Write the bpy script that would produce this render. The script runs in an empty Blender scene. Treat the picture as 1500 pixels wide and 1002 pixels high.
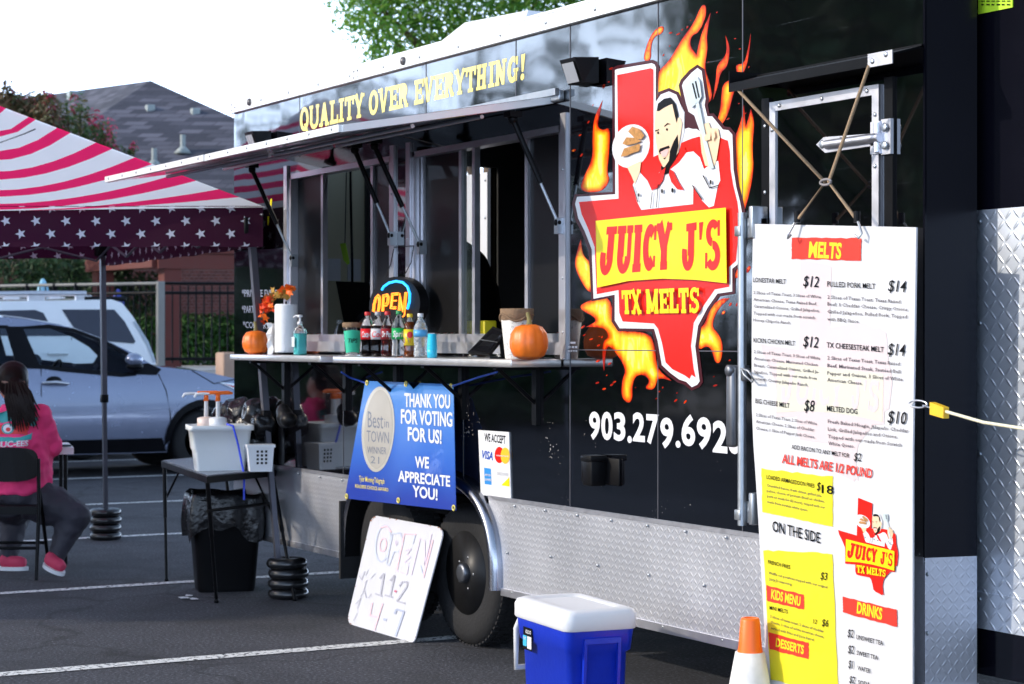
import bpy, bmesh, math, random
import numpy as np
from mathutils import Vector, Matrix
from mathutils.geometry import delaunay_2d_cdt
random.seed(7)
R = math.radians
S = bpy.context.scene
COL = S.collection
# ---------------------------------------------------------------- camera
CAM = (8.712, -4.557, 1.5)
TH = math.atan(1649/2942)
VD = (-math.cos(TH), math.sin(TH)); RD = (math.sin(TH), math.cos(TH))
cd = bpy.data.cameras.new('camera'); cam = bpy.data.objects.new('camera', cd); COL.objects.link(cam)
cam.location = CAM
cam.rotation_euler = (R(90) - 6/2942, 0, math.atan2(-VD[0], VD[1]))
cd.sensor_width = 36; cd.lens = 2942/1500*36; cd.clip_end = 2000; cd.clip_start = .05
cd.dof.use_dof = True; cd.dof.focus_distance = 7.6; cd.dof.aperture_fstop = 6.5
S.camera = cam
# ---------------------------------------------------------------- light
SUN_AZ = (-0.39, -0.92); SUN_EL = R(24)
wd = bpy.data.worlds.new('World'); S.world = wd; wd.use_nodes = True
nt = wd.node_tree
sky = nt.nodes.new('ShaderNodeTexSky'); sky.sky_type = 'NISHITA'; sky.sun_disc = False
sky.sun_elevation = SUN_EL; sky.sun_rotation = math.atan2(SUN_AZ[0], SUN_AZ[1])
sky.air_density = 1.0; sky.dust_density = 1.2; sky.ozone_density = 1.0
bg = nt.nodes['Background']; nt.links.new(sky.outputs[0], bg.inputs[0]); bg.inputs[1].default_value = 0.15
# bright summer haze low over the horizon
tc = nt.nodes.new('ShaderNodeTexCoord'); sp = nt.nodes.new('ShaderNodeSeparateXYZ'); nt.links.new(tc.outputs['Generated'], sp.inputs[0])
mr = nt.nodes.new('ShaderNodeMapRange'); mr.interpolation_type = 'SMOOTHSTEP'; mr.inputs['From Min'].default_value = .07; mr.inputs['From Max'].default_value = .26; mr.inputs['To Min'].default_value = .9; mr.inputs['To Max'].default_value = .05; nt.links.new(sp.outputs[2], mr.inputs['Value'])
hz_ = nt.nodes.new('ShaderNodeMix'); hz_.data_type = 'RGBA'; hz_.inputs['B'].default_value = (15.5, 19.5, 26.5, 1); nt.links.new(mr.outputs[0], hz_.inputs['Factor']); nt.links.new(sky.outputs[0], hz_.inputs['A']); nt.links.new(hz_.outputs['Result'], bg.inputs[0])
sd = bpy.data.lights.new('sun', 'SUN'); sd.energy = 2.1; sd.angle = R(.5); sd.color = (1, .90, .77)
sun = bpy.data.objects.new('sun', sd); COL.objects.link(sun)
n_ = math.hypot(*SUN_AZ)
SDIR = Vector((SUN_AZ[0]/n_*math.cos(SUN_EL), SUN_AZ[1]/n_*math.cos(SUN_EL), math.sin(SUN_EL)))
sun.rotation_euler = SDIR.to_track_quat('Z', 'Y').to_euler(); sun.location = SDIR*60
S.view_settings.view_transform = 'Standard'; S.view_settings.look = 'None'
S.view_settings.exposure = 0.7; S.view_settings.gamma = 1.0
# ---------------------------------------------------------------- measuring helpers
def ray(px, py):
    a = (px-750)/2942
    return (VD[0]+a*RD[0], VD[1]+a*RD[1], -(py-495)/2942)
def on(ax, val, px, py):
    d = ray(px, py); t = (val-CAM[ax])/d[ax]
    return Vector([CAM[i]+t*d[i] for i in range(3)])
def W(px, py, y=0.0): return on(1, y, px, py)
def XP(px, py, x): return on(0, x, px, py)
def G(px, py, z=0.0): return on(2, z, px, py)
def A(px, py, D):
    d = ray(px, py); return Vector([CAM[i]+D*d[i] for i in range(3)])
def PL(px, py, p0, n):
    d = Vector(ray(px, py)); c = Vector(CAM); t = (Vector(p0)-c).dot(n)/d.dot(n); return c+t*d
# ---------------------------------------------------------------- materials
MATS = {}
def M(name, col, rough=.5, metal=0., var=.12, scale=8., bump=0., bscale=None, spec=.5, coat=0., emit=0., trans=0., alpha=1., ecol=None, subs=0.):
    if name in MATS: return MATS[name]
    if max(col) < .031 and not trans and not emit and spec == .5:
        spec = .5 if coat else .14; col = tuple(c*(.8 if coat else .38) for c in col)
    m = bpy.data.materials.new(name); m.use_nodes = True; nt = m.node_tree; b = nt.nodes['Principled BSDF']
    tc = nt.nodes.new('ShaderNodeTexCoord')
    nz = nt.nodes.new('ShaderNodeTexNoise'); nz.inputs['Scale'].default_value = scale; nz.inputs['Detail'].default_value = 6
    nt.links.new(tc.outputs['Object'], nz.inputs['Vector'])
    mx = nt.nodes.new('ShaderNodeMix'); mx.data_type = 'RGBA'
    mx.inputs['A'].default_value = tuple(max(0, c*(1-var)) for c in col)+(1,)
    mx.inputs['B'].default_value = tuple(min(1, c*(1+var)) for c in col)+(1,)
    nt.links.new(nz.outputs['Fac'], mx.inputs['Factor']); nt.links.new(mx.outputs['Result'], b.inputs['Base Color'])
    mr = nt.nodes.new('ShaderNodeMapRange'); mr.inputs['To Min'].default_value = max(0, rough*.8); mr.inputs['To Max'].default_value = min(1, rough*1.25)
    nt.links.new(nz.outputs['Fac'], mr.inputs['Value']); nt.links.new(mr.outputs['Result'], b.inputs['Roughness'])
    b.inputs['Metallic'].default_value = metal; b.inputs['Specular IOR Level'].default_value = spec
    b.inputs['Coat Weight'].default_value = coat; b.inputs['Transmission Weight'].default_value = trans; b.inputs['Alpha'].default_value = alpha
    if emit:
        b.inputs['Emission Color'].default_value = (ecol or col)+(1,); b.inputs['Emission Strength'].default_value = emit
    if bump:
        n2 = nt.nodes.new('ShaderNodeTexNoise'); n2.inputs['Scale'].default_value = bscale or scale*4; n2.inputs['Detail'].default_value = 4
        nt.links.new(tc.outputs['Object'], n2.inputs['Vector'])
        bp = nt.nodes.new('ShaderNodeBump'); bp.inputs['Strength'].default_value = bump; bp.inputs['Distance'].default_value = .02
        nt.links.new(n2.outputs['Fac'], bp.inputs['Height']); nt.links.new(bp.outputs['Normal'], b.inputs['Normal'])
    MATS[name] = m; return m
def nodes_of(m): return m.node_tree, m.node_tree.nodes['Principled BSDF']
def math_node(nt, op, a, b=None, c=None):
    n = nt.nodes.new('ShaderNodeMath'); n.operation = op
    for i, v in enumerate((a, b, c)):
        if v is None: continue
        if isinstance(v, (int, float)): n.inputs[i].default_value = v
        else: nt.links.new(v, n.inputs[i])
    return n.outputs[0]
def ramp(nt, fac, stops, interp='LINEAR'):
    r = nt.nodes.new('ShaderNodeValToRGB'); r.color_ramp.interpolation = interp
    el = r.color_ramp.elements; k4 = lambda c: tuple(c)+(1,) if len(c) == 3 else c
    el[0].position, el[0].color = stops[0][0], k4(stops[0][1]); el[1].position, el[1].color = stops[-1][0], k4(stops[-1][1])
    for p, c in stops[1:-1]: e = el.new(p); e.color = k4(c)
    if fac is not None: nt.links.new(fac, r.inputs[0])
    return r
def xyz(nt, kind='Object'):
    tc = nt.nodes.new('ShaderNodeTexCoord'); s = nt.nodes.new('ShaderNodeSeparateXYZ'); nt.links.new(tc.outputs[kind], s.inputs[0]); return tc, s.outputs
def leaf_mat(name, cols, rough=.55, tr=.25):
    m = bpy.data.materials.new(name); m.use_nodes = True; nt, b = nodes_of(m)
    g = nt.nodes.new('ShaderNodeNewGeometry')
    n = len(cols); r = ramp(nt, g.outputs['Random Per Island'], [(i/(n-1), c) for i, c in enumerate(cols)])
    nt.links.new(r.outputs[0], b.inputs['Base Color']); b.inputs['Roughness'].default_value = rough
    t = nt.nodes.new('ShaderNodeBsdfTranslucent'); nt.links.new(r.outputs[0], t.inputs['Color'])
    mx = nt.nodes.new('ShaderNodeMixShader'); mx.inputs[0].default_value = tr
    nt.links.new(b.outputs[0], mx.inputs[1]); nt.links.new(t.outputs[0], mx.inputs[2])
    nt.links.new(mx.outputs[0], nt.nodes['Material Output'].inputs['Surface'])
    MATS[name] = m; return m
def diamond_plate(name, tint=(.54, .55, .59), cell=.027, st=.32):
    m = M(name, tint, rough=.44, metal=.85, var=.22, scale=1.6); nt, b = nodes_of(m)
    tc, s = xyz(nt)
    u = math_node(nt, 'DIVIDE', math_node(nt, 'ADD', s[0], s[1]), cell); w = math_node(nt, 'DIVIDE', s[2], cell)
    par = math_node(nt, 'MODULO', math_node(nt, 'ADD', math_node(nt, 'ADD', math_node(nt, 'FLOOR', u), math_node(nt, 'FLOOR', w)), 1000), 2)
    sg = math_node(nt, 'SUBTRACT', math_node(nt, 'MULTIPLY', par, 2), 1)
    fu = math_node(nt, 'SUBTRACT', math_node(nt, 'FRACT', u), .5); fw = math_node(nt, 'SUBTRACT', math_node(nt, 'FRACT', w), .5)
    a = math_node(nt, 'ADD', fu, math_node(nt, 'MULTIPLY', sg, fw)); c = math_node(nt, 'SUBTRACT', fu, math_node(nt, 'MULTIPLY', sg, fw))
    e = math_node(nt, 'ADD', math_node(nt, 'POWER', math_node(nt, 'ABSOLUTE', math_node(nt, 'DIVIDE', a, .80)), 2), math_node(nt, 'POWER', math_node(nt, 'ABSOLUTE', math_node(nt, 'DIVIDE', c, .22)), 2))
    h = math_node(nt, 'SUBTRACT', 1, math_node(nt, 'MINIMUM', e, 1))
    bp = nt.nodes.new('ShaderNodeBump'); bp.inputs['Strength'].default_value = st; bp.inputs['Distance'].default_value = .0025
    nt.links.new(h, bp.inputs['Height']); nt.links.new(bp.outputs[0], b.inputs['Normal'])
    return m
# ---------------------------------------------------------------- mesh helpers
def ccw(p):
    a = sum(p[i][0]*p[(i+1) % len(p)][1]-p[(i+1) % len(p)][0]*p[i][1] for i in range(len(p))); return list(p) if a > 0 else list(p)[::-1]
def cdt(polys, holes=False):
    vs, fs = [], []
    for p in polys:
        k = len(vs); vs += [Vector((a[0], a[1])) for a in p]; fs.append(list(range(k, k+len(p))))
    r = delaunay_2d_cdt(vs, [], fs, 2 if holes else 1, 1e-5)
    return r[0], r[2]
def dist_poly(pt, p):
    best = 1e9; x, y = pt
    for i in range(len(p)):
        ax, ay = p[i]; bx, by = p[(i+1) % len(p)]; dx, dy = bx-ax, by-ay; L = dx*dx+dy*dy
        t = max(0, min(1, ((x-ax)*dx+(y-ay)*dy)/L)) if L else 0; best = min(best, math.hypot(x-ax-t*dx, y-ay-t*dy))
    return best
def inside(pt, p):
    x, y = pt; c = False
    for i in range(len(p)):
        (ax, ay), (bx, by) = p[i], p[(i+1) % len(p)]
        if (ay > y) != (by > y) and x < (bx-ax)*(y-ay)/(by-ay)+ax: c = not c
    return c
class MB:
    def __init__(s): s.v = []; s.f = []; s.m = []; s.sm = []; s.fa = None
    def add(s, vs, fs, mi=0, smooth=False):
        k = len(s.v); s.v += [tuple(v) for v in vs]
        for f in fs: s.f.append([i+k for i in f]); s.m.append(mi); s.sm.append(smooth)
        return s
    def box(s, a, b, mi=0, bev=0.):
        (x0, y0, z0), (x1, y1, z1) = [min(p) for p in zip(a, b)], [max(p) for p in zip(a, b)]
        if bev > 0:
            bm = bmesh.new(); bmesh.ops.create_cube(bm, size=1)
            for v in bm.verts: v.co = ((x0+x1)/2+v.co.x*(x1-x0), (y0+y1)/2+v.co.y*(y1-y0), (z0+z1)/2+v.co.z*(z1-z0))
            bmesh.ops.bevel(bm, geom=bm.edges[:], offset=min(bev, .45*min(x1-x0, y1-y0, z1-z0)), segments=2, affect='EDGES', profile=.5)
            s.bm(bm, mi, True); return s
        vs = [(x, y, z) for z in (z0, z1) for y in (y0, y1) for x in (x0, x1)]
        return s.add(vs, [(0, 2, 3, 1), (4, 5, 7, 6), (0, 1, 5, 4), (2, 6, 7, 3), (0, 4, 6, 2), (1, 3, 7, 5)], mi)
    def hexa(s, b, t, mi=0):
        n = len(b); vs = list(b)+list(t)
        return s.add(vs, [tuple(reversed(range(n))), tuple(range(n, 2*n))]+[(i, (i+1) % n, n+(i+1) % n, n+i) for i in range(n)], mi)
    def bm(s, bm, mi=0, smooth=False, mat=None):
        bm.verts.index_update()
        s.add([(mat @ v.co if mat else v.co.copy()) for v in bm.verts], [[v.index for v in f.verts] for f in bm.faces], mi, smooth); bm.free(); return s
    def tube(s, pts, r, n=8, mi=0, cap=True, smooth=True):
        pts = [Vector(p) for p in pts]; rs = r if isinstance(r, (list, tuple)) else [r]*len(pts)
        vs = []; up = None
        for i, p in enumerate(pts):
            d = (pts[min(i+1, len(pts)-1)]-pts[max(i-1, 0)]); d = d.normalized() if d.length > 1e-9 else Vector((0, 0, 1))
            if up is None: up = Vector((0, 0, 1)) if abs(d.z) < .9 else Vector((1, 0, 0))
            a = d.cross(up)
            if a.length < 1e-6: a = d.cross(Vector((0, 1, 0)))
            a.normalize(); b = a.cross(d).normalized(); up = b
            for k in range(n):
                t = 2*math.pi*(k+.5)/n; vs.append(p+rs[i]*(math.cos(t)*a+math.sin(t)*b))
        fs = [(i*n+k, i*n+(k+1) % n, (i+1)*n+(k+1) % n, (i+1)*n+k) for i in range(len(pts)-1) for k in range(n)]
        s.add(vs, fs, mi, smooth)
        if cap: s.add(vs[:n], [tuple(range(n))], mi); s.add(vs[-n:], [tuple(reversed(range(n)))], mi)
        return s
    def lathe(s, prof, c=(0, 0, 0), n=24, mi=0, smooth=True, axis='Z', wob=None):
        c = Vector(c); vs = []
        for (r, z) in prof:
            for k in range(n):
                t = 2*math.pi*k/n; q = r*(wob(t, z) if wob else 1)
                a, b = q*math.cos(t), q*math.sin(t)
                vs.append(c+Vector({'Z': (a, b, z), 'Y': (a, z, b), 'X': (z, a, b)}[axis]))
        fs = [(i*n+k, i*n+(k+1) % n, (i+1)*n+(k+1) % n, (i+1)*n+k) for i in range(len(prof)-1) for k in range(n)]
        if prof[0][0] > 1e-6: fs.append(tuple(reversed(range(n))))
        if prof[-1][0] > 1e-6: fs.append(tuple(range((len(prof)-1)*n, len(prof)*n)))
        return s.add(vs, fs, mi, smooth)
    def ball(s, c, r, mi=0, seg=16, rings=10, rot=None):
        bm = bmesh.new(); bmesh.ops.create_uvsphere(bm, u_segments=seg, v_segments=rings, radius=1)
        r = r if isinstance(r, (tuple, list)) else (r, r, r)
        mt = Matrix.Translation(c) @ (rot.to_4x4() if rot else Matrix()) @ Matrix.Diagonal((*r, 1)); return s.bm(bm, mi, True, mt)
    def prism(s, poly, f, t, mi=0, smooth=False):
        # outline poly of 2D points, f(u,v,d) -> 3D; d=0 front, d=t back
        vs, fs = cdt([poly]); n = len(vs)
        s.add([f(v[0], v[1], 0) for v in vs], fs, mi); s.add([f(v[0], v[1], t) for v in vs], [tuple(reversed(q)) for q in fs], mi)
        m = len(poly); s.add([f(p[0], p[1], 0) for p in poly]+[f(p[0], p[1], t) for p in poly], [(i, m+i, m+(i+1) % m, (i+1) % m) for i in range(m)], mi, smooth); return s
    def fine(s, poly, f, step, mi=0):
        vs = [Vector(p) for p in poly]; x0, x1 = min(v.x for v in vs), max(v.x for v in vs); y0, y1 = min(v.y for v in vs), max(v.y for v in vs)
        ex = [Vector((x, y)) for x in np.arange(x0, x1, step) for y in np.arange(y0, y1, step) if inside((x, y), poly) and dist_poly((x, y), poly) > step*.3]
        r = delaunay_2d_cdt(vs+ex, [], [list(range(len(vs)))], 1, 1e-4); return s.add([f(v[0], v[1]) for v in r[0]], r[2], mi)
    def sheet(s, polys, f, mi=0, holes=False):
        vs, fs = cdt(polys, holes); return s.add([f(v[0], v[1]) for v in vs], fs, mi)
def root_of(o):
    while o.parent: o = o.parent
    return o
def obj(name, mb, mats, parent=None, label=None, kind=None, loc=None, fix=False):
    me = bpy.data.meshes.new(name)
    o = bpy.data.objects.new(name, me); COL.objects.link(o)
    off = Vector((0, 0, 0))
    if parent is not None: off = Vector(root_of(parent).location); o.parent = parent
    elif loc is not None: off = Vector(loc); o.location = off
    me.from_pydata([tuple(Vector(v)-off) for v in mb.v], [], mb.f)
    mats = mats if isinstance(mats, (list, tuple)) else [mats]
    for m in mats: me.materials.append(m)
    me.polygons.foreach_set('material_index', mb.m); me.polygons.foreach_set('use_smooth', mb.sm)
    if mb.fa is not None:
        at = me.attributes.new('inner_distance', 'FLOAT', 'POINT'); at.data.foreach_set('value', mb.fa)
    me.update()
    if fix:
        bm = bmesh.new(); bm.from_mesh(me); bmesh.ops.recalc_face_normals(bm, faces=bm.faces[:]); bm.to_mesh(me); bm.free()
    if label: o['label'] = label
    if kind: o['kind'] = kind
    return o
def tag(o, label, cat, group=None):
    o['label'] = label; o['category'] = cat
    if group: o['group'] = group
    return o
def thing(name, label, cat, loc=(0, 0, 0), group=None):
    o = bpy.data.objects.new(name, None); COL.objects.link(o); o.location = loc; o.empty_display_size = .1
    return tag(o, label, cat, group)
def dup(o, loc=None, parent=None, label=None, rotz=None):
    c = o.copy(); COL.objects.link(c)
    if parent: c.parent = parent
    if loc is not None: c.location = loc
    if rotz is not None: c.rotation_euler = (0, 0, rotz)
    if label: c['label'] = label
    for ch in list(o.children): dup(ch, None, c)
    return c
def homog(src, dst):
    a = []; b = []
    for (x, y), (u, v) in zip(src, dst):
        a.append([x, y, 1, 0, 0, 0, -u*x, -u*y]); b.append(u); a.append([0, 0, 0, x, y, 1, -v*x, -v*y]); b.append(v)
    h = np.linalg.solve(np.array(a, float), np.array(b, float))
    def f(x, y):
        w = h[6]*x+h[7]*y+1; return ((h[0]*x+h[1]*y+h[2])/w, (h[3]*x+h[4]*y+h[5])/w)
    return f
UQ = [(0, 0), (1, 0), (1, 1), (0, 1)]            # BL BR TR TL
_glyph = {}
def glyphs(txt, bold=0., shear=0., res=3, align='LEFT'):
    key = (txt, bold, shear, res, align)
    if key in _glyph: return _glyph[key]
    c = bpy.data.curves.new('lettering', 'FONT'); c.body = txt; c.offset = bold; c.shear = shear; c.resolution_u = res; c.align_x = align
    o = bpy.data.objects.new('lettering', c); me = bpy.data.meshes.new_from_object(o)
    vs = [(v.co.x, v.co.y) for v in me.vertices]; fs = [list(p.vertices) for p in me.polygons]
    bpy.data.objects.remove(o); bpy.data.meshes.remove(me); bpy.data.curves.remove(c)
    x0 = min(v[0] for v in vs); x1 = max(v[0] for v in vs)
    y0 = 0.; y1 = .73
    r = ([((x-x0)/(x1-x0), (y-y0)/(y1-y0)) for x, y in vs], fs); _glyph[key] = r; return r
def text(mb, txt, quad, surf, mi=0, bold=0.012, shear=0., res=3):
    """quad: BL BR TR TL in picture units; cap height fills it"""
    vs, fs = glyphs(txt, bold, shear, res); h = homog(UQ, quad)
    mb.add([surf(*h(*v)) for v in vs], fs, mi)
def tline(mb, txt, p0, p1, hgt, surf, mi=0, bold=.012, shear=0., h1=None, res=2):
    h1 = hgt if h1 is None else h1
    text(mb, txt, [p0, p1, (p1[0], p1[1]-h1), (p0[0], p0[1]-hgt)], surf, mi, bold, shear, res)
# fat slab letters, drawn as strokes in a unit cell
def _bar(p, q, w):
    (x0, y0), (x1, y1) = p, q; d = math.hypot(x1-x0, y1-y0); nx, ny = -(y1-y0)/d*w/2, (x1-x0)/d*w/2
    return [(x0+nx, y0+ny), (x1+nx, y1+ny), (x1-nx, y1-ny), (x0-nx, y0-ny)]
def _arc(cx, cy, rx, ry, a0, a1, w, n=18, wy=None):
    wy = wy if wy is not None else w*.72
    o = []; i = []
    for k in range(n+1):
        t = R(a0+(a1-a0)*k/n); c, s = math.cos(t), math.sin(t)
        o.append((cx+(rx)*c, cy+(ry)*s)); i.append((cx+(rx-w)*c, cy+(ry-wy)*s))
    return o+i[::-1]
FAT = [.27]
def slab(ch):
    w = FAT[0]; s = .14*(1+(w-.27)*1.5); P = []
    V = lambda x, y0=0, y1=1: P.append(_bar((x, y0), (x, y1), w))
    sf = lambda x, y, L=.46: P.append(_bar((x-L/2, y), (x+L/2, y), s))
    def ring():
        a = _arc(.5, .5, .5, .52, 0, 359.9, .27, 36); n = 37
        for k in range(36): P.append([a[k], a[k+1], a[2*n-2-k], a[2*n-1-k]])
    if ch == 'I': V(.32); sf(.32, .07, .58); sf(.32, .93, .58); return P, .64
    if ch == 'L': V(.3); sf(.3, .93, .56); P.append(_bar((.06, .09), (1, .09), .18)); P.append(_bar((.9, .05), (.9, .36), .16)); return P, .95
    if ch == 'T': V(.5); sf(.5, .07, .5); P.append(_bar((0, .91), (1, .91), .18)); P.append(_bar((.08, .95), (.08, .64), .16)); P.append(_bar((.92, .95), (.92, .64), .16)); return P, 1.
    if ch == 'E': V(.3); P.append(_bar((.05, .09), (1, .09), .18)); P.append(_bar((.05, .91), (1, .91), .18)); P.append(_bar((.3, .5), (.75, .5), .17)); P.append(_bar((.92, .05), (.92, .33), .15)); P.append(_bar((.92, .95), (.92, .67), .15)); P.append(_bar((.74, .36), (.74, .64), .12)); return P, .95
    if ch == 'H': V(.24); V(.76); P.append(_bar((.2, .5), (.8, .5), .18)); [sf(x, y, .46) for x in (.24, .76) for y in (.07, .93)]; return P, 1.1
    if ch == 'N': V(.22); P.append(_bar((.80, 0), (.80, 1), .2)); P.append(_bar((.2, .92), (.78, .08), .3)); sf(.2, .07, .42); sf(.82, .93, .42); sf(.16, .93, .36); return P, 1.1
    if ch == 'U': w2 = max(.22, w*.62); x1, x2 = w/2+.06, 1.02-w2/2; P.append(_bar((x1, .33), (x1, 1), w)); P.append(_bar((x2, .33), (x2, 1), w2)); cx_ = (x1-w/2+x2+w2/2)/2; rx = cx_-(x1-w/2); P.append(_arc(cx_, .34, rx, .37, 180, 360, min(w*.9, rx-.06), 22, .2)); sf(x1, .93, w+.16); sf(x2, .93, w2+.16); return P, 1.1
    if ch == 'J': rx = .62+w/2-.40; th = min(w, rx-.05); P.append(_bar((.62, .30), (.62, 1), w)); P.append(_arc(.40, .32, rx, .35, 180, 360, th, 20, .2)); P.append([(.40-rx, .30), (.40-rx+th*.95, .30), (.40-rx+th*.95, .44), (.40-rx+.04, .47), (.40-rx, .42)]); sf(.62, .93, w+.30); return P, 1.02
    if ch == 'C': P.append(_arc(.52, .5, .5, .52, 48, 312, max(.29, min(w*.88, .42)), 26)); P.append(_bar((.88, .98), (.88, .64), .16)); P.append(_bar((.86, .06), (.86, .30), .14)); return P, 1.
    if ch == 'G': P.append(_arc(.52, .5, .5, .52, 48, 312, .29, 26)); P.append(_bar((.88, .98), (.88, .66), .15)); P.append(_bar((.82, .02), (.82, .48), .24)); P.append(_bar((.58, .46), (1.04, .46), .13)); return P, 1.08
    if ch == 'O': ring(); return P, 1.02
    if ch == 'Q': ring(); P.append([(.46, .30), (.66, .30), (1.02, -.14), (.74, -.14)]); return P, 1.04
    if ch == 'V': P.append(_bar((.16, 1), (.5, .02), .27)); P.append(_bar((.84, 1), (.5, .02), .2)); sf(.15, .93, .46); sf(.86, .93, .4); return P, 1.
    if ch == 'A': P.append(_bar((.5, .98), (.84, 0), .27)); P.append(_bar((.5, .98), (.16, 0), .2)); P.append(_bar((.26, .3), (.74, .3), .14)); sf(.15, .07, .42); sf(.85, .07, .46); return P, 1.05
    if ch == 'Y': P.append(_bar((.14, 1), (.5, .42), w*.85+.04)); P.append(_bar((.88, 1), (.5, .42), w*.5+.07)); P.append(_bar((.5, 0), (.5, .5), w)); sf(.5, .07, .5); sf(.14, .93, .44); sf(.88, .93, .4); return P, 1.02
    if ch == 'X': P.append(_bar((.16, 1), (.84, 0), .28)); P.append(_bar((.84, 1), (.16, 0), .2)); [sf(x, y, .42) for x in (.17, .83) for y in (.07, .93)]; return P, 1.02
    if ch == 'M': V(.2); V(1.05); P.append(_bar((.2, .95), (.62, .1), .26)); P.append(_bar((1.05, .95), (.62, .1), .22)); sf(.2, .07, .42); sf(1.05, .07, .46); sf(.16, .93, .36); sf(1.1, .93, .36); return P, 1.28
    if ch == 'R': V(.26); sf(.26, .07, .5); sf(.2, .93, .4); P.append(_bar((.2, .92), (.56, .92), .16)); P.append(_bar((.2, .46), (.56, .46), .16)); P.append(_arc(.55, .69, .38, .31, -90, 90, .26, 14, .16)); P.append(_bar((.6, .44), (.86, .06), .25)); sf(.88, .07, .34); return P, 1.06
    if ch == 'S':
        t_ = max(.26, w*.68); P.append(_arc(.5, .735, .43, .28, 30, 262, t_, 18, .17)); P.append(_arc(.5, .28, .45, .30, -150, 92, t_, 18, .18)); P.append(_bar((.86, .98), (.86, .66), .14)); P.append(_bar((.1, .02), (.1, .34), .14)); return P, .96
    if ch == '!': P.append([(.14, 1), (.5, 1), (.4, .32), (.24, .32)]); P.append(_arc(.32, .12, .17, .13, 0, 360, .169, 14, .129)); return P, .62
    if ch == "'": P.append([(.08, 1), (.38, 1), (.26, .62), (.12, .62)]); return P, .42
    return [], .45
def slab_text(mb, txt, quad, surf, mi=0, gap=.06):
    h = homog(UQ, quad); x = 0; gl = []
    for ch in txt:
        p, a = slab(ch); gl.append((x, p)); x += a+gap
    for x0, p in gl:
        if p:
            vs, fs = cdt(p); mb.add([surf(*h((x0+v[0])/x, v[1])) for v in vs], fs, mi)
print('p1 ok')
# ================================================================ materials used widely
def wall_mat(name, col=(.0022, .0022, .0034), rough=.05, wav=.11):
    m = M(name, col, rough=rough, var=.2, scale=3, spec=.8, coat=.7); nt, b = nodes_of(m)
    b.inputs['Coat Roughness'].default_value = .045; b.inputs['Coat IOR'].default_value = 2.25
    tc = nt.nodes.new('ShaderNodeTexCoord'); mp = nt.nodes.new('ShaderNodeMapping'); mp.inputs['Scale'].default_value = (1.3, 1, 1.0)
    nt.links.new(tc.outputs['Object'], mp.inputs['Vector'])
    nz = nt.nodes.new('ShaderNodeTexNoise'); nz.inputs['Scale'].default_value = 1.7; nz.inputs['Detail'].default_value = 1.5
    nt.links.new(mp.outputs[0], nz.inputs['Vector'])
    bp = nt.nodes.new('ShaderNodeBump'); bp.inputs['Strength'].default_value = wav; bp.inputs['Distance'].default_value = .03
    nt.links.new(nz.outputs['Fac'], bp.inputs['Height'])
    # fine wash scratches in the lacquer
    mp2 = nt.nodes.new('ShaderNodeMapping'); mp2.inputs['Rotation'].default_value = (0, .12, 0); mp2.inputs['Scale'].default_value = (.5, 1, 60)
    nt.links.new(tc.outputs['Object'], mp2.inputs['Vector'])
    n2 = nt.nodes.new('ShaderNodeTexNoise'); n2.inputs['Scale'].default_value = 1.6; n2.inputs['Detail'].default_value = 5; nt.links.new(mp2.outputs[0], n2.inputs['Vector'])
    r = ramp(nt, n2.outputs['Fac'], [(.66, (rough,)*3), (.74, (rough+.22,)*3)]); nt.links.new(r.outputs[0], b.inputs['Roughness'])
    for s in ('Normal', 'Coat Normal'): nt.links.new(bp.outputs[0], b.inputs[s])
    # specks of dried mud thrown up low on the panels
    vo = nt.nodes.new('ShaderNodeTexVoronoi'); vo.inputs['Scale'].default_value = 62; nt.links.new(tc.outputs['Object'], vo.inputs['Vector'])
    sz = nt.nodes.new('ShaderNodeSeparateXYZ'); nt.links.new(tc.outputs['Object'], sz.inputs[0])
    n3 = nt.nodes.new('ShaderNodeTexNoise'); n3.inputs['Scale'].default_value = 3.5; n3.inputs['Detail'].default_value = 4; nt.links.new(tc.outputs['Object'], n3.inputs['Vector'])
    lim = math_node(nt, 'MULTIPLY', math_node(nt, 'MAXIMUM', math_node(nt, 'SUBTRACT', n3.outputs['Fac'], .53), 0), math_node(nt, 'MULTIPLY', math_node(nt, 'LESS_THAN', sz.outputs[2], 1.2), 1.1))
    sp_ = math_node(nt, 'LESS_THAN', vo.outputs['Distance'], lim)
    mq = nt.nodes.new('ShaderNodeMix'); mq.data_type = 'RGBA'; mq.inputs['A'].default_value = col+(1,); mq.inputs['B'].default_value = (.40, .38, .35, 1); nt.links.new(sp_, mq.inputs['Factor']); nt.links.new(mq.outputs['Result'], b.inputs['Base Color'])
    nt.links.new(math_node(nt, 'MULTIPLY', math_node(nt, 'SUBTRACT', 1, sp_), .7), b.inputs['Coat Weight'])
    return m
m_wall = wall_mat('black_lacquered_aluminium')
m_wall2 = M('black_corner_panel', (.003, .003, .006), rough=.16, var=.3, scale=3, spec=.18, bump=.03, bscale=3)
m_alu = M('brushed_aluminium', (.80, .80, .82), rough=.28, metal=1, var=.06, scale=30)
m_alum2 = M('dull_aluminium', (.62, .62, .66), rough=.38, metal=1, var=.1, scale=20)
m_trim = M('white_trim', (.86, .86, .84), rough=.3, metal=.25, var=.05, scale=6)
m_plate = diamond_plate('diamond_plate')
m_zinc = M('zinc_steel', (.42, .45, .48), rough=.38, metal=.9, var=.2, scale=25)
m_black = M('black_plastic', (.012, .012, .014), rough=.4, var=.2)
m_blackg = M('black_gloss', (.008, .008, .010), rough=.12, var=.1, coat=.5)
m_blackm = M('black_steel', (.015, .015, .017), rough=.35, metal=.3, var=.2)
m_rubber = M('tyre_rubber', (.015, .015, .016), rough=.75, spec=.3, var=.25, scale=12, bump=.15, bscale=60)
m_white = M('white_plastic', (.70, .71, .73), rough=.35, var=.04, scale=5)
m_paper = M('white_paper', (.68, .68, .69), rough=.7, var=.03, scale=12)
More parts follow.
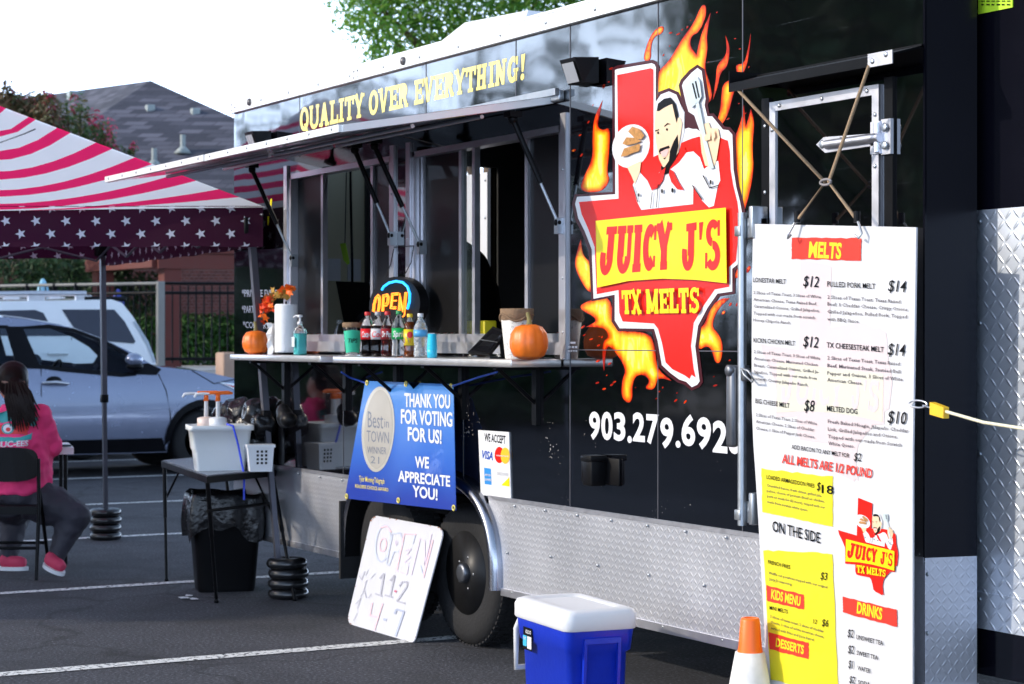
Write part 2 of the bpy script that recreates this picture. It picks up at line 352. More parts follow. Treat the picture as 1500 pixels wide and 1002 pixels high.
m_under = M('underbody_black', (.006, .006, .007), rough=.8, var=.3)
m_red = M('print_red', (.72, .018, .012), rough=.2, var=.03, spec=.3)
m_yel = M('print_yellow', (.78, .64, .012), rough=.2, var=.03, spec=.3)
m_whp = M('print_white', (.68, .68, .70), rough=.2, var=.02, spec=.3)
m_mar = M('print_maroon', (.055, .010, .014), rough=.2, var=.05, spec=.3)
m_ink = M('print_black', (.012, .011, .013), rough=.35, var=.05)
m_gold = M('print_soft_yellow', (.82, .68, .16), rough=.2, var=.06, coat=.3)
m_glass = M('clear_glass', (.9, .95, .95), rough=.02, trans=1., var=.01)
m_inner = M('cream_liner', (.60, .56, .38), rough=.45, var=.06, scale=2)
m_orange = M('orange_plastic', (.95, .16, .01), rough=.4, var=.05)
# ================================================================ ground
g = M('asphalt', (.055, .056, .062), rough=.82, var=.0, scale=4); nt, b = nodes_of(g)
tc = nt.nodes.new('ShaderNodeTexCoord')
def nzn(nt, tc, sc, det=6, dist=0, vec=None):
    n = nt.nodes.new('ShaderNodeTexNoise'); n.inputs['Scale'].default_value = sc; n.inputs['Detail'].default_value = det; n.inputs['Distortion'].default_value = dist
    nt.links.new(vec or tc.outputs['Object'], n.inputs['Vector']); return n.outputs['Fac']
big = ramp(nt, nzn(nt, tc, .45, 5), [(.3, (.026, .027, .034)), (.7, (.060, .061, .072))])
fine = ramp(nt, nzn(nt, tc, 62, 3), [(.28, (.25, .25, .25)), (.58, (1, 1, 1)), (.72, (3.2, 3.2, 3.2))])
stn = ramp(nt, nzn(nt, tc, 1.3, 8, .6), [(.30, (.55, .55, .55)), (.48, (1, 1, 1))])
m1 = nt.nodes.new('ShaderNodeMix'); m1.data_type = 'RGBA'; m1.blend_type = 'MULTIPLY'; m1.inputs[0].default_value = 1
nt.links.new(big.outputs[0], m1.inputs['A']); nt.links.new(fine.outputs[0], m1.inputs['B'])
m2 = nt.nodes.new('ShaderNodeMix'); m2.data_type = 'RGBA'; m2.blend_type = 'MULTIPLY'; m2.inputs[0].default_value = 1
nt.links.new(m1.outputs['Result'], m2.inputs['A']); nt.links.new(stn.outputs[0], m2.inputs['B'])
# hairline cracks, tar drips
wp_ = nt.nodes.new('ShaderNodeTexNoise'); wp_.inputs['Scale'].default_value = 1.7; wp_.inputs['Detail'].default_value = 5; nt.links.new(tc.outputs['Object'], wp_.inputs['Vector'])
va = nt.nodes.new('ShaderNodeVectorMath'); va.operation = 'MULTIPLY_ADD'; va.inputs[1].default_value = (.9, .9, 0); nt.links.new(wp_.outputs['Color'], va.inputs[0]); nt.links.new(tc.outputs['Object'], va.inputs[2])
vc = nt.nodes.new('ShaderNodeTexVoronoi'); vc.feature = 'DISTANCE_TO_EDGE'; vc.inputs['Scale'].default_value = .42; nt.links.new(va.outputs[0], vc.inputs['Vector'])
ck = ramp(nt, vc.outputs['Distance'], [(.0, (.25, .25, .25)), (.006, (.5, .5, .5)), (.011, (1, 1, 1))])
m3 = nt.nodes.new('ShaderNodeMix'); m3.data_type = 'RGBA'; m3.blend_type = 'MULTIPLY'; m3.inputs[0].default_value = .8
nt.links.new(m2.outputs['Result'], m3.inputs['A']); nt.links.new(ck.outputs[0], m3.inputs['B']); nt.links.new(m3.outputs['Result'], b.inputs['Base Color'])
bp = nt.nodes.new('ShaderNodeBump'); bp.inputs['Strength'].default_value = .9; bp.inputs['Distance'].default_value = .006
nt.links.new(nzn(nt, tc, 70, 4), bp.inputs['Height']); nt.links.new(bp.outputs[0], b.inputs['Normal'])
mb = MB(); mb.add([(-900, -900, 0), (900, -900, 0), (900, 900, 0), (-900, 900, 0)], [(0, 1, 2, 3)]); obj('ground', mb, g, kind='structure')
lp = M('line_paint', (.70, .70, .68), rough=.7, var=.2, scale=20); nt, b = nodes_of(lp)
tc = nt.nodes.new('ShaderNodeTexCoord')
r = ramp(nt, nzn(nt, tc, 42, 8), [(.36, (0, 0, 0)), (.47, (1, 1, 1))]); nt.links.new(r.outputs[0], b.inputs['Alpha'])
mb = MB()
for i, x in enumerate((-.19, -3.02, -5.95, -8.89, -12.2, -15.1)):
    w = (.055, .05, .05, .05, .06, .06)[i]
    n = 60; vs = []
    for k in range(n+1):
        y = -4+k*9.5/n
        vs += [(x-w+random.uniform(-.006, .006), y, .004), (x+w+random.uniform(-.006, .006), y, .004)]
    mb.add(vs, [(2*k, 2*k+1, 2*k+3, 2*k+2) for k in range(n)])
obj('parking_lines', mb, lp, kind='structure')
# raised pool terrace behind the cars, concrete kerb wall in front
def AT(px, D, z):                       # a ground-plan point by column and distance
    p = A(px, 495, D); return Vector((p.x, p.y, z))
TZ = 1.05
m_conc = M('pale_concrete', (.50, .49, .47), rough=.8, var=.15, scale=3)
mb = MB(); a = [AT(-900, 31, 0), AT(235, 28.5, 0), AT(900, 29, 0), AT(1500, 140, 0), AT(-900, 140, 0)]
mb.hexa([p for p in a], [p+Vector((0, 0, TZ)) for p in a]); obj('terrace', mb, m_conc, kind='structure')
# ---------------------------------------------------------------- foliage tools
def leaf_cloud(mb, centers, n, leaf, mi=0, flat=.0):
    """centers: list of (x,y,z,rx,ry,rz) clumps; leaves on and in their volumes"""
    wts = [c[3]*c[4]+c[4]*c[5] for c in centers]
    for c in random.choices(centers, wts, k=n):
        d = Vector((random.gauss(0, 1), random.gauss(0, 1), random.gauss(0, 1))).normalized()
        q = random.random()**.45
        p = Vector((c[0]+d.x*c[3]*q, c[1]+d.y*c[4]*q, c[2]+d.z*c[5]*q))
        nrm = (d+Vector((random.uniform(-1, 1), random.uniform(-1, 1), random.uniform(-.4, 1.2)))).normalized()
        t = nrm.orthogonal().normalized(); t = Matrix.Rotation(random.uniform(0, 6.28), 3, nrm) @ t; u = nrm.cross(t)
        L = leaf*random.uniform(.6, 1.4); w = L*.34
        k = len(mb.v)
        mb.v += [tuple(p-t*L), tuple(p+u*w+nrm*w*.3), tuple(p+t*L), tuple(p-u*w+nrm*w*.3)]
        mb.f.append([k, k+1, k+2, k+3]); mb.m.append(mi); mb.sm.append(False)
def clumps(c, r, n, rz=None, size=(.28, .48)):
    o = []
    rz = rz or r
    for i in range(n):
        d = Vector((random.gauss(0, 1), random.gauss(0, 1), random.gauss(0, 1))).normalized()*random.random()**.35
        s = random.uniform(*size)
        o.append((c[0]+d.x*r*(1-s*.6), c[1]+d.y*r*(1-s*.6), c[2]+d.z*rz*(1-s*.6), r*s, r*s, rz*s*.8))
    return o
m_bark = M('bark', (.13, .09, .06), rough=.9, var=.4, scale=14, bump=.6)
lf_green = leaf_mat('leaf_fresh_green', [(.05, .17, .025), (.10, .28, .03), (.17, .36, .04), (.27, .38, .05)], tr=.4)
lf_dark = leaf_mat('leaf_dark_green', [(.010, .035, .012), (.02, .06, .018), (.035, .085, .02), (.05, .09, .03)])
lf_mid = leaf_mat('leaf_mid_green', [(.02, .06, .015), (.04, .10, .02), (.07, .12, .03), (.13, .10, .03)])
lf_olive = leaf_mat('leaf_autumn_olive', [(.05, .06, .02), (.09, .08, .03), (.16, .07, .03), (.06, .09, .02)])
lf_pink = leaf_mat('blossom_pink', [(.48, .025, .09), (.58, .05, .15), (.42, .03, .06)])
lf_hedge = leaf_mat('leaf_hedge', [(.012, .055, .010), (.028, .11, .015), (.06, .19, .022)])
def tree(name, base, h, r, cl, n, leaf, mat, label, group=None, trunk=.14, limbs=6, cat='tree'):
    t = thing(name, label, cat, base, group)
    b = Vector(base); mb = MB()
    top = b+Vector((random.uniform(-.3, .3), random.uniform(-.3, .3), h*.62))
    pts = [b+Vector((0, 0, -.2)), b+(top-b)*.35+Vector((.08, -.05, 0)), b+(top-b)*.7, top]
    mb.tube(pts, [trunk, trunk*.8, trunk*.6, trunk*.3], 10)
    for i in range(limbs):
        s = b+(top-b)*random.uniform(.35, .8); c = random.choice(cl)
        e = Vector(c[:3]); mb.tube([s, s.lerp(e, .5)+Vector((0, 0, .1*h*.3)), e], [trunk*.4, trunk*.25, trunk*.06], 6)
    obj('trunk', mb, m_bark, t)
    mb = MB(); leaf_cloud(mb, cl, n, leaf); obj('crown', mb, mat, t)
    return t
# ---------------------------------------------------------------- trees in the picture
c = AT(700, 34, 0)                       # the big bright tree behind the trailer
def cpt(px, py, D, rx, rz=None): p = A(px, py, D); return (p.x, p.y, p.z, rx, rx, rz or rx*.8)
cl = [cpt(520, 30, 33, .45), cpt(560, 10, 34, .9), cpt(555, 62, 33, .55), cpt(530, -10, 34, .7), cpt(610, 30, 34, .9), cpt(600, -60, 34, 1.4), cpt(680, -20, 34, 1.3), cpt(660, 50, 34, .8),
      cpt(750, 0, 35, 1.1), cpt(720, -100, 34, 2), cpt(800, -40, 35, 1.2), cpt(640, 90, 34, .8), cpt(850, -10, 35, 1.0), cpt(560, 90, 33, .4), cpt(900, -40, 36, 1.5), cpt(760, 80, 34, 1.3), cpt(860, 90, 35, 1.4)]
tree('leafy_tree', (c.x, c.y, TZ), 8, 3, cl, 26000, .062, lf_green, 'large fresh green tree rising behind the roof of the black food trailer', trunk=.22, limbs=9)
# crape myrtle with pink blossom, dark olive trees beside it
def shrub_tree(name, px, tops, D, mats, n, leaf, label, pink=0, grp=None):
    c = AT(px, D, TZ); t = thing(name, label, 'tree', c, grp)
    mb = MB(); cl = [cpt(*q[:2], D+random.uniform(-.4, .4), q[2], q[3]) for q in tops]
    for q in cl[:7]:
        mb.tube([c+Vector((random.uniform(-.2, .2), random.uniform(-.2, .2), 0)), (c+Vector(q[:3]))/2+Vector((0, 0, -.2)), Vector(q[:3])], [.09, .06, .02], 6)
    obj('trunk', mb, m_bark, t); mb = MB(); leaf_cloud(mb, cl, n, leaf); obj('crown', mb, mats[0], t)
    if pink:
        mb = MB(); pc = [(q[0]+random.uniform(-.2, .2), q[1]+random.uniform(-.2, .2), q[2]+q[5]*.55, q[3]*.55, q[4]*.55, q[5]*.75) for q in cl if random.random() < .8]
        leaf_cloud(mb, pc, pink, leaf*.7); obj('blossom', mb, mats[1], t)
    return t
shrub_tree('crape_myrtle', 110, [(100, 175, .30, .5), (118, 165, .16, .35), (128, 192, .3, .35), (150, 200, .28, .3), (90, 215, .4, .4), (140, 225, .4, .4), (170, 235, .35, .3), (190, 222, .16, .16), (110, 260, .7, .6), (170, 280, .6, .6), (130, 330, .8, .7), (185, 330, .6, .6)], 36, (lf_mid, lf_pink), 5000, .06, 'crape myrtle with bright pink blossom in front of the grey roof', 1700)
shrub_tree('leafy_tree', 30, [(12, 140, .12, .30), (6, 152, .28, .28), (28, 156, .26, .28), (-14, 150, .28, .28), (54, 158, .24, .36), (70, 164, .24, .40), (62, 148, .12, .25), (80, 185, .25, .3), (45, 175, .35, .3), (15, 172, .4, .3), (30, 215, .45, .4), (40, 290, .5, .5)], 35, (lf_olive, lf_pink), 5600, .06, 'olive and reddish tree at the left edge above the striped tent', 260)
for i, (px, py, D, rr, lab) in enumerate(((25, 395, 33, .62, 'dark green tree behind the fence, at the left edge under the tent'), (95, 400, 34.5, .7, 'dark green tree behind the fence, above the blue furled umbrella'), (185, 402, 34, .55, 'dark green tree behind the fence, between the two red pergola posts'))):
    c = AT(px, D, TZ); cl = [cpt(px+random.uniform(-45, 45), py+random.uniform(-28, 55), D, rr*random.uniform(.5, .9)) for _ in range(12)]
    tree('leafy_tree', (c.x, c.y, TZ), 2.2, .8, cl, 2600, .06, lf_dark, lab, 'dark trees behind the pool fence', trunk=.08, limbs=4)
for px, D, h in ((-120, 36, 3.4), (-260, 37, 4.2), (-420, 38, 3.6), (-600, 39, 4.6), (-800, 41, 4.2)):
    c = AT(px, D, TZ); cl = clumps((c.x, c.y, TZ+h*.55), 1.8, 16, h*.45, (.3, .5)); tree('leafy_tree', (c.x, c.y, TZ), h, 1.8, cl, 2400, .11, lf_dark, 'dark green tree behind the pool fence, left of the picture', 'trees left of the picture', trunk=.12, limbs=4)
# ---------------------------------------------------------------- trees across the car park, behind the photographer: they shade the left and mirror in the wall
def conifer(x, y, h, r, label):
    cl = []
    for k in range(14):
        z = h*(.06+.90*k/13); q = r*(1-k/13.6)**.85*random.uniform(.85, 1.1)
        cl.append((x+random.uniform(-.1, .1), y+random.uniform(-.1, .1), z, q+.12, q+.12, h*.07))
    return tree('cedar_tree', (x, y, 0), h, r, cl, 2600, .17, lf_dark, label, 'trees across the car park', trunk=.16, limbs=2)
for (px, py, r) in ((352, 186, .9), (388, 172, 1.0), (424, 172, 1.1), (462, 200, .9), (500, 135, 1.1), (535, 150, 1.2), (575, 150, 1.0), (622, 145, 1.3), (690, 118, 1.0), (707, 88, .9), (760, 118, 1.2), (822, 44, 1.25)):
    w = W(px, py); d = ray(px, py); t_ = (13.5+random.uniform(-.5, .5))/d[1]; conifer(w.x+d[0]*t_, -d[1]*t_, w.z+d[2]*t_+.55, r*1.6, 'dark cedar tree across the car park, reflected in the trailer wall')
def broad(x, y, h, r, n, leaf, label, low=.25):
    cl = clumps((x, y, h*(.5+low/2)), r, 26, h*(1-low)/2, (.25, .45))
    return tree('shade_tree', (x, y, 0), h*.9, r, cl, n, leaf, lf_mid, label, 'broad trees across the car park', trunk=.25)
for (x, y, h, r) in ((-15.5, -14.5, 9.5, 3.0), (-12.2, -15, 10, 3.0), (-9.2, -13.5, 9.0, 2.6), (-7.6, -12.6, 7.2, 1.6), (-31, -25, 17, 4.5), (-26, -26, 18, 4.8), (-21.5, -25.5, 17, 4.5), (-18.5, -18, 12, 3.2)):
    broad(x, y, h, r, 5200, .24, 'broad leafy tree shading the tent end of the car park', .12)
for (x, y, h, r) in ((24, 1, 10, 3.2), (25, 6, 11, 3.5), (23.5, 11, 10, 3.3), (24.5, 16, 11, 3.5), (23, 21, 10, 3.4), (21, 26, 10, 3.4)):  # unseen trees added so the corner panel reflects something dark
    cl = clumps((x, y, h*.5), r, 30, h*.5, (.3, .45)); tree('added_evergreen', (x, y, 0), h*.9, r, cl, 4200, .28, lf_dark, 'dark evergreen tree right of the trailer, outside the picture', 'evergreens right of the car park', trunk=.25)
# hedge row added low behind cedars, unseen, so the horizon in the mirror is dark
mb = MB(); cl = [(x, -17+random.uniform(-.6, .6), 1.3, 1.6, 1.0, 1.3) for x in range(-75, 12, 2)]
leaf_cloud(mb, cl, 12000, .26); tag(obj('hedge_row', mb, lf_dark), 'tall dark hedge along the far side of the car park', 'hedge')
# ================================================================ house
m_sh = M('slate_shingles', (.10, .105, .13), rough=.85, var=.0); nt, b = nodes_of(m_sh)
tc, s = xyz(nt); cb = nt.nodes.new('ShaderNodeCombineXYZ')
nt.links.new(math_node(nt, 'ADD', math_node(nt, 'MULTIPLY', s[0], RD[0]-VD[0]*.6), math_node(nt, 'MULTIPLY', s[1], RD[1]-VD[1]*.6)), cb.inputs[0]); nt.links.new(math_node(nt, 'MULTIPLY', s[2], 2.1), cb.inputs[1])
br = nt.nodes.new('ShaderNodeTexBrick'); br.inputs['Color1'].default_value = (.035, .038, .055, 1); br.inputs['Color2'].default_value = (.13, .13, .165, 1); br.inputs['Mortar'].default_value = (.03, .03, .045, 1)
br.inputs['Scale'].default_value = 1.; br.inputs['Mortar Size'].default_value = .012; br.inputs['Brick Width'].default_value = .46; br.inputs['Row Height'].default_value = .21; br.inputs['Bias'].default_value = -.25; nt.links.new(cb.outputs[0], br.inputs['Vector'])
st2 = ramp(nt, nzn(nt, tc, .5, 6), [(.35, (.75, .75, .75)), (.65, (1.2, 1.2, 1.2))]); mm_ = nt.nodes.new('ShaderNodeMix'); mm_.data_type = 'RGBA'; mm_.blend_type = 'MULTIPLY'; mm_.inputs[0].default_value = 1
nt.links.new(br.outputs[0], mm_.inputs['A']); nt.links.new(st2.outputs[0], mm_.inputs['B']); nt.links.new(mm_.outputs['Result'], b.inputs['Base Color'])
def brick_mat(name, c1, c2, mortar, sc):
    m = M(name, c1, rough=.85); nt, b = nodes_of(m); tc, s = xyz(nt)
    cb = nt.nodes.new('ShaderNodeCombineXYZ'); nt.links.new(math_node(nt, 'ADD', s[0], s[1]), cb.inputs[0]); nt.links.new(s[2], cb.inputs[1])
    br = nt.nodes.new('ShaderNodeTexBrick'); br.inputs['Color1'].default_value = c1+(1,); br.inputs['Color2'].default_value = c2+(1,); br.inputs['Mortar'].default_value = mortar+(1,)
    br.inputs['Scale'].default_value = sc; br.inputs['Mortar Size'].default_value = .012; nt.links.new(cb.outputs[0], br.inputs['Vector']); nt.links.new(br.outputs[0], b.inputs['Base Color']); return m
m_brick = brick_mat('red_brick', (.17, .05, .042), (.11, .033, .03), (.26, .2, .18), 4.)
apex = A(221, 118, 44); fl = A(-97, 332, 38); fr = A(700, 332, 38.5); rb = A(-30, 152, 56); bl = A(-420, 385, 58); br_ = A(760, 392, 60)
hs = thing('house', 'house with steep grey shingle hip roof behind the fence', 'house', (apex.x, apex.y, TZ))
mb = MB(); th = Vector((0, 0, -.12))
for q in ((fl, fr, apex), (fl, apex, rb, bl), (apex, fr, br_), (rb, apex, br_)): mb.hexa([p+th for p in q], q)
roof = obj('roof', mb, m_sh, hs)
ev = lambda p, k: Vector((apex.x+(p.x-apex.x)*k, apex.y+(p.y-apex.y)*k, 0))
mb = MB(); cs = [ev(p, .93) for p in (fl, fr, br_, bl)]
mb.hexa([p+Vector((0, 0, TZ)) for p in cs], [p+Vector((0, 0, fl.z-.05)) for p in cs]); obj('wall', mb, m_brick, hs)
nf = (fr-fl).cross(apex-fl).normalized()
nf = nf if nf.z > 0 else -nf
m_vent = M('vent_grey_green', (.28, .32, .32), rough=.5)
for (px, py) in ((220, 160), (286, 165)):
    p = PL(px, py, fl, nf); mb = MB(); mb.box(p+Vector((-.08, -.09, -.08)), p+Vector((.08, .09, .09)), 0, .02); obj('roof_vent', mb, m_vent, roof)
nl = (rb-fl).cross(apex-fl).normalized(); p = PL(112, 141, fl, nl); mb = MB(); mb.box(p+Vector((-.12, -.2, -.1)), p+Vector((.12, .2, .12)), 0, .02); obj('roof_vent', mb, m_vent, roof)
for (px, py) in ((226, 242), (268, 222)):
    p = PL(px, py, fl, nf); mb = MB(); mb.tube([p+Vector((0, 0, -.1)), p+Vector((0, 0, .34))], .055, 10); mb.lathe([(.2, -.05), (.06, .1)], p, 10); obj('vent_pipe', mb, m_vent, roof)
# ================================================================ pergola, hedge, fence, umbrella, bin
m_rust = M('red_brown_timber', (.105, .018, .012), rough=.7, var=.2, scale=6)
pg = thing('pergola', 'red brown timber pergola standing behind the black pool fence', 'pergola', AT(200, 32, TZ))
def beam(a, b, w, z0, z1):
    a = Vector((a.x, a.y, 0)); b = Vector((b.x, b.y, 0)); d = (b-a).normalized(); n = Vector((-d.y, d.x, 0))*w/2
    q = [a+n, b+n, b-n, a-n]; mb = MB(); mb.hexa([p+Vector((0, 0, z0)) for p in q], [p+Vector((0, 0, z1)) for p in q]); return mb
zb0 = A(0, 396, 32).z; zb1 = A(0, 376, 32).z
obj('beam', beam(AT(229, 31.2, 0), AT(470, 32.6, 0), .2, zb0, zb1+.02), m_rust, pg)
obj('beam', beam(AT(133, 33.4, 0), AT(231, 31.2, 0), .2, zb0+.02, zb1), m_rust, pg)
for px, D in ((249, 31.4), (151, 33.2), (430, 32.4)): 
    p = AT(px, D, 0); mb = MB(); mb.box((p.x-.14, p.y-.14, TZ), (p.x+.14, p.y+.14, zb0+.01)); obj('post', mb, m_rust, pg)
qs = [AT(133, 33.6, 0), AT(229, 31.1, 0), AT(480, 32.4, 0), AT(400, 36.5, 0)]
mb = MB(); mb.hexa([Vector((p.x, p.y, zb1+.03)) for p in qs], [Vector((p.x, p.y, zb1+.12)) for p in qs]); obj('roof', mb, m_rust, pg)
def hedge_box(name, a, b, dep, z0, z1, n, label):
    a2 = Vector((a.x, a.y, 0)); b2 = Vector((b.x, b.y, 0)); L = (b2-a2).length; k = int(L/.35); d = (b2-a2).normalized(); nn = Vector((-d.y, d.x, 0))
    mb = MB(); q = [a2+nn*.1, b2+nn*.1, b2+nn*(dep-.1), a2+nn*(dep-.1)]
    cl = []
    for i in range(k+1):
        for z in np.arange(z0+.15, z1-.08, .25):
            p = a2.lerp(b2, i/k)+nn*dep/2; cl.append((p.x, p.y, z, .32, dep*.55, .22+random.uniform(0, .05)))
    leaf_cloud(mb, cl, n, .05); return tag(obj(name, mb, lf_hedge), label, 'hedge')
hedge_box('hedge', AT(500, 33.4, 0), AT(196, 33.4, 0), .8, TZ, A(0, 462, 33.4).z, 17000, 'clipped green hedge behind the fence below the brick wall')
fn = thing('metal_fence', 'black metal picket fence running between the car park and the pool', 'fence', AT(235, 29.5, TZ))
F0, F1, F2 = AT(-160, 32.2, 0), AT(235, 29.5, 0), AT(560, 30.0, 0)
fz = A(0, 415, 29.5).z; m_fgrey = M('fence_grey_paint', (.20, .20, .19), rough=.5)
for a, b, m_, tp in ((F0, F1, m_blackm, m_fgrey), (F1, F2, m_blackm, m_blackm)):
    d = (b-a).normalized(); L = (b-a).length
    mb = MB()
    for k in range(int(L/.115)): p = a+d*(k+.5)*.115; mb.box((p.x-.009, p.y-.009, TZ+.08), (p.x+.009, p.y+.009, fz-.03))
    obj('picket_panel', mb, m_, fn)
    for z, mm in ((fz, tp), (TZ+.14, m_), (fz-.14, m_)): mb = MB(); mb.tube([Vector((a.x, a.y, z)), Vector((b.x, b.y, z))], .024, 6); obj('rail', mb, mm, fn)
    for px in ((-100, -40, 5, 49, 88, 119) if tp is m_fgrey else (360, 480)):
        t = (px-(-160))/(395) if tp is m_fgrey else (px-235)/325; p = a+d*L*t; mb = MB(); mb.box((p.x-.03, p.y-.03, TZ), (p.x+.03, p.y+.03, fz+.02)); obj('post', mb, m_, fn)
p = F1; mb = MB(); mb.box((p.x-.05, p.y-.05, TZ), (p.x+.05, p.y+.05, fz+.03)); obj('post', mb, m_fgrey, fn)
m_umb = M('umbrella_light_blue', (.28, .55, .72), rough=.7); m_umb2 = M('umbrella_navy', (.03, .05, .30), rough=.7)
for (px, y0, y1, mm, lab) in ((63, 408, 470, m_umb, 'furled light blue pool umbrella behind the fence, left of the tent pole'), (173, 425, 470, m_umb2, 'furled navy pool umbrella behind the fence, right of the tent pole')):
    t = thing('pool_umbrella', lab, 'umbrella', AT(px, 31.5 if px < 100 else 31, TZ), 'furled pool umbrellas'); b = Vector(t.location); zt = A(0, y0, 31).z
    mb = MB(); mb.tube([b, Vector((b.x, b.y, zt-.05))], .03, 8); obj('pole', mb, m_white, t)
    mb = MB(); mb.lathe([(.06, b.z+.35), (.11, b.z+.5), (.11, zt-.3), (.085, zt-.12), (.03, zt), (0, zt+.02)], (b.x, b.y, 0), 12, wob=lambda t, z: 1+.12*math.sin(6*t)); obj('canopy', mb, mm, t)
# beige box by the fence, seen just left of the trailer
p0 = A(341, 522, 27)
t = thing('utility_box', 'tan metal utility box in front of the fence beside the trailer corner', 'box', AT(338, 27.5, 0)); b = Vector(t.location); zt = A(0, 516, 27.5).z
mb = MB(); mb.box((b.x-.16, b.y-.17, .1), (b.x+.16, b.y+.17, zt), 0, .03); obj('cabinet', mb, M('tan_paint', (.42, .27, .19), rough=.6), t)
mb = MB(); mb.box((b.x-.2, b.y-.2, 0), (b.x+.2, b.y+.2, .1)); obj('plinth', mb, m_conc, t)
# ================================================================ cars
def car(name, x0, ys, prof, sill, belt_z, tumb, width, windows, wheels, mats, label, zroof):
    """prof: outline of the side (y,z) from rear bottom over the roof to front bottom; windows: list of (poly, inset)"""
    body, glass = mats
    y0 = min(p[0] for p in prof)
    t = thing(name, label, 'car', (x0-width/2, sum(p[0] for p in prof)/len(prof), 0))
    def fx(z, side):
        k = max(0, (z-belt_z)/(zroof-belt_z)); bulge = .05*math.sin(max(0, min(1, (z-.25)/(belt_z-.25)))*math.pi)
        inset = tumb*k**1.2 + .03 - bulge
        return x0-inset if side > 0 else x0-width+inset
    mb = MB(); wp = [w for w in windows]
    for side in (1, -1):
        # dense outline so the curve of the flank reads
        vs, fs = [], None
        gridpts = []
        polys = [ccw(p_) for p_ in [prof]+wp]
        base = []
        for p in polys: base.append([Vector(q) for q in p])
        allv = [v for p in base for v in p]; idx = []; k = 0
        for p in base: idx.append(list(range(k, k+len(p)))); k += len(p)
        zz = np.arange(.3, zroof, .09); yy = np.arange(min(p[0] for p in prof), max(p[0] for p in prof), .14)
        for z in zz:
            for y in yy: allv.append(Vector((y+.013, z)))
        r = delaunay_2d_cdt(allv, [], idx, 0, 1e-4)
        rv, rf, orig = r[0], r[2], r[5]
        keep = [f for f, o in zip(rf, orig) if 0 in o and not any(j in o for j in range(1, len(polys)))]
        mb.add([(fx(v[1], side), v[0], v[1]) for v in rv], keep, 0, True)
    n = len(prof)
    # top skin across the width
    for i in range(n-1):
        a, b = prof[i], prof[i+1]; m = 6
        row = []
        for q in (a, b):
            l, rr = fx(q[1], 1), fx(q[1], -1); c = []
            for k in range(m+1):
                s = k/m; crown = .035*math.sin(s*math.pi)*(1 if q[1] > .6 else 0); c.append((l+(rr-l)*s, q[0], q[1]+crown))
            row.append(c)
        mb.add(row[0]+row[1], [(k, k+1, m+1+k+1, m+1+k) for k in range(m)], 0, True)
    o = obj('body', mb, body, t)
    return t, fx
m_car = M('car_paint_silver_blue', (.27, .30, .41), rough=.25, metal=.55, var=.03, coat=1.)
m_suvp = M('suv_paint_white', (.80, .81, .82), rough=.25, var=.02, coat=1.)
m_tint = M('tinted_window', (.008, .010, .03), rough=.06, var=.05, coat=1.)
m_cglass = M('car_glass', (.75, .85, .88), rough=.01, trans=1., var=.01); nt, b = nodes_of(m_cglass); b.inputs['IOR'].default_value = 1.12
m_dtrim = M('car_black_trim', (.008, .008, .012), rough=.35)
m_seat = M('car_seat', (.03, .04, .06), rough=.7)
def wheel(t, x, y, z, r, w, side=1, hub=m_zinc, spokes=5):
    tw = obj('wheel', MB().lathe([(r*.62, -w/2), (r*.92, -w/2), (r, -w*.33), (r, w*.33), (r*.92, w/2), (r*.62, w/2)], (x, y, z), 36, axis='X'), m_rubber, t)
    mb = MB(); mb.lathe([(0, w*.25*side), (r*.12, w*.3*side), (r*.14, w*.1*side), (r*.56, w*.02*side), (r*.60, w*.42*side), (r*.64, w*.5*side)], (x, y, z), 30, axis='X')
    for k in range(spokes):
        a = 2*math.pi*k/spokes; mb.tube([(x+side*w*.28, y, z), (x+side*w*.32, y+math.cos(a)*r*.6, z+math.sin(a)*r*.6)], [r*.09, r*.07], 6)
    obj('rim', mb, hub, tw); return tw
CX = -12.42
cy = lambda px, py: (XP(px, py, CX).y, XP(px, py, CX).z)
def cyl(pts): return [cy(*p) for p in pts]
# crossover: side outline from rear bumper to nose
top = cyl([(-330, 690), (-335, 620), (-320, 560), (-290, 540), (-210, 490), (-120, 470), (-40, 464), (20, 463.5), (60, 468), (100, 475), (130, 484), (160, 496), (200, 516), (232, 537), (262, 540), (300, 544), (345, 554), (385, 572), (405, 600), (410, 640), (405, 690)])
ygr = .12
arch = lambda c, r, n=14: [(c[0]+r*math.cos(R(a)), c[1]+r*math.sin(R(a))) for a in np.linspace(0, 180, n)]
wr = .35; wf = (cy(300, 660)[0], wr); wb = (wf[0]-2.64, wr)
low = [(top[-1][0], .25)]+[(wf[0]+.43, .25)]+arch(wf, .41)+[(wf[0]-.43, .24), (wb[0]+.43, .24)]+arch(wb, .41)+[(wb[0]-.43, .25), (top[0][0], .25)]
prof = top+low[1:-1]
W1 = cyl([(45, 482), (62, 534), (95, 538), (180, 546), (199, 545), (205, 534), (190, 520), (160, 503), (120, 487), (85, 481)])
W2 = cyl([(-100, 486), (-110, 526), (-60, 530), (28, 534), (20, 481), (-40, 480)])
ct, cfx = car('parked_car', CX, None, prof, .25, .98, .30, 1.78, [W1, W2], None, (m_car, m_cglass), 'silver blue crossover car with open sight through its windows, parked behind the striped tent', 1.62)
yy_ = [p[0] for p in prof]
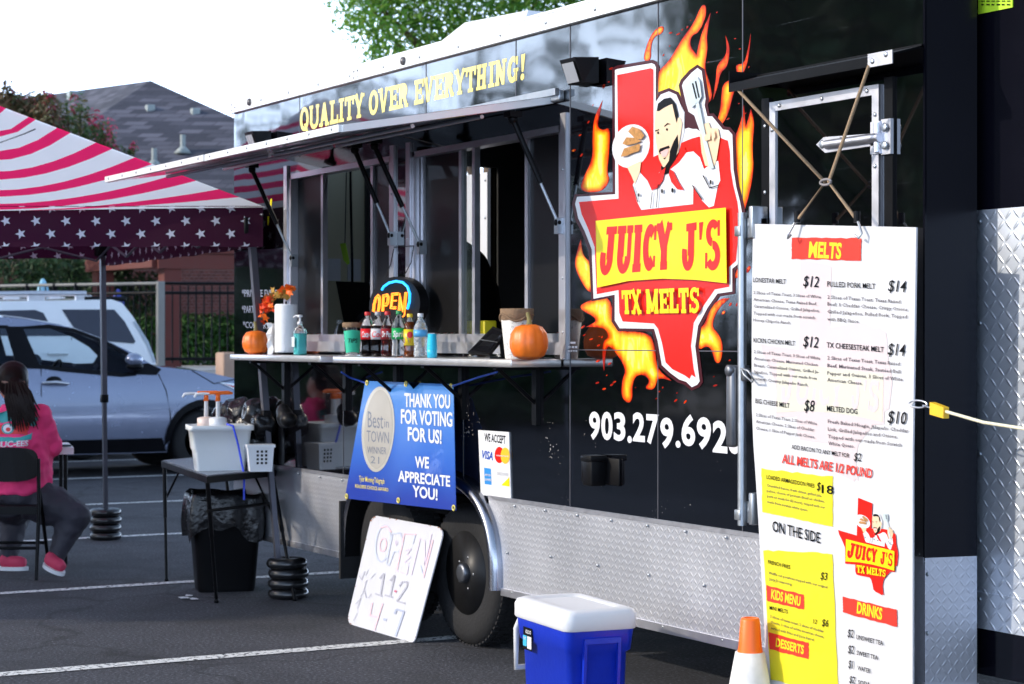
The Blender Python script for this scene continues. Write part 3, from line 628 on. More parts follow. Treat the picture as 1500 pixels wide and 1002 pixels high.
def side_sheet(t, name, polys, fx, mat, off=.006, both=True):
    polys = [ccw(p_) for p_ in polys]
    for sd_ in ((1, -1) if both else (1,)):
        mb = MB()
        allv = [Vector(q) for p in polys for q in p]; idx = []; k = 0
        for p in polys: idx.append(list(range(k, k+len(p)))); k += len(p)
        mnz = min(v.y for v in allv); mxz = max(v.y for v in allv); mny = min(v.x for v in allv); mxy = max(v.x for v in allv)
        for z in np.arange(mnz+.05, mxz, .08):
            for y in np.arange(mny+.07, mxy, .15): allv.append(Vector((y, z)))
        r = delaunay_2d_cdt(allv, [], idx, 0, 1e-4); keep = [f for f, o in zip(r[2], r[5]) if o]
        mb.add([(fx(v[1], sd_)+off*sd_, v[0], v[1]) for v in r[0]], keep, 0, True)
        obj(name, mb, mat, t)
for w in (W1, W2): side_sheet(ct, 'side_window', [w], cfx, m_cglass, -.012)
def ring_of(poly, k):
    c = Vector((sum(p[0] for p in poly)/len(poly), sum(p[1] for p in poly)/len(poly))); out = []
    n = len(poly)
    for i in range(n):
        a, b, d = Vector(poly[i-1]), Vector(poly[i]), Vector(poly[(i+1) % n]); e = ((b-a).normalized()+(d-b).normalized()); e = e.normalized() if e.length > 1e-6 else Vector((1, 0)); nn = Vector((-e.y, e.x))
        if (b-c).dot(nn) < 0: nn = -nn
        out.append(tuple(b+nn*k))
    return out
def ring_sheet(t, name, poly, k, fx, mat, off=.008):
    o = ring_of(poly, k); n = len(poly)
    for sd_ in (1, -1):
        mb = MB(); mb.add([(fx(p[1], sd_)+off*sd_, p[0], p[1]) for p in list(poly)+o], [(i, (i+1) % n, n+(i+1) % n, n+i) for i in range(n)]); obj(name, mb, mat, t)
ring_sheet(ct, 'window_trim', W1, .045, cfx, m_dtrim); ring_sheet(ct, 'window_trim', W2, .045, cfx, m_dtrim)
side_sheet(ct, 'pillar', [cyl([(20, 478), (29, 539), (64, 540), (45, 478)])], cfx, m_dtrim, .010)
side_sheet(ct, 'mirror_base', [cyl([(205, 534), (200, 548), (232, 549), (240, 541), (222, 532)])], cfx, m_dtrim, .012)
side_sheet(ct, 'sill_trim', [[(wf[0]-.44, .25), (wf[0]-.50, .40), (wb[0]+.50, .40), (wb[0]+.44, .25)]], cfx, m_dtrim, .012)
for c_ in (wf, wb):
    pts = [(c_[0]+rr*math.cos(R(a)), c_[1]+rr*math.sin(R(a))) for rr, rng in ((.40, range(-5, 186, 12)), (.47, range(185, -6, -12))) for a in rng]
    side_sheet(ct, 'arch_trim', [pts], cfx, m_dtrim, .014)
for sd_ in (1, -1):
    for c_ in (wf, wb): wheel(ct, cfx(.35, sd_)-sd_*.13, c_[0], wr, wr, .22, sd_)
for pts in ([(64, 540), (61, 575), (61, 640), (72, 668)], [(235, 548), (244, 572), (249, 610), (246, 668)], [(285, 543), (315, 562), (345, 556)]):
    q = cyl(pts); mb = MB(); mb.tube([(cfx(p[1], 1)+.002, p[0], p[1]) for p in q], .006, 5); obj('panel_gap', mb, m_dtrim, ct)
a, b = cy(62, 561), cy(101, 562); mb = MB(); mb.tube([(cfx(a[1], 1)+.03, a[0], a[1]), (cfx(a[1], 1)+.05, (a[0]+b[0])/2, a[1]+.005), (cfx(b[1], 1)+.03, b[0], b[1])], [.014, .022, .014], 8); obj('door_handle', mb, m_alum2, ct)
p = cy(81, 558); mb = MB(); mb.ball((cfx(p[1], 1), p[0], p[1]), (.012, .085, .05)); obj('handle_recess', mb, m_dtrim, ct)
p = cy(198, 527); mb = MB(); mb.ball((cfx(p[1], 1)+.10, p[0], p[1]), (.10, .10, .075)); mr = obj('wing_mirror', mb, m_car, ct)
mb = MB(); mb.ball((cfx(p[1], 1)+.10, p[0]+.01, p[1]-.075), (.095, .095, .045)); obj('mirror_shell', mb, m_dtrim, mr)
mb = MB(); q = cyl([(322, 560), (345, 562), (385, 580), (380, 588), (345, 571)]); mb.add([(cfx(p_[1], 1)+.014, p_[0], p_[1]) for p_ in q], [(0, 1, 2, 3, 4)]); obj('headlight', mb, m_alu, ct)
q = cyl([(328, 562), (352, 567), (380, 584), (352, 571)]); mb = MB(); mb.add([(cfx(p_[1], 1)+.018, p_[0], p_[1]) for p_ in q], [(0, 1, 2, 3)]); obj('turn_lamp', mb, M('lamp_red', (.6, .05, .05), rough=.2), ct)
# cabin
mb = MB(); mb.box((CX-1.62, prof[2][0]+.5, .3), (CX-.16, cy(232, 540)[0]-.3, .55)); obj('cabin_floor', mb, m_seat, ct)
for xs in (CX-.48, CX-1.28):
    yb_ = cy(118, 560)[0]; mb = MB(); mb.box((xs-.22, yb_-.1, .5), (xs+.22, yb_+.45, .68), 0, .06)
    mb.hexa([(xs-.22, yb_-.16, .6), (xs+.22, yb_-.16, .6), (xs+.22, yb_+.0, .6), (xs-.22, yb_+.0, .6)], [(xs-.18, yb_-.36, 1.13), (xs+.18, yb_-.36, 1.13), (xs+.18, yb_-.26, 1.13), (xs-.18, yb_-.26, 1.13)]); mb.ball((xs, yb_-.36, 1.22), (.13, .06, .09)); obj('seat', mb, m_seat, ct)
py_ = cy(122, 532); mb = MB(); bm = bmesh.new()
ring = [(CX-1.22+.18*math.cos(t), py_[0]+.07*math.sin(t), 1.03+.16*math.sin(t)) for t in np.linspace(0, 2*math.pi, 25)]; mb.tube(ring, .016, 6); mb.tube([ring[0], ring[12]], .02, 6); obj('steering_wheel', mb, m_black, ct)
p_ = cy(190, 548); mb = MB(); mb.box((CX-1.6, p_[0]-.15, .6), (CX-.2, p_[0]+.35, .98), 0, .08); obj('dashboard', mb, m_seat, ct)
# windscreen glass strips along the sloping front
def glass_band(t, name, pts, fx, mat, inset=.14, off=.02):
    mb = MB()
    for i in range(len(pts)-1):
        a, b = pts[i], pts[i+1]; d = Vector((b[0]-a[0], b[1]-a[1])).normalized(); n = Vector((-d.y, d.x)); n = n if n.y > 0 else -n
        row = []
        for q in (a, b):
            l, r_ = fx(q[1], 1)-inset, fx(q[1], -1)+inset; row.append([(l+(r_-l)*k/6, q[0]+n.x*off, q[1]+n.y*off+.035*math.sin(k/6*math.pi)) for k in range(7)])
        mb.add(row[0]+row[1], [(k, k+1, 8+k, 7+k) for k in range(6)], 0, True)
    return obj(name, mb, mat, t)
glass_band(ct, 'windscreen', cyl([(132, 485), (160, 496), (200, 516), (228, 534)]), cfx, m_tint)
# white SUV behind it, tail to the right
SX = -15.35; sy = lambda px, py: (XP(px, py, SX).y, XP(px, py, SX).z); syl = lambda L: [sy(*p) for p in L]
top = syl([(-520, 650), (-520, 560), (-480, 545), (-350, 535), (-270, 470), (-200, 447), (-60, 441), (80, 440), (175, 438), (190, 443), (203, 462), (218, 492), (228, 520), (232, 545), (234, 600), (230, 650)])
swf = (top[0][0]+.95, .38); swb = (top[-1][0]-.95, .38)
prof = top+[(top[-1][0], .3), (swb[0]+.46, .3)]+arch(swb, .44)+[(swb[0]-.46, .3), (swf[0]+.46, .3)]+arch(swf, .44)+[(swf[0]-.46, .3)]
SW1 = syl([(100, 453), (120, 490), (150, 499), (200, 503), (203, 500), (190, 470), (177, 453)]); SW2 = syl([(-60, 456), (-75, 500), (90, 500), (72, 458), (60, 453.5)]); SW3 = syl([(-80, 456), (-190, 470), (-225, 500), (-95, 500)])
st, sfx = car('sport_utility', SX, None, prof, .3, 1.12, .24, 1.9, [], None, (m_suvp, m_tint), 'white sport utility vehicle with dark windows and roof rails, parked behind the silver blue car', 1.85)
st['category'] = 'car'
for w in (SW1, SW2, SW3): side_sheet(st, 'side_window', [w], sfx, m_tint, .010)
for sd_ in (1, -1):
    for c_ in (swf, swb): wheel(st, sfx(.38, sd_)-sd_*.14, c_[0], .38, .38, .24, sd_)
    xr = sfx(1.85, sd_)-sd_*.12; pts = [sy(-160, 436), sy(-60, 431), sy(60, 429), sy(140, 429)]
    mb = MB(); mb.tube([(xr, q[0], q[1]) for q in pts], .035, 8)
    for q in (sy(-150, 438), sy(66, 434), sy(136, 434)): mb.box((xr-.03, q[0]-.10, q[1]-.12), (xr+.03, q[0]+.10, q[1]+.02))
    obj('roof_rail', mb, m_alum2, st)
    q = sy(165, 437); mb = MB(); mb.box((xr-.04, q[0]-.25, q[1]-.03), (xr+.04, q[0]+.3, q[1]+.03), 0, .02); obj('rail_end', mb, m_dtrim, st)
q = syl([(206, 470), (222, 500), (230, 530), (226, 531), (217, 501), (202, 472)]); side_sheet(st, 'rear_gap', [q], sfx, m_zinc, .008)
mb = MB(); ps = syl([(-90, 503), (-90, 640)]); mb.tube([(sfx(p[1], 1)+.003, p[0], p[1]) for p in ps], .006, 5); ps = syl([(92, 503), (96, 640)]); mb.tube([(sfx(p[1], 1)+.003, p[0], p[1]) for p in ps], .006, 5); obj('panel_gap', mb, m_dtrim, st)
a = sy(70, 527); mb = MB(); mb.tube([(sfx(a[1], 1)+.03, a[0]-.12, a[1]), (sfx(a[1], 1)+.04, a[0]+.12, a[1])], .018, 8); obj('door_handle', mb, m_suvp, st)
print('p2 ok')
# ================================================================ food trailer
TR = thing('food_trailer', 'long black food trailer with fiery Texas logo, serving windows and diamond plate skirt', 'food trailer', (.3, 1.2, 0))
XL, XR, ZT, ZS, ZB = -2.92, 3.45, 2.885, .743, .318
WZ0, WZ1 = 1.425, 2.447
OPN = ((-2.06, -.70), (-.46, 1.035))
rect = lambda x0, z0, x1, z1: [(x0, z0), (x1, z0), (x1, z1), (x0, z1)]
mb = MB(); mb.sheet([rect(XL, ZS, XR, ZT)]+[rect(a, WZ0, b, WZ1) for a, b in OPN], lambda u, v: (u, 0, v), 0, True)
mb.sheet([rect(XL, ZS, XR, ZT)]+[rect(a, WZ0, b, WZ1) for a, b in OPN], lambda u, v: (u, .05, v), 0, True)
for a, b in OPN:
    for p, q in (((a, WZ0), (b, WZ0)), ((b, WZ0), (b, WZ1)), ((b, WZ1), (a, WZ1)), ((a, WZ1), (a, WZ0))):
        mb.add([(p[0], 0, p[1]), (q[0], 0, q[1]), (q[0], .05, q[1]), (p[0], .05, p[1])], [(0, 1, 2, 3)])
obj('side_wall', mb, m_wall, TR)
mb = MB()
for x in (-1.3, .10, 1.108, 1.81, 2.40): mb.box((x-.0025, -.0022, ZS), (x+.0025, 0, WZ0 if x < 1.04 else ZT))
for x in (-1.9, -.3, .62): mb.box((x-.0025, -.0022, 2.53), (x+.0025, 0, ZT))
mb.box((1.08, -.0022, 1.446), (2.40, 0, 1.450)); obj('panel_seam', mb, M('seam_grey', (.08, .08, .09), rough=.3), TR)
def screws(mb, pts, r=.007, y=0., mi=1):
    for (x, z) in pts: mb.lathe([(r, 0), (r, -.002), (r*.6, -.004), (0, -.0045)], (x, y, z), 8, mi, axis='Y')
mb = MB(); mb.box((XL-.02, -.022, ZT), (-1.10, 0, 2.955)); mb.box((-1.095, -.022, ZT), (XR, 0, 2.955)); mb.box((XL-.02, -.026, ZT-.004), (XR, -.0, ZT+.006)); mb.box((XL-.02, -.026, 2.95), (XR, .3, 2.962))
screws(mb, [(x, 2.915) for x in np.arange(-2.85, 3.4, .42)]+[(-1.12, 2.935), (-1.12, 2.9), (-1.07, 2.935), (-1.07, 2.9), (-2.91, 2.935), (-2.91, 2.9)], .011, -.022); obj('roof_trim', mb, [m_trim, m_zinc], TR)
for p in (W(597, 90), W(371, 150)):
    mb = MB(); mb.lathe([(.023, -.02), (.023, -.028), (.018, -.036), (0, -.04)], (p.x, 0, p.z), 14, axis='Y'); obj('marker_light', mb, M('marker_lens', (.10, .09, .09), rough=.2), TR)
LIGHT_HOLE = [(-2.75, .25), (-2.2, .25), (-2.2, 1.3), (-2.75, 1.3)]; ROOF = [(XL, 0), (XR, 0), (XR, 2.44), (XL, 2.44)]  # unseen roof opening added to let sky light onto the tail liner
mb = MB(); [mb.sheet([ROOF, LIGHT_HOLE], lambda u, v, z=z: (u, v, z), 0, True) for z in (2.905, 2.94)]; obj('roof', mb, m_trim, TR)
mb = MB(); mb.box((XL, 2.39, ZB), (XR, 2.44, 2.9)); obj('far_wall', mb, m_wall2, TR)
mb = MB(); mb.box((XL+.05, .051, .62), (XR, 2.39, .72)); obj('floor_pan', mb, m_under, TR)
# tail wall with doorway, its white door swung open outside
DY0, DY1 = .90, 1.835
mb = MB(); mb.sheet([[(0, ZB), (2.44, ZB), (2.44, 2.9), (0, 2.9)], [(DY0, .75), (DY1, .75), (DY1, 2.62), (DY0, 2.62)]], lambda u, v: (XL, u, v), 0, True); mb.box((XL, -.0, ZB), (XL+.03, .05, ZS)); obj('tail_wall', mb, m_wall2, TR)
mb = MB(); mb.sheet([[(.052, .73), (2.388, .73), (2.388, 2.9), (.052, 2.9)], [(DY0, .75), (DY1, .75), (DY1, 2.62), (DY0, 2.62)]], lambda u, v: (XL+.02, u, v), 0, True)
obj('interior_liner', mb, [m_inner], TR)
mb = MB(); mb.box((XL+.025, DY1, .73), (XL+.04, 2.36, 2.88)); mb.box((XL+.025, DY0, 2.62), (XL+.04, DY1, 2.88)); mb.box((XL+.03, 2.36, .73), (-.2, 2.388, 2.9)); mb.sheet([[(XL+.03, .06), (3.4, .06), (3.4, 2.38), (XL+.03, 2.38)], LIGHT_HOLE], lambda u, v: (u, v, 2.88), 0, True); mb.box((XL+.03, DY0-.03, .75), (XL+.06, DY0, 2.62)); obj('shadowed_liner', mb, M('shade_toned_liner', (.05, .05, .05), rough=.4, metal=.5), TR)  # dark colour paints in the shade deep inside the trailer
mb = MB(); mb.box((-.2, 2.36, .73), (3.4, 2.388, 2.9)); mb.box((1.2, .06, .73), (1.23, 2.38, 2.86)); obj('shade_liner', mb, M('shade_toned_liner', (.05, .05, .05), rough=.4, metal=.5), TR)  # same painted-in shade; the partition keeps the right window dark
mb = MB(); mb.box((XL-1.0, DY1-.02, .76), (XL-.03, DY1+.02, 2.60)); dr = obj('rear_door', mb, m_white, TR)
mb = MB(); screws(mb, [(XL-.1-.16*k, 2.55) for k in range(5)]+[(XL-.10, z) for z in (2.3, 2.0, 1.7)], .012, DY1-.021, 0); obj('rivet', mb, m_zinc, dr)
mb = MB(); mb.box((XL-.03, DY1-.035, .76), (XL+.0, DY1+.02, 2.62)); mb.box((XL-.055, DY1-.03, .76), (XL-.04, DY1-.02, 2.6)); obj('door_gasket', mb, m_black, dr)
mb = MB(); mb.box((XL+.5, .10, .75), (-.85, .55, 1.38)); mb.box((-.40, .10, .75), (1.15, .5, 1.40)); obj('counter', mb, m_alum2, TR)
mb = MB(); mb.box((-.9, 1.75, .75), (1.1, 2.35, 1.5)); mb.box((-.9, 1.8, 2.25), (1.1, 2.35, 2.6)); obj('cooking_range', mb, m_zinc, TR)
for p in (W(460, 345, .8), ): pass
mb = MB()
for y in (.66, .80): mb.box((XL+.021, y-.045, 1.86), (XL+.03, y+.045, 2.0))
obj('power_socket', mb, m_white, TR)
mb = MB(); mb.tube([(XL+.05, .76, 2.85), (XL+.05, .765, 2.4), (XL+.05, .775, 2.0), (XL+.05, .78, 1.55)], .008, 6); obj('power_cord', mb, m_black, TR)
# roof of the nose, corner post and nose box
mb = MB(); mb.add([(XR, 0, ZS), (3.485, .20, ZS), (3.485, .20, 2.95), (XR, 0, 2.95)], [(0, 1, 2, 3)]); mb.box((3.40, .012, 2.885), (3.475, .2, 2.95)); mb.box((XR-.006, -.004, ZS), (XR+.003, .004, 2.885)); obj('corner_panel', mb, m_wall2, TR)
mb = MB(); mb.add([(XR+.004, -.004, ZB), (3.490, .196, ZB), (3.490, .196, ZS+.01), (XR+.004, -.004, ZS+.01)], [(0, 1, 2, 3)]); mb.box((XR, -.012, ZB-.03), (3.495, .2, ZB)); screws(mb, [(XR+.02, .70), (XR+.02, .5)], .008, -.006); obj('corner_skirt', mb, [m_plate, m_zinc], TR)
NY = .235; pz = lambda px, py: W(px, py, NY)
mb = MB(); mb.box((3.30, NY+.004, .34), (5.6, 2.1, 2.85)); obj('nose_box', mb, m_wall2, TR)
a, b_, c_, d_ = pz(1434, 309), pz(1440, 920), pz(1600, 944), pz(1600, 298)
a.x -= .03; b_.x = a.x
mb = MB(); zt = 1.94; mb.box((a.x, NY-.004, .50), (5.58, NY+.004, zt)); mb.box((a.x-.004, NY-.008, .62), (5.58, NY-.004, .626)); screws(mb, [(a.x+.04, z) for z in (1.9, 1.55, 1.1, .8, .6)], .008, NY-.005); obj('stone_guard', mb, [diamond_plate('coarse_diamond_plate', (.55, .60, .68), .038, .8), m_zinc], TR)
# skirt
ax0, ax1, az = -1.235, .495, .86
def arcpts(x0, x1, zb, zt, n=28):
    cx, rx = (x0+x1)/2, (x1-x0)/2; return [(cx-rx*math.copysign(abs(math.cos(t))**.62, math.cos(t)), zb+(zt-zb)*abs(math.sin(t))**.7) for t in np.linspace(0, math.pi, n)]
ar = [p for p in arcpts(ax0, ax1, ZB, az)]
sk = []
mbk = MB()
la = [p for p in ar if p[1] < ZS and p[0] < -.37]; ra = [p for p in ar if p[1] < ZS and p[0] > -.37]
polyL = [(XL, ZB), (ax0, ZB)]+[p for p in la if p[1] > ZB+.01]+[(la[-1][0]+.005, ZS), (XL, ZS)]
polyR = [(XR, ZB), (XR, ZS), (ra[0][0]-.005, ZS)]+[p for p in ra if p[1] > ZB+.01]+[(ax1, ZB)]
for p in (polyL, polyR): mbk.sheet([p], lambda u, v: (u, -.003, v))
obj('skirt', mbk, m_plate, TR)
mb = MB(); mb.box((XL, -.012, ZB-.022), (ax0, 0, ZB+.012)); mb.box((ax1, -.012, ZB-.022), (XR, 0, ZB+.012)); mb.box((XL, -.007, ZS-.005), (la[-1][0], 0, ZS+.012)); mb.box((ra[0][0], -.007, ZS-.005), (XR, 0, ZS+.012))
screws(mb, [(x, ZS-.02) for x in np.arange(-2.8, -1.2, .3)]+[(x, ZS-.02) for x in np.arange(.62, 3.4, .28)]+[(x, ZB+.002) for x in np.arange(.6, 3.4, .42)]+[(x, ZB+.002) for x in np.arange(-2.8, -1.3, .42)]+[(.55, .5), (.95, .52), (1.35, .52), (1.75, .52), (2.15, .52)], .007, -.009)
obj('skirt_rail', mb, [m_alum2, m_zinc], TR)
mb = MB(); mb.box((XL+.1, .02, .35), (XR, 2.4, .61)); 
mb = MB(); mb.box((XL+.05, .03, .50), (ax0-.05, 2.4, .62)); mb.box((ax1+.05, .03, .36), (XR, 2.4, .62)); mb.box((ax0-.05, .45, .5), (ax1+.05, 2.0, .62)); mb.box((ax0-.05, .42, .62), (ax1+.05, .46, .98)); obj('chassis', mb, m_under, TR)
# fender: a shiny arch band standing out of the wall, dark inside
outer = arcpts(ax0-.0, ax1+.0, ZB+.0, az, 44); inner = arcpts(ax0+.05, ax1-.05, ZB, az-.05, 44)
mb = MB(); n = len(outer)
vs = []
for (o, i) in zip(outer, inner): vs += [(o[0], 0, o[1]), (o[0], -.025, o[1]), ((o[0]*.75+i[0]*.25), -.05, (o[1]*.75+i[1]*.25)), ((o[0]*.3+i[0]*.7), -.056, o[1]*.3+i[1]*.7), (i[0], -.045, i[1])]
mb.add(vs, [(5*k+j, 5*k+j+1, 5*k+6+j, 5*k+5+j) for k in range(n-1) for j in range(4)], 0, True); fe = obj('fender', mb, M('fender_steel', (.34, .35, .39), rough=.22, metal=1, var=.15, scale=6), TR)
mb = MB(); vs = []
for i in inner: vs += [(i[0], -.044, i[1]), (i[0], .40, i[1])]
mb.add(vs, [(2*k, 2*k+1, 2*k+3, 2*k+2) for k in range(n-1)], 0, True); mb.add([(p[0], .40, p[1]) for p in inner], [tuple(range(n))]); obj('fender_lining', mb, m_under, fe)
mb = MB(); mb.box((ax0+.03, -.07, .20), (ax0+.05, .30, .62), 0); obj('mud_flap', mb, m_rubber, fe)
def tyre(x, y0, sd, lab=None):
    r = .353; w = .205; c = (x, y0+w/2, r)
    prof = [(r*.56, -w*.42), (r*.66, -w*.5), (r*.84, -w*.5), (r*.93, -w*.46), (r*.985, -w*.36), (r, -w*.30), (r, w*.30), (r*.96, w*.42), (r*.8, w*.5), (r*.56, w*.42)]
    mb = MB(); mb.lathe(prof, c, 56, axis='Y')
    for k in range(64):
        a = 2*math.pi*k/64
        for dy in (-.062, -.02, .02, .062):
            aa = a+(dy*4); cc, ss = math.cos(aa), math.sin(aa); t = Vector((-ss, 0, cc))*.010; nrm = Vector((cc, 0, ss))
            b0 = Vector((x, c[1]+dy-.016, r))+nrm*(r-.004); q = [b0-t, b0+t, b0+t+Vector((0, .032, 0)), b0-t+Vector((0, .032, 0))]
            mb.hexa(q, [p+nrm*.009 for p in q])
    ty = obj('tyre', mb, m_rubber, TR)
    mb = MB(); yy = c[1]-w*.5 if sd < 0 else c[1]+w*.5
    mb.lathe([(r*.58, .01), (r*.56, .035), (r*.50, .07), (r*.34, .075), (r*.30, .045), (r*.12, .045), (.0, .05)], (x, yy, r), 40, axis='Y')
    for k in range(8):
        a = 2*math.pi*k/8; cc, ss = math.cos(a), math.sin(a); t = Vector((-ss, 0, cc)); m_ = Vector((x, yy+.045, r))
        q = [m_+Vector((cc, 0, ss))*.06-t*.03, m_+Vector((cc, 0, ss))*.06+t*.03, m_+Vector((cc, .0, ss))*.19+t*.018, m_+Vector((cc, 0, ss))*.19-t*.018]
        mb.hexa(q, [p+Vector((0, -.02, 0)) for p in q])
    rm = obj('rim', mb, M('wheel_black', (.014, .014, .015), rough=.42, metal=.2, var=.2, spec=.3), ty)
    mb = MB(); mb.lathe([(.048, .045), (.048, -.012), (.040, -.02), (.030, -.022), (.0, -.022)], (x, yy, r), 20, axis='Y')
    for k in range(5): a = 2*math.pi*k/5; mb.lathe([(.012, .05), (.012, .015), (.006, .008), (0, .008)], (x+.08*math.cos(a), yy, r+.08*math.sin(a)), 8, axis='Y')
    obj('hub_cap', mb, M('hub_steel', (.16, .17, .19), rough=.4, metal=.9, var=.3), ty)
tyre(.045, .03, -1); tyre(-.84, .03, -1)
mb = MB(); [mb.tube([(x, .2, .353), (x, 2.2, .353)], .04, 8) for x in (.045, -.84)]; obj('axle', mb, m_under, TR)
tyre(.045, 2.15, 1); tyre(-.84, 2.15, 1)
# ---------------------------------------------------------------- serving windows
m_scr = M('dark_mesh_screen', (.022, .021, .022), rough=.30, var=.15, scale=4, alpha=.93)
def bar(x0, z0, x1, z1, y0, y1): return MB().box((x0, y0, z0), (x1, y1, z1))
m_scr2 = M('grey_glass', (.10, .13, .11), rough=.05, alpha=.16, var=.05)
def swin(name, x0, x1, panes, posts, lab):
    wz0, wz1 = WZ0, WZ1; y = .045
    mb = MB()
    mb.box((x0, .0, wz1-.03), (x1, .075, wz1)); mb.box((x0, 0, wz0), (x0+.028, .075, wz1)); mb.box((x1-.028, 0, wz0), (x1, .075, wz1))
    mb.box((x0, -.004, wz0), (x1, .03, wz0+.055)); mb.box((x0, .03, wz0+.01), (x1, .10, wz0+.04)); mb.box((x0, .055, wz0+.04), (x1, .12, wz0+.095))
    w = obj(name, mb, m_alum2, TR, label=lab)
    for (a, b, mm, nm) in panes: obj(nm, MB().box((a, y, wz0+.10), (b, y+.006, wz1-.03)), mm, w)
    for x in posts: obj('sliding_frame', MB().box((x-.014, y-.014, wz0+.095), (x+.014, y+.016, wz1-.03)), m_alum2, w)
    pass
    # outer trim standing on the wall, with screws
    for a in (x0-.05, x1+.004): mb = MB(); mb.box((a, -.012, wz0-.02), (a+.046, 0, wz1+.05)); screws(mb, [(a+.023, z) for z in np.arange(wz0+.1, wz1, .24)], .006, -.012); obj('window_trim', mb, [m_alum2, m_zinc], w)
wx = lambda px: W(px, 300, .05).x
swin('serving_window', OPN[0][0], OPN[0][1], [(OPN[0][0]+.03, wx(474), m_scr, 'insect_screen'), (wx(550), OPN[0][1]-.03, m_scr, 'insect_screen')], [wx(476), wx(549)], 'left serving window with a half open screen')
swin('serving_window', OPN[1][0], OPN[1][1], [(wx(625), wx(677), m_scr, 'insect_screen'), (wx(681), wx(698), m_scr2, 'glass_pane'), (wx(777), wx(821), m_scr, 'insect_screen')], [wx(679), wx(698.5), wx(776), wx(623)], 'right serving window with a wide open gap')
# ---------------------------------------------------------------- awning flaps
m_awn = wall_mat('awning_underside', (.012, .012, .013), .12, .14)
hz = 2.545; fz_, fy = 2.366, -1.04
def awning(x0, x1, stx):
    th_ = .035; mb = MB()
    dz = hz-fz_
    b = [(x0, -.01, hz), (x1, -.01, hz), (x1, fy, fz_), (x0, fy, fz_)]; up = Vector((0, -.03, .0))
    mb.hexa([Vector(p) for p in b], [Vector(p)+Vector((0, -.005, th_)) for p in b]); aw = obj('awning', mb, [m_awn], TR)
    mb = MB()
    def lip(p, q, w=.006, out=.008, hh=.023):
        p, q = Vector(p), Vector(q); d = (q-p).normalized(); o = d.cross(Vector((0, 0, 1))).normalized()*out
        k = [p-o, q-o, q+o, p+o]; mb.hexa([a_+Vector((0, 0, -hh*.35)) for a_ in k], [a_+Vector((0, 0, hh)) for a_ in k])
    lip((x0-.009, fy-.009, fz_+.01), (x1+.009, fy-.009, fz_+.01), out=.009); lip((x0-.009, -.012, hz+.01), (x0-.009, fy, fz_+.01)); lip((x1+.009, fy, fz_+.01), (x1+.009, -.012, hz+.01))
    for k in range(7): x = x0+.06+(x1-x0-.12)*k/6; mb.lathe([(.008, 0), (.006, -.004), (0, -.005)], (x, fy-.018, fz_+.02), 8, 1, axis='Y')
    obj('awning_frame', mb, [m_trim, m_zinc], aw)
    mb = MB()
    for y in (-.36, -.70): z = hz+(fz_-hz)*(y/fy); mb.tube([(x0+.01, y, z-.012), (x1-.01, y, z-.012)], .010, 6)
    obj('awning_rib', mb, m_zinc, aw)
    for xt, yt, zt_, xb, zb_ in stx:
        p0, p1 = Vector((xt, yt, zt_)), Vector((xb, -.03, zb_)); mb = MB(); mm = p0.lerp(p1, .62)
        mb.tube([p0, mm], .013, 8); mb.tube([mm, p1], .007, 8, 1); mb.ball(p0, .022); mb.ball(p1, .018); mb.box((p0.x-.03, p0.y-.03, p0.z+.01), (p0.x+.03, p0.y+.03, p0.z+.035)); mb.box((p1.x-.015, -.04, p1.z-.05), (p1.x+.015, 0, p1.z+.02), 1)
        obj('gas_strut', mb, [m_blackm, m_zinc], aw)
awning(-2.17, -.64, [(-2.03, -.241, 2.475), ][0:0]+[(-2.03, -.24, 2.462, -1.94, 1.958), (-.72, -.20, 2.468, -.649, 2.029)])
awning(-.60, .965, [(-.38, -.25, 2.46, -.311, 1.97), (.93, -.19, 2.47, 1.05, 2.011)])
mb = MB(); mb.box((-2.2, -.03, hz+.005), (1.06, 0, hz+.055), 0, .008); mb.box((-.62, -.05, hz+.03), (1.06, -.028, hz+.06)); obj('hinge_rail', mb, m_zinc, TR)
# ---------------------------------------------------------------- shelves
SZ = 1.405
m_shelf = M('shelf_aluminium', (.72, .70, .68), rough=.3, metal=.8, var=.1, scale=20)
def shelf(x0, x1, y, br):
    mb = MB(); mb.box((x0, y, SZ-.034), (x1, -.004, SZ), 0, .004); s = obj('serving_shelf', mb, m_shelf, TR)
    for x in br:
        mb = MB(); mb.box((x-.02, -.02, SZ-.30), (x+.02, 0, SZ-.034)); mb.tube([(x, y*.8, SZ-.04), (x, -.015, SZ-.20)], .010, 6); mb.box((x-.015, y*.85, SZ-.05), (x+.015, 0, SZ-.034)); obj('bracket', mb, m_blackm, s)
    return s
shelf(-2.32, -1.02, -.262, (-2.1, -1.25)); shelf(-.86, 1.04, -.262, (-.62, .10, .82))
mb = MB(); mb.box((-1.02, -.12, SZ-.03), (-.86, -.004, SZ-.008)); obj('shelf_bridge', mb, m_zinc, TR)
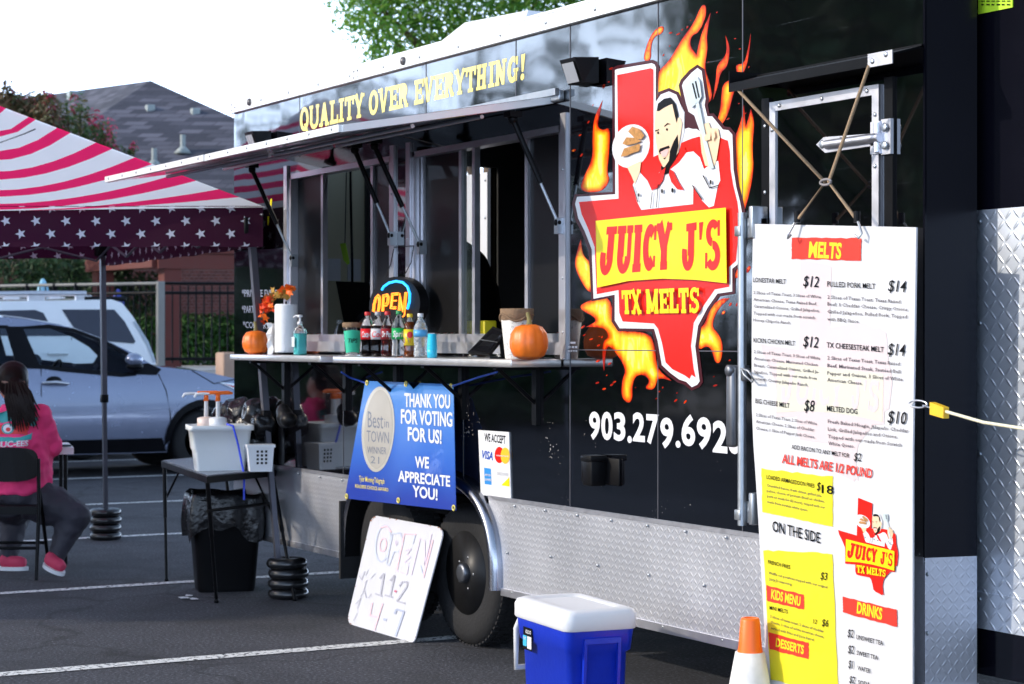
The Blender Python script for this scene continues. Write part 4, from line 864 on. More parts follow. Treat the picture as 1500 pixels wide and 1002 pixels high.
# ---------------------------------------------------------------- lamps and small fittings
def flood(px0, px1, py, lab):
    a, b2 = W(px0, py), W(px1, py); c = (a+b2)/2; x0, x1 = c.x+.0, c.x+.125; z = c.z
    k = [(x0, -.02, z+.05), (x1, -.02, z+.05), (x1, -.02, z-.06), (x0, -.02, z-.06)]; f = [(x0-.02, -.13, z+.045), (x1-.02, -.13, z+.045), (x1-.02, -.085, z-.06), (x0-.02, -.085, z-.06)]
    mb = MB(); mb.hexa([Vector(q) for q in k], [Vector(q) for q in f]); mb.box((c.x-.04, -.02, z-.06), (c.x+.04, 0, z+.05)); o = obj('flood_light', mb, m_black, TR, label=lab, fix=True)
    q = [Vector((x0-.005, -.1255, z+.030)), Vector((x1-.035, -.1255, z+.030)), Vector((x1-.035, -.094, z-.053)), Vector((x0-.005, -.094, z-.053))]; q = [p_+Vector((0, -.003, -.003)) for p_ in q]
    mb = MB(); mb.add(q, [(0, 1, 2, 3)]); obj('lens', mb, M('lamp_lens', (.30, .31, .33), rough=.25), o)
flood(838, 884, 106, 'flood light above the right window'); flood(372, 408, 207, 'flood light above the left window')
mb = MB(); mb.box((1.215, -.010, .872), (1.525, 0, .988), 0, .004); mb.box((1.35, -.085, .868), (1.425, -.010, .992), 0, .006); mb.box((1.345, -.092, .972), (1.43, -.010, .998), 0, .004); obj('outlet_box', mb, m_black, TR, fix=True)
q = W(683, 56, 1.1); mb = MB()
xa, xb, ya, yb2, zt2 = W(626, 70, .32).x, W(765, 44, .32).x, .32, 1.15, W(668, 44, .32).z+.055
b0 = [(xa, ya, 2.96), (xb, ya, 2.96), (xb, yb2, 2.96), (xa, yb2, 2.96)]; z3 = W(748, 39, .40).z+.06; m0 = [(xa+.01, ya+.01, zt2-.12), (xb, ya+.01, z3-.08), (xb, yb2, z3-.08), (xa+.01, yb2, zt2-.12)]; z3 = W(748, 39, .40).z+.06; t0 = [(xa+.26, ya+.09, zt2), (xb-.1, ya+.09, z3), (xb-.1, yb2-.1, z3), (xa+.26, yb2-.1, zt2)]
mb.hexa([Vector(v) for v in b0], [Vector(v) for v in m0]); mb.hexa([Vector(v)+Vector((0, 0, .001)) for v in m0], [Vector(v) for v in t0]); ac = obj('air_conditioner', mb, m_white, TR, fix=True)
mb = MB()
for k in range(3):
    z = zt2-.26+.045*k
    for x0_, x1_ in ((xa+.04, xa+.16), (xa+.19, xa+.34)): mb.box((x0_, ya-.004, z), (x1_, ya+.004, z+.02))
obj('grille', mb, m_black, ac)
# ---------------------------------------------------------------- entrance door
X0, X1, DZ1, DZ0 = W(1136, 150).x, W(1290, 150).x, 2.385, .765
mb = MB(); mb.box((X0, -.014, DZ0), (X1, -.001, DZ1)); dd = obj('door', mb, m_wall, TR)
mb = MB(); f = .035
mb.box((X0-.012, -.020, DZ1-f), (X1+.012, -.001, DZ1)); mb.box((X0-.012, -.020, DZ0), (X0+.024, -.0015, DZ1-f)); mb.box((X1-.024, -.020, DZ0), (X1+.012, -.0015, DZ1-f))
screws(mb, [(X0+.05, DZ1-.018), ((X0+X1)/2, DZ1-.018), (X1-.05, DZ1-.018)]+[(X1-.006, z) for z in (2.28, 2.1, 1.7, 1.3)]+[(X0+.006, z) for z in (2.28, 1.9, 1.5)], .008, -.021); obj('door_frame', mb, [m_alum2, m_zinc], dd)
mb = MB(); mb.box((X0-.075, -.010, DZ0), (X0-.03, 0, DZ1+.02)); mb.box((X1+.03, -.010, DZ0), (X1+.075, 0, DZ1+.02)); screws(mb, [(X0-.052, z) for z in (2.3, 2.05, 1.8)]+[(X1+.052, z) for z in (2.25, 1.75, 1.6)], .008, -.011); obj('door_jamb', mb, [m_blackm, m_zinc], dd)
hp = [W(*p, -.025) for p in ((1197, 212), (1208, 201), (1291, 195), (1291, 212), (1210, 224))]
mb = MB(); mb.prism([(p.x, p.z) for p in hp], lambda u, v, d: (u, -.030+d, v), .008)
a, b2 = W(1212, 212, -.03), W(1290, 204, -.03); mb.tube([(a.x, -.032, a.z), (b2.x, -.032, (a.z+b2.z)/2+.004)], .018, 10)
a, b2 = W(1293, 175, -.02), W(1314, 224, -.02); mb.box((X1+.028, -.022, b2.z), (X1+.078, -.008, a.z)); mb.box((X1-.02, -.03, a.z-.05), (X1+.03, -.016, a.z-.005)); mb.box((X1-.02, -.03, b2.z+.005), (X1+.03, -.016, b2.z+.05)); mb.tube([(X1+.015, -.028, b2.z+.01), (X1+.015, -.028, a.z-.01)], .014, 8)
screws(mb, [(X1+.056, a.z-.03), (X1+.056, b2.z+.03), (hp[0].x+.035, hp[0].z-.002), ((hp[0].x+X1)/2-.02, hp[0].z)], .016, -.030, 1); obj('hinge', mb, [m_alum2, m_zinc], dd)
# rain canopy over the door
c0 = XP(1075, 123, 2.50); mb = MB(); xa, xb, zt_ = 2.50, 3.445, 2.487
mb.hexa([Vector(v) for v in ((xa, -.135, zt_-.035), (xb, -.135, zt_-.035), (xb, -.001, zt_+.0), (xa, -.001, zt_+.0))], [Vector(v) for v in ((xa, -.135, zt_-.027), (xb, -.135, zt_-.027), (xb, -.001, zt_+.008), (xa, -.001, zt_+.008))]); mb.box((xa, -.138, zt_-.06), (xb, -.133, zt_-.027)); mb.box((xa, -.012, zt_+.0), (xb, -.001, zt_+.012)); mb.box((xa-.004, -.135, zt_-.03), (xa, 0, zt_+.02))
cn = obj('door_canopy', mb, m_blackm, TR)
mb = MB(); mb.box((xb-.125, -.142, zt_-.064), (xb+.003, -.1375, zt_-.018)); screws(mb, [(xb-.03, zt_-.03), (xb-.1, zt_-.045)], .01, -.142); obj('canopy_plate', mb, [m_alum2, m_zinc], cn)
# cam bar lock
lx = W(1087, 400, -.06).x; z1, z0 = W(1083, 312, -.06).z, W(1089, 770, -.06).z
mb = MB(); mb.tube([(lx, -.06, z0), (lx, -.06, z1)], .017, 12)
for z in (z1-.05, z0+.06): mb.box((lx-.01, -.050, z-.05), (lx+.10, -.012, z+.03), 0, .006); mb.box((lx+.075, -.085, z-.05), (lx+.10, -.012, z+.07), 0, .004); mb.lathe([(.018, 0), (.012, -.014), (0, -.015)], (lx+.05, -.050, z), 10, axis='Y'); mb.box((lx-.028, -.078, z-.04), (lx+.01, -.045, z+.0), 0, .004)
lk = obj('lock_bar', mb, m_zinc, dd)
h1, h0 = W(1074, 535, -.07), W(1074, 655, -.07); mb = MB(); mb.box((h1.x-.025, -.09, h0.z), (h1.x+.022, -.055, h1.z), 0, .012); mb.lathe([(.022, 0), (.022, -.014), (.014, -.02), (0, -.02)], (h1.x+.0, -.08, h1.z-.02), 14, axis='Y'); mb.box((h1.x-.02, -.06, h1.z-.06), (lx+.02, -.04, h1.z)); mb.box((lx+.02, -.085, h1.z-.06), (lx+.05, -.05, h1.z-.01), 0, .008); obj('lock_handle', mb, M('dark_zinc', (.16, .17, .19), rough=.4, metal=.8, var=.2), lk)
# ---------------------------------------------------------------- paint and lettering on the wall
def Z(ox, oy, s):
    return lambda *a: [(ox+p[0]*s, oy+p[1]*s) for p in a]
def wsurf(k): return lambda px, py: W(px, py, -.0012*k)
mb = MB(); slab_text(mb, 'QUALITY OVER EVERYTHING!', [(439.5, 193), (770.5, 116), (772, 78), (439.5, 159)], wsurf(1)); obj('slogan_lettering', mb, m_gold, TR)
mb = MB(); PH = [(863, 640), (1068, 660), (1068, 615), (863, 602)]
h = homog(UQ, PH); wid = {'.': .45}; s_ = '903.279.692'; tot = sum(wid.get(c, 1) for c in s_); x = 0; off = [-.02, -.0, .01, -.02, .04, .02, -.06, -.02, .06, .02, -.05]
for i, c in enumerate(s_):
    w_ = wid.get(c, 1); a0, a1 = x/tot, (x+w_*.9)/tot; o = off[i]*1.2
    if c == '.': q = [h(a0+.005, o), h(a1-.002, o), h(a1-.002, o+.22), h(a0+.005, o+.22)]; text(mb, '.', [q[0], q[1], (q[1][0], q[1][1]-42), (q[0][0], q[0][1]-42)], wsurf(1), 0, .03, 0, 4)
    else: text(mb, c, [h(a0, o), h(a1, o), h(a1, o+1.02), h(a0, o+1.02)], wsurf(1), 0, .034, 0, 4)
    x += w_
text(mb, '6', [(1066.5, 661), (1084, 664), (1084, 620), (1066.5, 617)], wsurf(1), 0, .034, 0, 4)
obj('phone_lettering', mb, m_whp, TR)
mb = MB(); z7 = Z(340, 380, .2)
def tq(mb, s, a, b, hgt, surf, **k): tline(mb, s, a, b, hgt, surf, **k)
s1 = lambda px, py: W(px, py, -.0012)
tq(mb, '*PRIVATE EVENTS', (354.5, 434.5), (412, 434.5), 10.5, s1); tq(mb, '*PARTIES', (354.5, 458), (379.5, 458), 10.5, s1); tq(mb, '*CONCERTS', (356, 480), (398, 482), 9.5, s1); obj('service_lettering', mb, m_whp, TR)
mb = MB(); mb.sheet([[(834, 500.5), (843, 500.8), (843, 503.6), (834, 503.4)]], s1)
for i in range(3): mb.sheet([[(833+i*4.6, 507), (836.5+i*4.6, 507), (836.5+i*4.6, 510), (833+i*4.6, 510)]], s1)
for i in range(4): mb.sheet([[(832+i*3.6, 512.5), (834.6+i*3.6, 512.5), (834.6+i*3.6, 515), (832+i*3.6, 515)]], s1)
obj('small_decal', mb, m_whp, TR)
# two yellow script strokes seen beside the tent corner
mb = MB()
for q in ([(396, 292), (398.5, 291), (397, 314), (394.5, 314)], [(392, 317), (394, 317), (393.5, 330), (391.5, 330)]): mb.sheet([q], s1)
obj('yellow_flash', mb, m_yel, TR)
# flames: a printed picture, hotter towards the middle of each tongue
m_fl = M('print_flame', (.9, .3, .02), rough=.2, spec=.3); nt, b = nodes_of(m_fl)
at = nt.nodes.new('ShaderNodeAttribute'); at.attribute_name = 'inner_distance'; tc = nt.nodes.new('ShaderNodeTexCoord')
mp = nt.nodes.new('ShaderNodeMapping'); mp.inputs['Scale'].default_value = (1.7, 1, .55); nt.links.new(tc.outputs['Object'], mp.inputs[0])
nz_ = nzn(nt, tc, 9, 3, 1.2, mp.outputs[0])
hh = math_node(nt, 'ADD', math_node(nt, 'MULTIPLY', at.outputs['Fac'], .92), math_node(nt, 'MULTIPLY', math_node(nt, 'SUBTRACT', nz_, .5), .9))
r = ramp(nt, hh, [(0, (.30, .010, .003)), (.16, (.70, .045, .004)), (.42, (.80, .19, .006)), (.68, (.80, .40, .01)), (.95, (.80, .62, .03)), (1.0, (.82, .70, .15))]); nt.links.new(r.outputs[0], b.inputs['Base Color'])
def smooth_poly(p, n=3):
    for _ in range(n):
        q = []
        for i in range(len(p)):
            a, c = p[i], p[(i+1) % len(p)]; q += [(a[0]*.75+c[0]*.25, a[1]*.75+c[1]*.25), (a[0]*.25+c[0]*.75, a[1]*.25+c[1]*.75)]
        p = q
    return p
def keep_tips(p):                       # double the sharp corners so smoothing leaves the tongues pointed
    o = []
    for i in range(len(p)):
        a, c, d = Vector(p[i-1]), Vector(p[i]), Vector(p[(i+1) % len(p)])
        ang = (a-c).angle(d-c, 3) if (a-c).length > 0 and (d-c).length > 0 else 3
        o += [p[i]]*(3 if ang < .9 else 1)
    return o
def flame(mb, pts, surf, wmax=9, sm=2, step=4):
    p = smooth_poly(keep_tips(pts), sm); q = []
    for v in p:
        if not q or math.hypot(v[0]-q[-1][0], v[1]-q[-1][1]) > .25: q.append(v)
    p = q; vs = [Vector(v) for v in p]; x0, x1 = min(v[0] for v in p), max(v[0] for v in p); y0, y1 = min(v[1] for v in p), max(v[1] for v in p)
    for x in np.arange(x0, x1, step):
        for y in np.arange(y0, y1, step):
            pt = (x+random.uniform(-1, 1), y+random.uniform(-1, 1))
            if inside(pt, p) and dist_poly(pt, p) > 1: vs.append(Vector(pt))
    r = delaunay_2d_cdt(vs, [], [list(range(len(p)))], 1, 1e-4)
    mb.add([surf(v[0], v[1]) for v in r[0]], r[2]); mb.fa += [min(1, dist_poly((v[0], v[1]), p)/wmax) for v in r[0]]
m1_ = Z(830, 0, .3194); m2_ = Z(830, 280, .379); m6_ = Z(880, 0, .16667); m7_ = Z(830, 420, .1996); m5_ = Z(860, 80, .2395)
FL = [
 m6_((375, 540), (385, 450), (430, 330), (480, 255), (545, 225), (555, 260), (525, 305), (470, 320), (440, 400), (440, 540)),
 m6_((470, 860), (490, 640), (600, 540), (700, 360), (820, 200), (880, 50), (925, 40), (925, 150), (860, 290), (800, 310), (780, 400), (840, 480), (880, 300), (965, 110), (950, 200), (930, 330), (940, 430), (910, 600), (960, 730), (990, 900), (760, 1000), (520, 990)),
 m6_((990, 840), (1010, 700), (1020, 570), (1090, 500), (1110, 430), (1095, 310), (1130, 400), (1130, 480), (1110, 590), (1050, 640), (1030, 760), (985, 880)),
 m6_((1060, 840), (1070, 740), (1140, 700), (1200, 640), (1180, 570), (1260, 560), (1290, 450), (1318, 290), (1310, 420), (1280, 600), (1210, 700), (1160, 840), (1120, 1010), (1050, 1120), (1010, 1110), (1050, 960)),
 m1_((800, 1000), (770, 900), (780, 780), (765, 640), (800, 560), (812, 480), (822, 580), (845, 500), (862, 560), (850, 680), (860, 790), (820, 960)),
 m1_((65, 882), (68, 830), (120, 730), (118, 620), (125, 540), (165, 458), (150, 530), (140, 580), (165, 600), (200, 580), (195, 700), (185, 790), (198, 830), (160, 882)),
 m7_((75, 155), (160, 100), (330, 60), (345, 330), (600, 330), (650, 430), (660, 600), (770, 690), (670, 665), (650, 740), (620, 760), (570, 745), (615, 690), (560, 640), (500, 660), (480, 740), (485, 820), (455, 862), (400, 810), (405, 690), (440, 600), (330, 440), (290, 440), (275, 620), (262, 540), (265, 400), (310, 370), (280, 300), (145, 295), (240, 240)),
 m7_((955, 470), (945, 330), (1020, 270), (1040, 160), (1130, 85), (1195, 85), (1110, 160), (1060, 290), (1120, 350), (1150, 440), (1130, 560), (1090, 560), (1070, 480), (1040, 430)),
 m2_((80, 390), (35, 310), (32, 260), (55, 185), (62, 250), (100, 280), (105, 390)),
 m2_((652, 340), (650, 320), (690, 235), (695, 260), (668, 330)), m2_((690, 310), (705, 285), (712, 295), (700, 318)),
]
mb = MB(); mb.fa = []
for p in FL: flame(mb, p, wsurf(1), 8.5 if len(p) > 11 else 4.5)
lg = obj('logo', mb, m_fl, TR, label='fiery Texas shaped logo with a chef')
mb = MB(); mb.fa = []
sp = m6_((550, 485), (715, 262), (612, 290), (680, 300), (760, 240), (605, 405), (1180, 340), (945, 545), (1020, 110), (1222, 430), (1300, 590), (90, 605), (25, 760), (70, 720), (520, 605), (790, 180))+m1_((62, 620), (32, 690), (68, 712), (205, 315), (170, 395), (120, 482), (100, 560), (740, 545), (790, 475), (820, 520))+m7_((120, 295), (130, 355), (180, 385), (235, 430), (230, 545), (315, 565), (295, 650), (330, 720), (505, 740), (225, 705), (275, 750), (350, 700), (680, 770), (705, 740), (660, 820), (800, 835), (870, 845), (1195, 540), (1090, 725), (1150, 190), (1200, 130), (1250, 130), (1080, 660), (810, 780), (240, 365), (260, 370))
for (x, y) in sp:
    a = random.uniform(.3, 1.2); L = random.uniform(1.2, 4.2); w_ = L*random.uniform(.3, .5); c, s = math.cos(a), math.sin(a)
    flame(mb, [(x+u*c-v*s, y-(u*s+v*c)) for u, v in ((-L, 0), (-L*.3, -w_), (L*.5, -w_*.9), (L, 0), (L*.3, w_), (-L*.5, w_*.8))], wsurf(1), 1.7, 1, 3)
obj('spark', mb, m_fl, lg)
TEX = [(904, 110), (953, 100), (957, 102), (957, 160), (957, 230), (1001, 208), (1013, 203), (1024, 200), (1040, 205), (1052, 200), (1060, 204), (1066, 206), (1069, 222), (1070, 248), (1074, 272), (1080, 296), (1083, 322), (1078, 382), (1068, 391), (1068, 420), (1047, 424), (1031, 447), (1016, 473), (1012, 507), (1016, 540), (1019, 553), (1013, 549), (1010, 555), (1003, 550), (985, 541), (975, 531), (970, 504), (964, 482), (958, 474), (912, 471), (907, 458), (906, 425), (874, 431), (871, 362), (861, 334), (852, 314), (848, 296), (906, 291)]
WOUT = m5_((170, 95), (188, 88), (395, 53), (412, 60), (420, 78), (420, 290), (450, 245), (500, 225), (545, 245), (575, 310), (597, 355), (597, 455), (620, 448), (645, 455), (670, 455), (690, 470), (655, 372), (620, 350), (605, 300), (580, 190), (590, 165), (640, 110), (675, 82), (700, 100), (725, 270), (718, 310), (735, 378), (765, 378), (800, 420), (830, 458), (865, 463), (888, 490), (895, 700), (912, 810), (935, 900), (948, 970))+m2_((682, 100), (682, 200), (665, 280), (640, 300), (640, 388), (583, 396), (545, 450), (508, 520), (497, 600), (507, 680), (514, 735), (505, 748), (484, 758), (462, 737), (435, 728), (400, 702), (368, 672), (352, 580), (338, 532), (205, 530), (186, 500), (186, 400), (104, 416), (97, 225), (70, 155), (45, 105), (33, 50), (40, 22), (188, 12))
logo_layers = [('outline_shadow', m_mar, [WOUT], 'grow'), ('outline', m_whp, [WOUT], 0), ('state_shape', m_red, [TEX], 0)]
PANEL = m2_((112, 115), (615, 64), (619, 356), (500, 343), (370, 338), (240, 347), (118, 373))
skin = M('print_skin', (.78, .56, .36), rough=.2, var=.03); steel_p = M('print_steel', (.52, .60, .62), rough=.2, var=.1, scale=30); food_p = M('print_food', (.45, .22, .07), rough=.3, var=.7, scale=90)
m_shd = M('print_pale_grey', (.62, .66, .70), rough=.2)
arcq = lambda cx, cy, rx, ry, t=0, n=28: [(cx+rx*math.cos(a)*math.cos(t)-ry*math.sin(a)*math.sin(t), cy+rx*math.cos(a)*math.sin(t)+ry*math.sin(a)*math.cos(t)) for a in np.linspace(0, 2*math.pi, n, endpoint=False)]
CHEF = [
 (m_whp, [m5_(*arcq(268, 560, 112, 136, .35)), m5_((420, 480), (418, 330), (440, 275), (500, 228), (548, 250), (592, 360), (594, 470), (560, 600), (440, 600))]),
 (m_whp, [m5_((278, 800), (318, 715), (368, 770), (398, 835), (440, 720), (500, 690), (600, 600), (650, 592), (690, 630), (715, 700), (770, 660), (802, 650), (815, 770), (800, 800), (775, 925), (745, 935), (700, 890), (650, 800), (648, 915), (332, 950), (305, 900))]),
 (m_red, [m5_((480, 690), (560, 620), (596, 560), (606, 600), (560, 660), (510, 700))]),
 (skin, [m5_((413, 420), (418, 345), (445, 340), (525, 298), (552, 390), (568, 383), (582, 420), (570, 500), (556, 600), (520, 660), (470, 700), (440, 640), (420, 530)), m5_((245, 690), (330, 650), (322, 720), (292, 792), (270, 740)), m5_((690, 495), (705, 430), (742, 412), (756, 450), (800, 450), (812, 510), (792, 640), (775, 690), (722, 680), (700, 600))]),
 (m_ink, [m5_((425, 345), (433, 300), (470, 270), (510, 262), (540, 300), (557, 370), (547, 418), (535, 370), (520, 302), (480, 315), (440, 346)), m5_((553, 490), (558, 560), (540, 640), (505, 690), (500, 725), (470, 735), (455, 720), (450, 678), (472, 690), (500, 650), (506, 590), (530, 530)), m5_((438, 592), (445, 575), (500, 556), (506, 572), (470, 582), (446, 612)), m5_((470, 438), (490, 418), (514, 426), (492, 428), (474, 442)), m5_((414, 465), (438, 456), (440, 462), (416, 472)), m5_(*arcq(488, 458, 6, 8)), m5_(*arcq(434, 478, 6, 8)), m5_((464, 635), (485, 628), (474, 642))]),
 (M('print_mouth', (.80, .45, .42), rough=.3), [m5_((448, 596), (490, 575), (498, 590), (484, 622), (458, 625))]),
 (m_red, [m5_((440, 722), (480, 690), (462, 770), (430, 815), (392, 830), (400, 800)), m5_((505, 700), (528, 715), (560, 780), (590, 828), (552, 824), (515, 780), (500, 735))]),
 (steel_p, [m5_((592, 200), (664, 128), (688, 160), (700, 255), (682, 290), (668, 300), (640, 325), (608, 305)), m5_((662, 300), (682, 290), (735, 540), (775, 695), (750, 700), (715, 560))]),
 (m_ink, [m5_((640, 178), (648, 172), (672, 268), (664, 272)), m5_((658, 165), (666, 160), (688, 262), (680, 265)), m5_(*arcq(755, 780, 6, 14)), m5_(*arcq(458, 835, 6, 15)), m5_(*arcq(521, 830, 7, 15)), m5_(*arcq(316, 858, 5, 11)), m5_((432, 790), (436, 790), (426, 935), (422, 935)), m5_((396, 840), (400, 840), (390, 940), (386, 940)), m5_((276, 800), (280, 798), (312, 900), (308, 904)), m5_((640, 800), (645, 798), (705, 885), (700, 890)), m5_((705, 740), (712, 738), (750, 812), (806, 795), (806, 800), (748, 820))]),
 (food_p, [m5_((205, 625), (225, 575), (270, 560), (325, 545), (318, 590), (270, 605), (240, 620)), m5_((215, 545), (240, 505), (300, 510), (330, 530), (290, 545), (240, 555)), m5_((250, 470), (275, 440), (320, 455), (350, 495), (330, 520), (290, 510))]),
 (skin, [m5_((712, 505), (745, 470), (756, 480), (752, 520), (720, 530)), m5_((758, 480), (775, 460), (785, 500), (765, 530))]),
]
def grow(poly, k):
    o = []; n = len(poly); ar_ = sum(poly[i][0]*poly[(i+1) % n][1]-poly[(i+1) % n][0]*poly[i][1] for i in range(n)); sg = 1 if ar_ > 0 else -1
    for i in range(n):
        a, c, d = Vector(poly[i-1]), Vector(poly[i]), Vector(poly[(i+1) % n]); e = ((c-a).normalized()+(d-c).normalized())
        e = e.normalized() if e.length > 1e-6 else Vector((1, 0)); o.append((c.x+sg*e.y*k, c.y-sg*e.x*k))
    return o
def draw_logo(parent, surf, mapper=None, lo=True, step=.0012, k0=2):
    """layers from the wall outwards; mapper moves the drawing elsewhere"""
    f = mapper or (lambda x, y: (x, y)); k = k0
    def layer(name, mat, polys, par):
        nonlocal k
        mb = MB(); s = surf(k)
        for i, p in enumerate(polys): mb.sheet([[f(*q) for q in p]], s)
        k += 1; return obj(name, mb, mat, par)
    if lo:
        layer('outline_shadow', m_mar, [grow(WOUT, 5)], parent); layer('outline', m_whp, [WOUT], parent)
    st_ = layer('state_shape', m_red, [TEX], parent)
    for m_, pl in CHEF: layer('chef_drawing', m_, pl, parent)
    layer('name_panel', m_yel, [PANEL], parent)
    FAT[0] = .45; sk_ = surf(k); k += 1; mb = MB(); fq = lambda L: [f(*q) for q in L]
    for s, q in (('JUICY', m2_((126, 322), (405, 298), (408, 124), (142, 142))), ("J'S", m2_((446, 303), (598, 303), (598, 106), (450, 132)))):
        slab_text(mb, s, fq(q), sk_)
    obj('name_lettering', mb, m_red, parent)
    mb = MB(); FAT[0] = .33; slab_text(mb, 'TX MELTS', fq(m2_((216, 475), (514, 470), (514, 372), (212, 384))), sk_); FAT[0] = .27; obj('melts_lettering', mb, m_yel, parent)
draw_logo(lg, wsurf)
# card sign, note
t = thing('payment_sign', 'white card sign with WE ACCEPT and card emblems stuck on the black wall', 'sign', W(725, 730)); qx = [W(*p) for p in ((702, 630), (747, 633), (750, 730), (706, 725))]
mb = MB(); mb.prism([(p.x, p.z) for p in qx], lambda u, v, d: (u, -.006+d, v), .005); obj('panel', mb, m_paper, t)
c1 = lambda k: (lambda px, py: W(px, py, -.006-.0009*k))
mb = MB(); tline(mb, 'WE ACCEPT', (709.5, 646), (740.5, 650), 12, c1(1), bold=.02); obj('lettering', mb, m_ink, t)
mb = MB(); tline(mb, 'VISA', (706, 671), (722, 674), 12, c1(1), bold=.03, shear=.25); obj('lettering', mb, M('card_blue', (.02, .08, .42), rough=.4), t)
mb = MB(); mb.sheet([arcq(731.5, 666.5, 7, 12)], c1(1)); obj('emblem', mb, m_red, t)
mb = MB(); mb.sheet([arcq(740, 667.5, 6.6, 12)], c1(2)); obj('emblem', mb, M('card_amber', (.9, .48, .02), rough=.4), t)
mb = MB(); tline(mb, 'mastercard', (727, 668), (744.5, 669.5), 2.6, c1(3), bold=.02); obj('lettering', mb, m_whp, t)
mb = MB(); mb.sheet([[(709, 685), (719, 686.5), (720, 710.5), (710, 709)]], c1(1)); obj('emblem', mb, M('card_azure', (.03, .25, .62), rough=.4), t)
mb = MB(); tline(mb, 'AMERICAN', (710, 697), (719, 698), 3.5, c1(2)); tline(mb, 'EXPRESS', (710.3, 704), (719.3, 705), 3.5, c1(2)); obj('lettering', mb, m_whp, t)
mb = MB(); mb.sheet([[(734, 711), (746, 699), (746.5, 713)]], c1(1)); obj('emblem', mb, m_yel, t)
mb = MB(); tline(mb, 'DISCOVER', (728, 696), (745, 698), 5, c1(1)); obj('lettering', mb, M('print_grey', (.4, .4, .42), rough=.5), t)
p0, p1 = pz(1433, -40), pz(1483, 11); mb = MB(); mb.box((p0.x, NY-.001, p1.z), (p1.x, NY+.003, p0.z)); t = tag(obj('sticker', mb, M('fluorescent_lime', (.45, .72, .02), rough=.6), loc=(p0.x, NY, p1.z)), 'lime green printed sticker high on the black trailer nose', 'sticker')
mb = MB(); sf_ = lambda px, py: W(px, py, NY-.003)
for i in range(6): mb.sheet([[(1437+i*7.5, 6), (1441+i*7.5+i % 2, 6), (1441+i*7.5+i % 2, 8), (1437+i*7.5, 8)], [(1437+i*7.5, 1), (1442+i*7.5, 1), (1442+i*7.5, 2.5), (1437+i*7.5, 2.5)]], sf_)
obj('lettering', mb, m_ink, t)
print('p3 ok')
# ================================================================ menu board
def yb(px, py):
    u, t = (px-1103)/237, (py-328)/673; return -.075-.03*u*(1-t)+.008*math.sin(t*5+u*2)
BX0 = lambda py: 1103-2*math.sin(min(1, (py-328)/400)*math.pi)+max(0, (py-620)/380)*21
BX1 = lambda py: 1342-5*min(1, (py-333)/330)
ys = np.linspace(0, 1, 15)
vs = []
for t in ys:
    pl, pr = 328+t*(1085-328), 333+t*(1092-333)
    for k in range(7): u = k/6; px, py = BX0(pl)+(BX1(pr)-BX0(pl))*u, pl+(pr-pl)*u; vs.append(W(px, py, yb(px, py)))
n = len(vs); gf = [(i*7+k, i*7+k+1, (i+1)*7+k+1, (i+1)*7+k) for i in range(14) for k in range(6)]
bk = [v+Vector((0, .007, 0)) for v in vs]
mb = MB(); mb.add(vs+bk, gf+[tuple(n+i for i in reversed(f)) for f in gf], 0, False)
ed = [k for k in range(7)]+[i*7+6 for i in range(1, 15)]+[14*7+k for k in range(5, -1, -1)]+[i*7 for i in range(13, 0, -1)]
mb.add(vs+bk, [(ed[i], n+ed[i], n+ed[(i+1) % len(ed)], ed[(i+1) % len(ed)]) for i in range(len(ed))])
c = W(1220, 1090, -.07); t_m = thing('menu_board', 'tall white printed menu board hanging by cords over the trailer door', 'menu board', (c.x, c.y, c.z))
mbd = obj('panel', mb, M('corrugated_plastic_white', (.60, .60, .61), rough=.45, var=.02), t_m)
def bs(k): return lambda px, py: (lambda p: p)(W(px, py, yb(px, py)-.0012-.0009*k))
z4, z5, zq = Z(1080, 310, .349), Z(1080, 640, .3613), Z(1100, 660, .3414)
def T(mb, z, s, x0, y0, x1, y1, hgt, k=4, **kw):
    (a, b) = z((x0, y0), (x1, y1)); sc = z((0, 1))[0][1]-z((0, 0))[0][1]; tline(mb, s, a, b, hgt*sc, bs(k), **kw)
# pale ghost of the emblem behind the words
gh = homog(UQ, [(1138, 604), (1293, 618), (1294, 548), (1138, 530)]); src = homog([PANEL[6], PANEL[2], PANEL[1], PANEL[0]], UQ)
ghost = lambda x, y: gh(*src(x, y))
mb = MB(); mb.sheet([[ghost(*p) for p in TEX]], bs(0)); obj('ghost_emblem', mb, M('ghost_pink', (.60, .515, .52), rough=.5, var=.02), t_m)
mb = MB(); mb.sheet([[ghost(*p) for p in PANEL]], bs(1)); obj('ghost_emblem', mb, M('ghost_yellow', (.60, .58, .48), rough=.5, var=.02), t_m)
mb = MB()
for s, q in (('JUICY', m2_((126, 322), (405, 298), (408, 124), (142, 142))), ("J'S", m2_((446, 303), (598, 303), (598, 106), (450, 132)))): slab_text(mb, s, [ghost(*p) for p in q], bs(2))
obj('ghost_emblem', mb, MATS['ghost_pink'], t_m)
mb = MB()
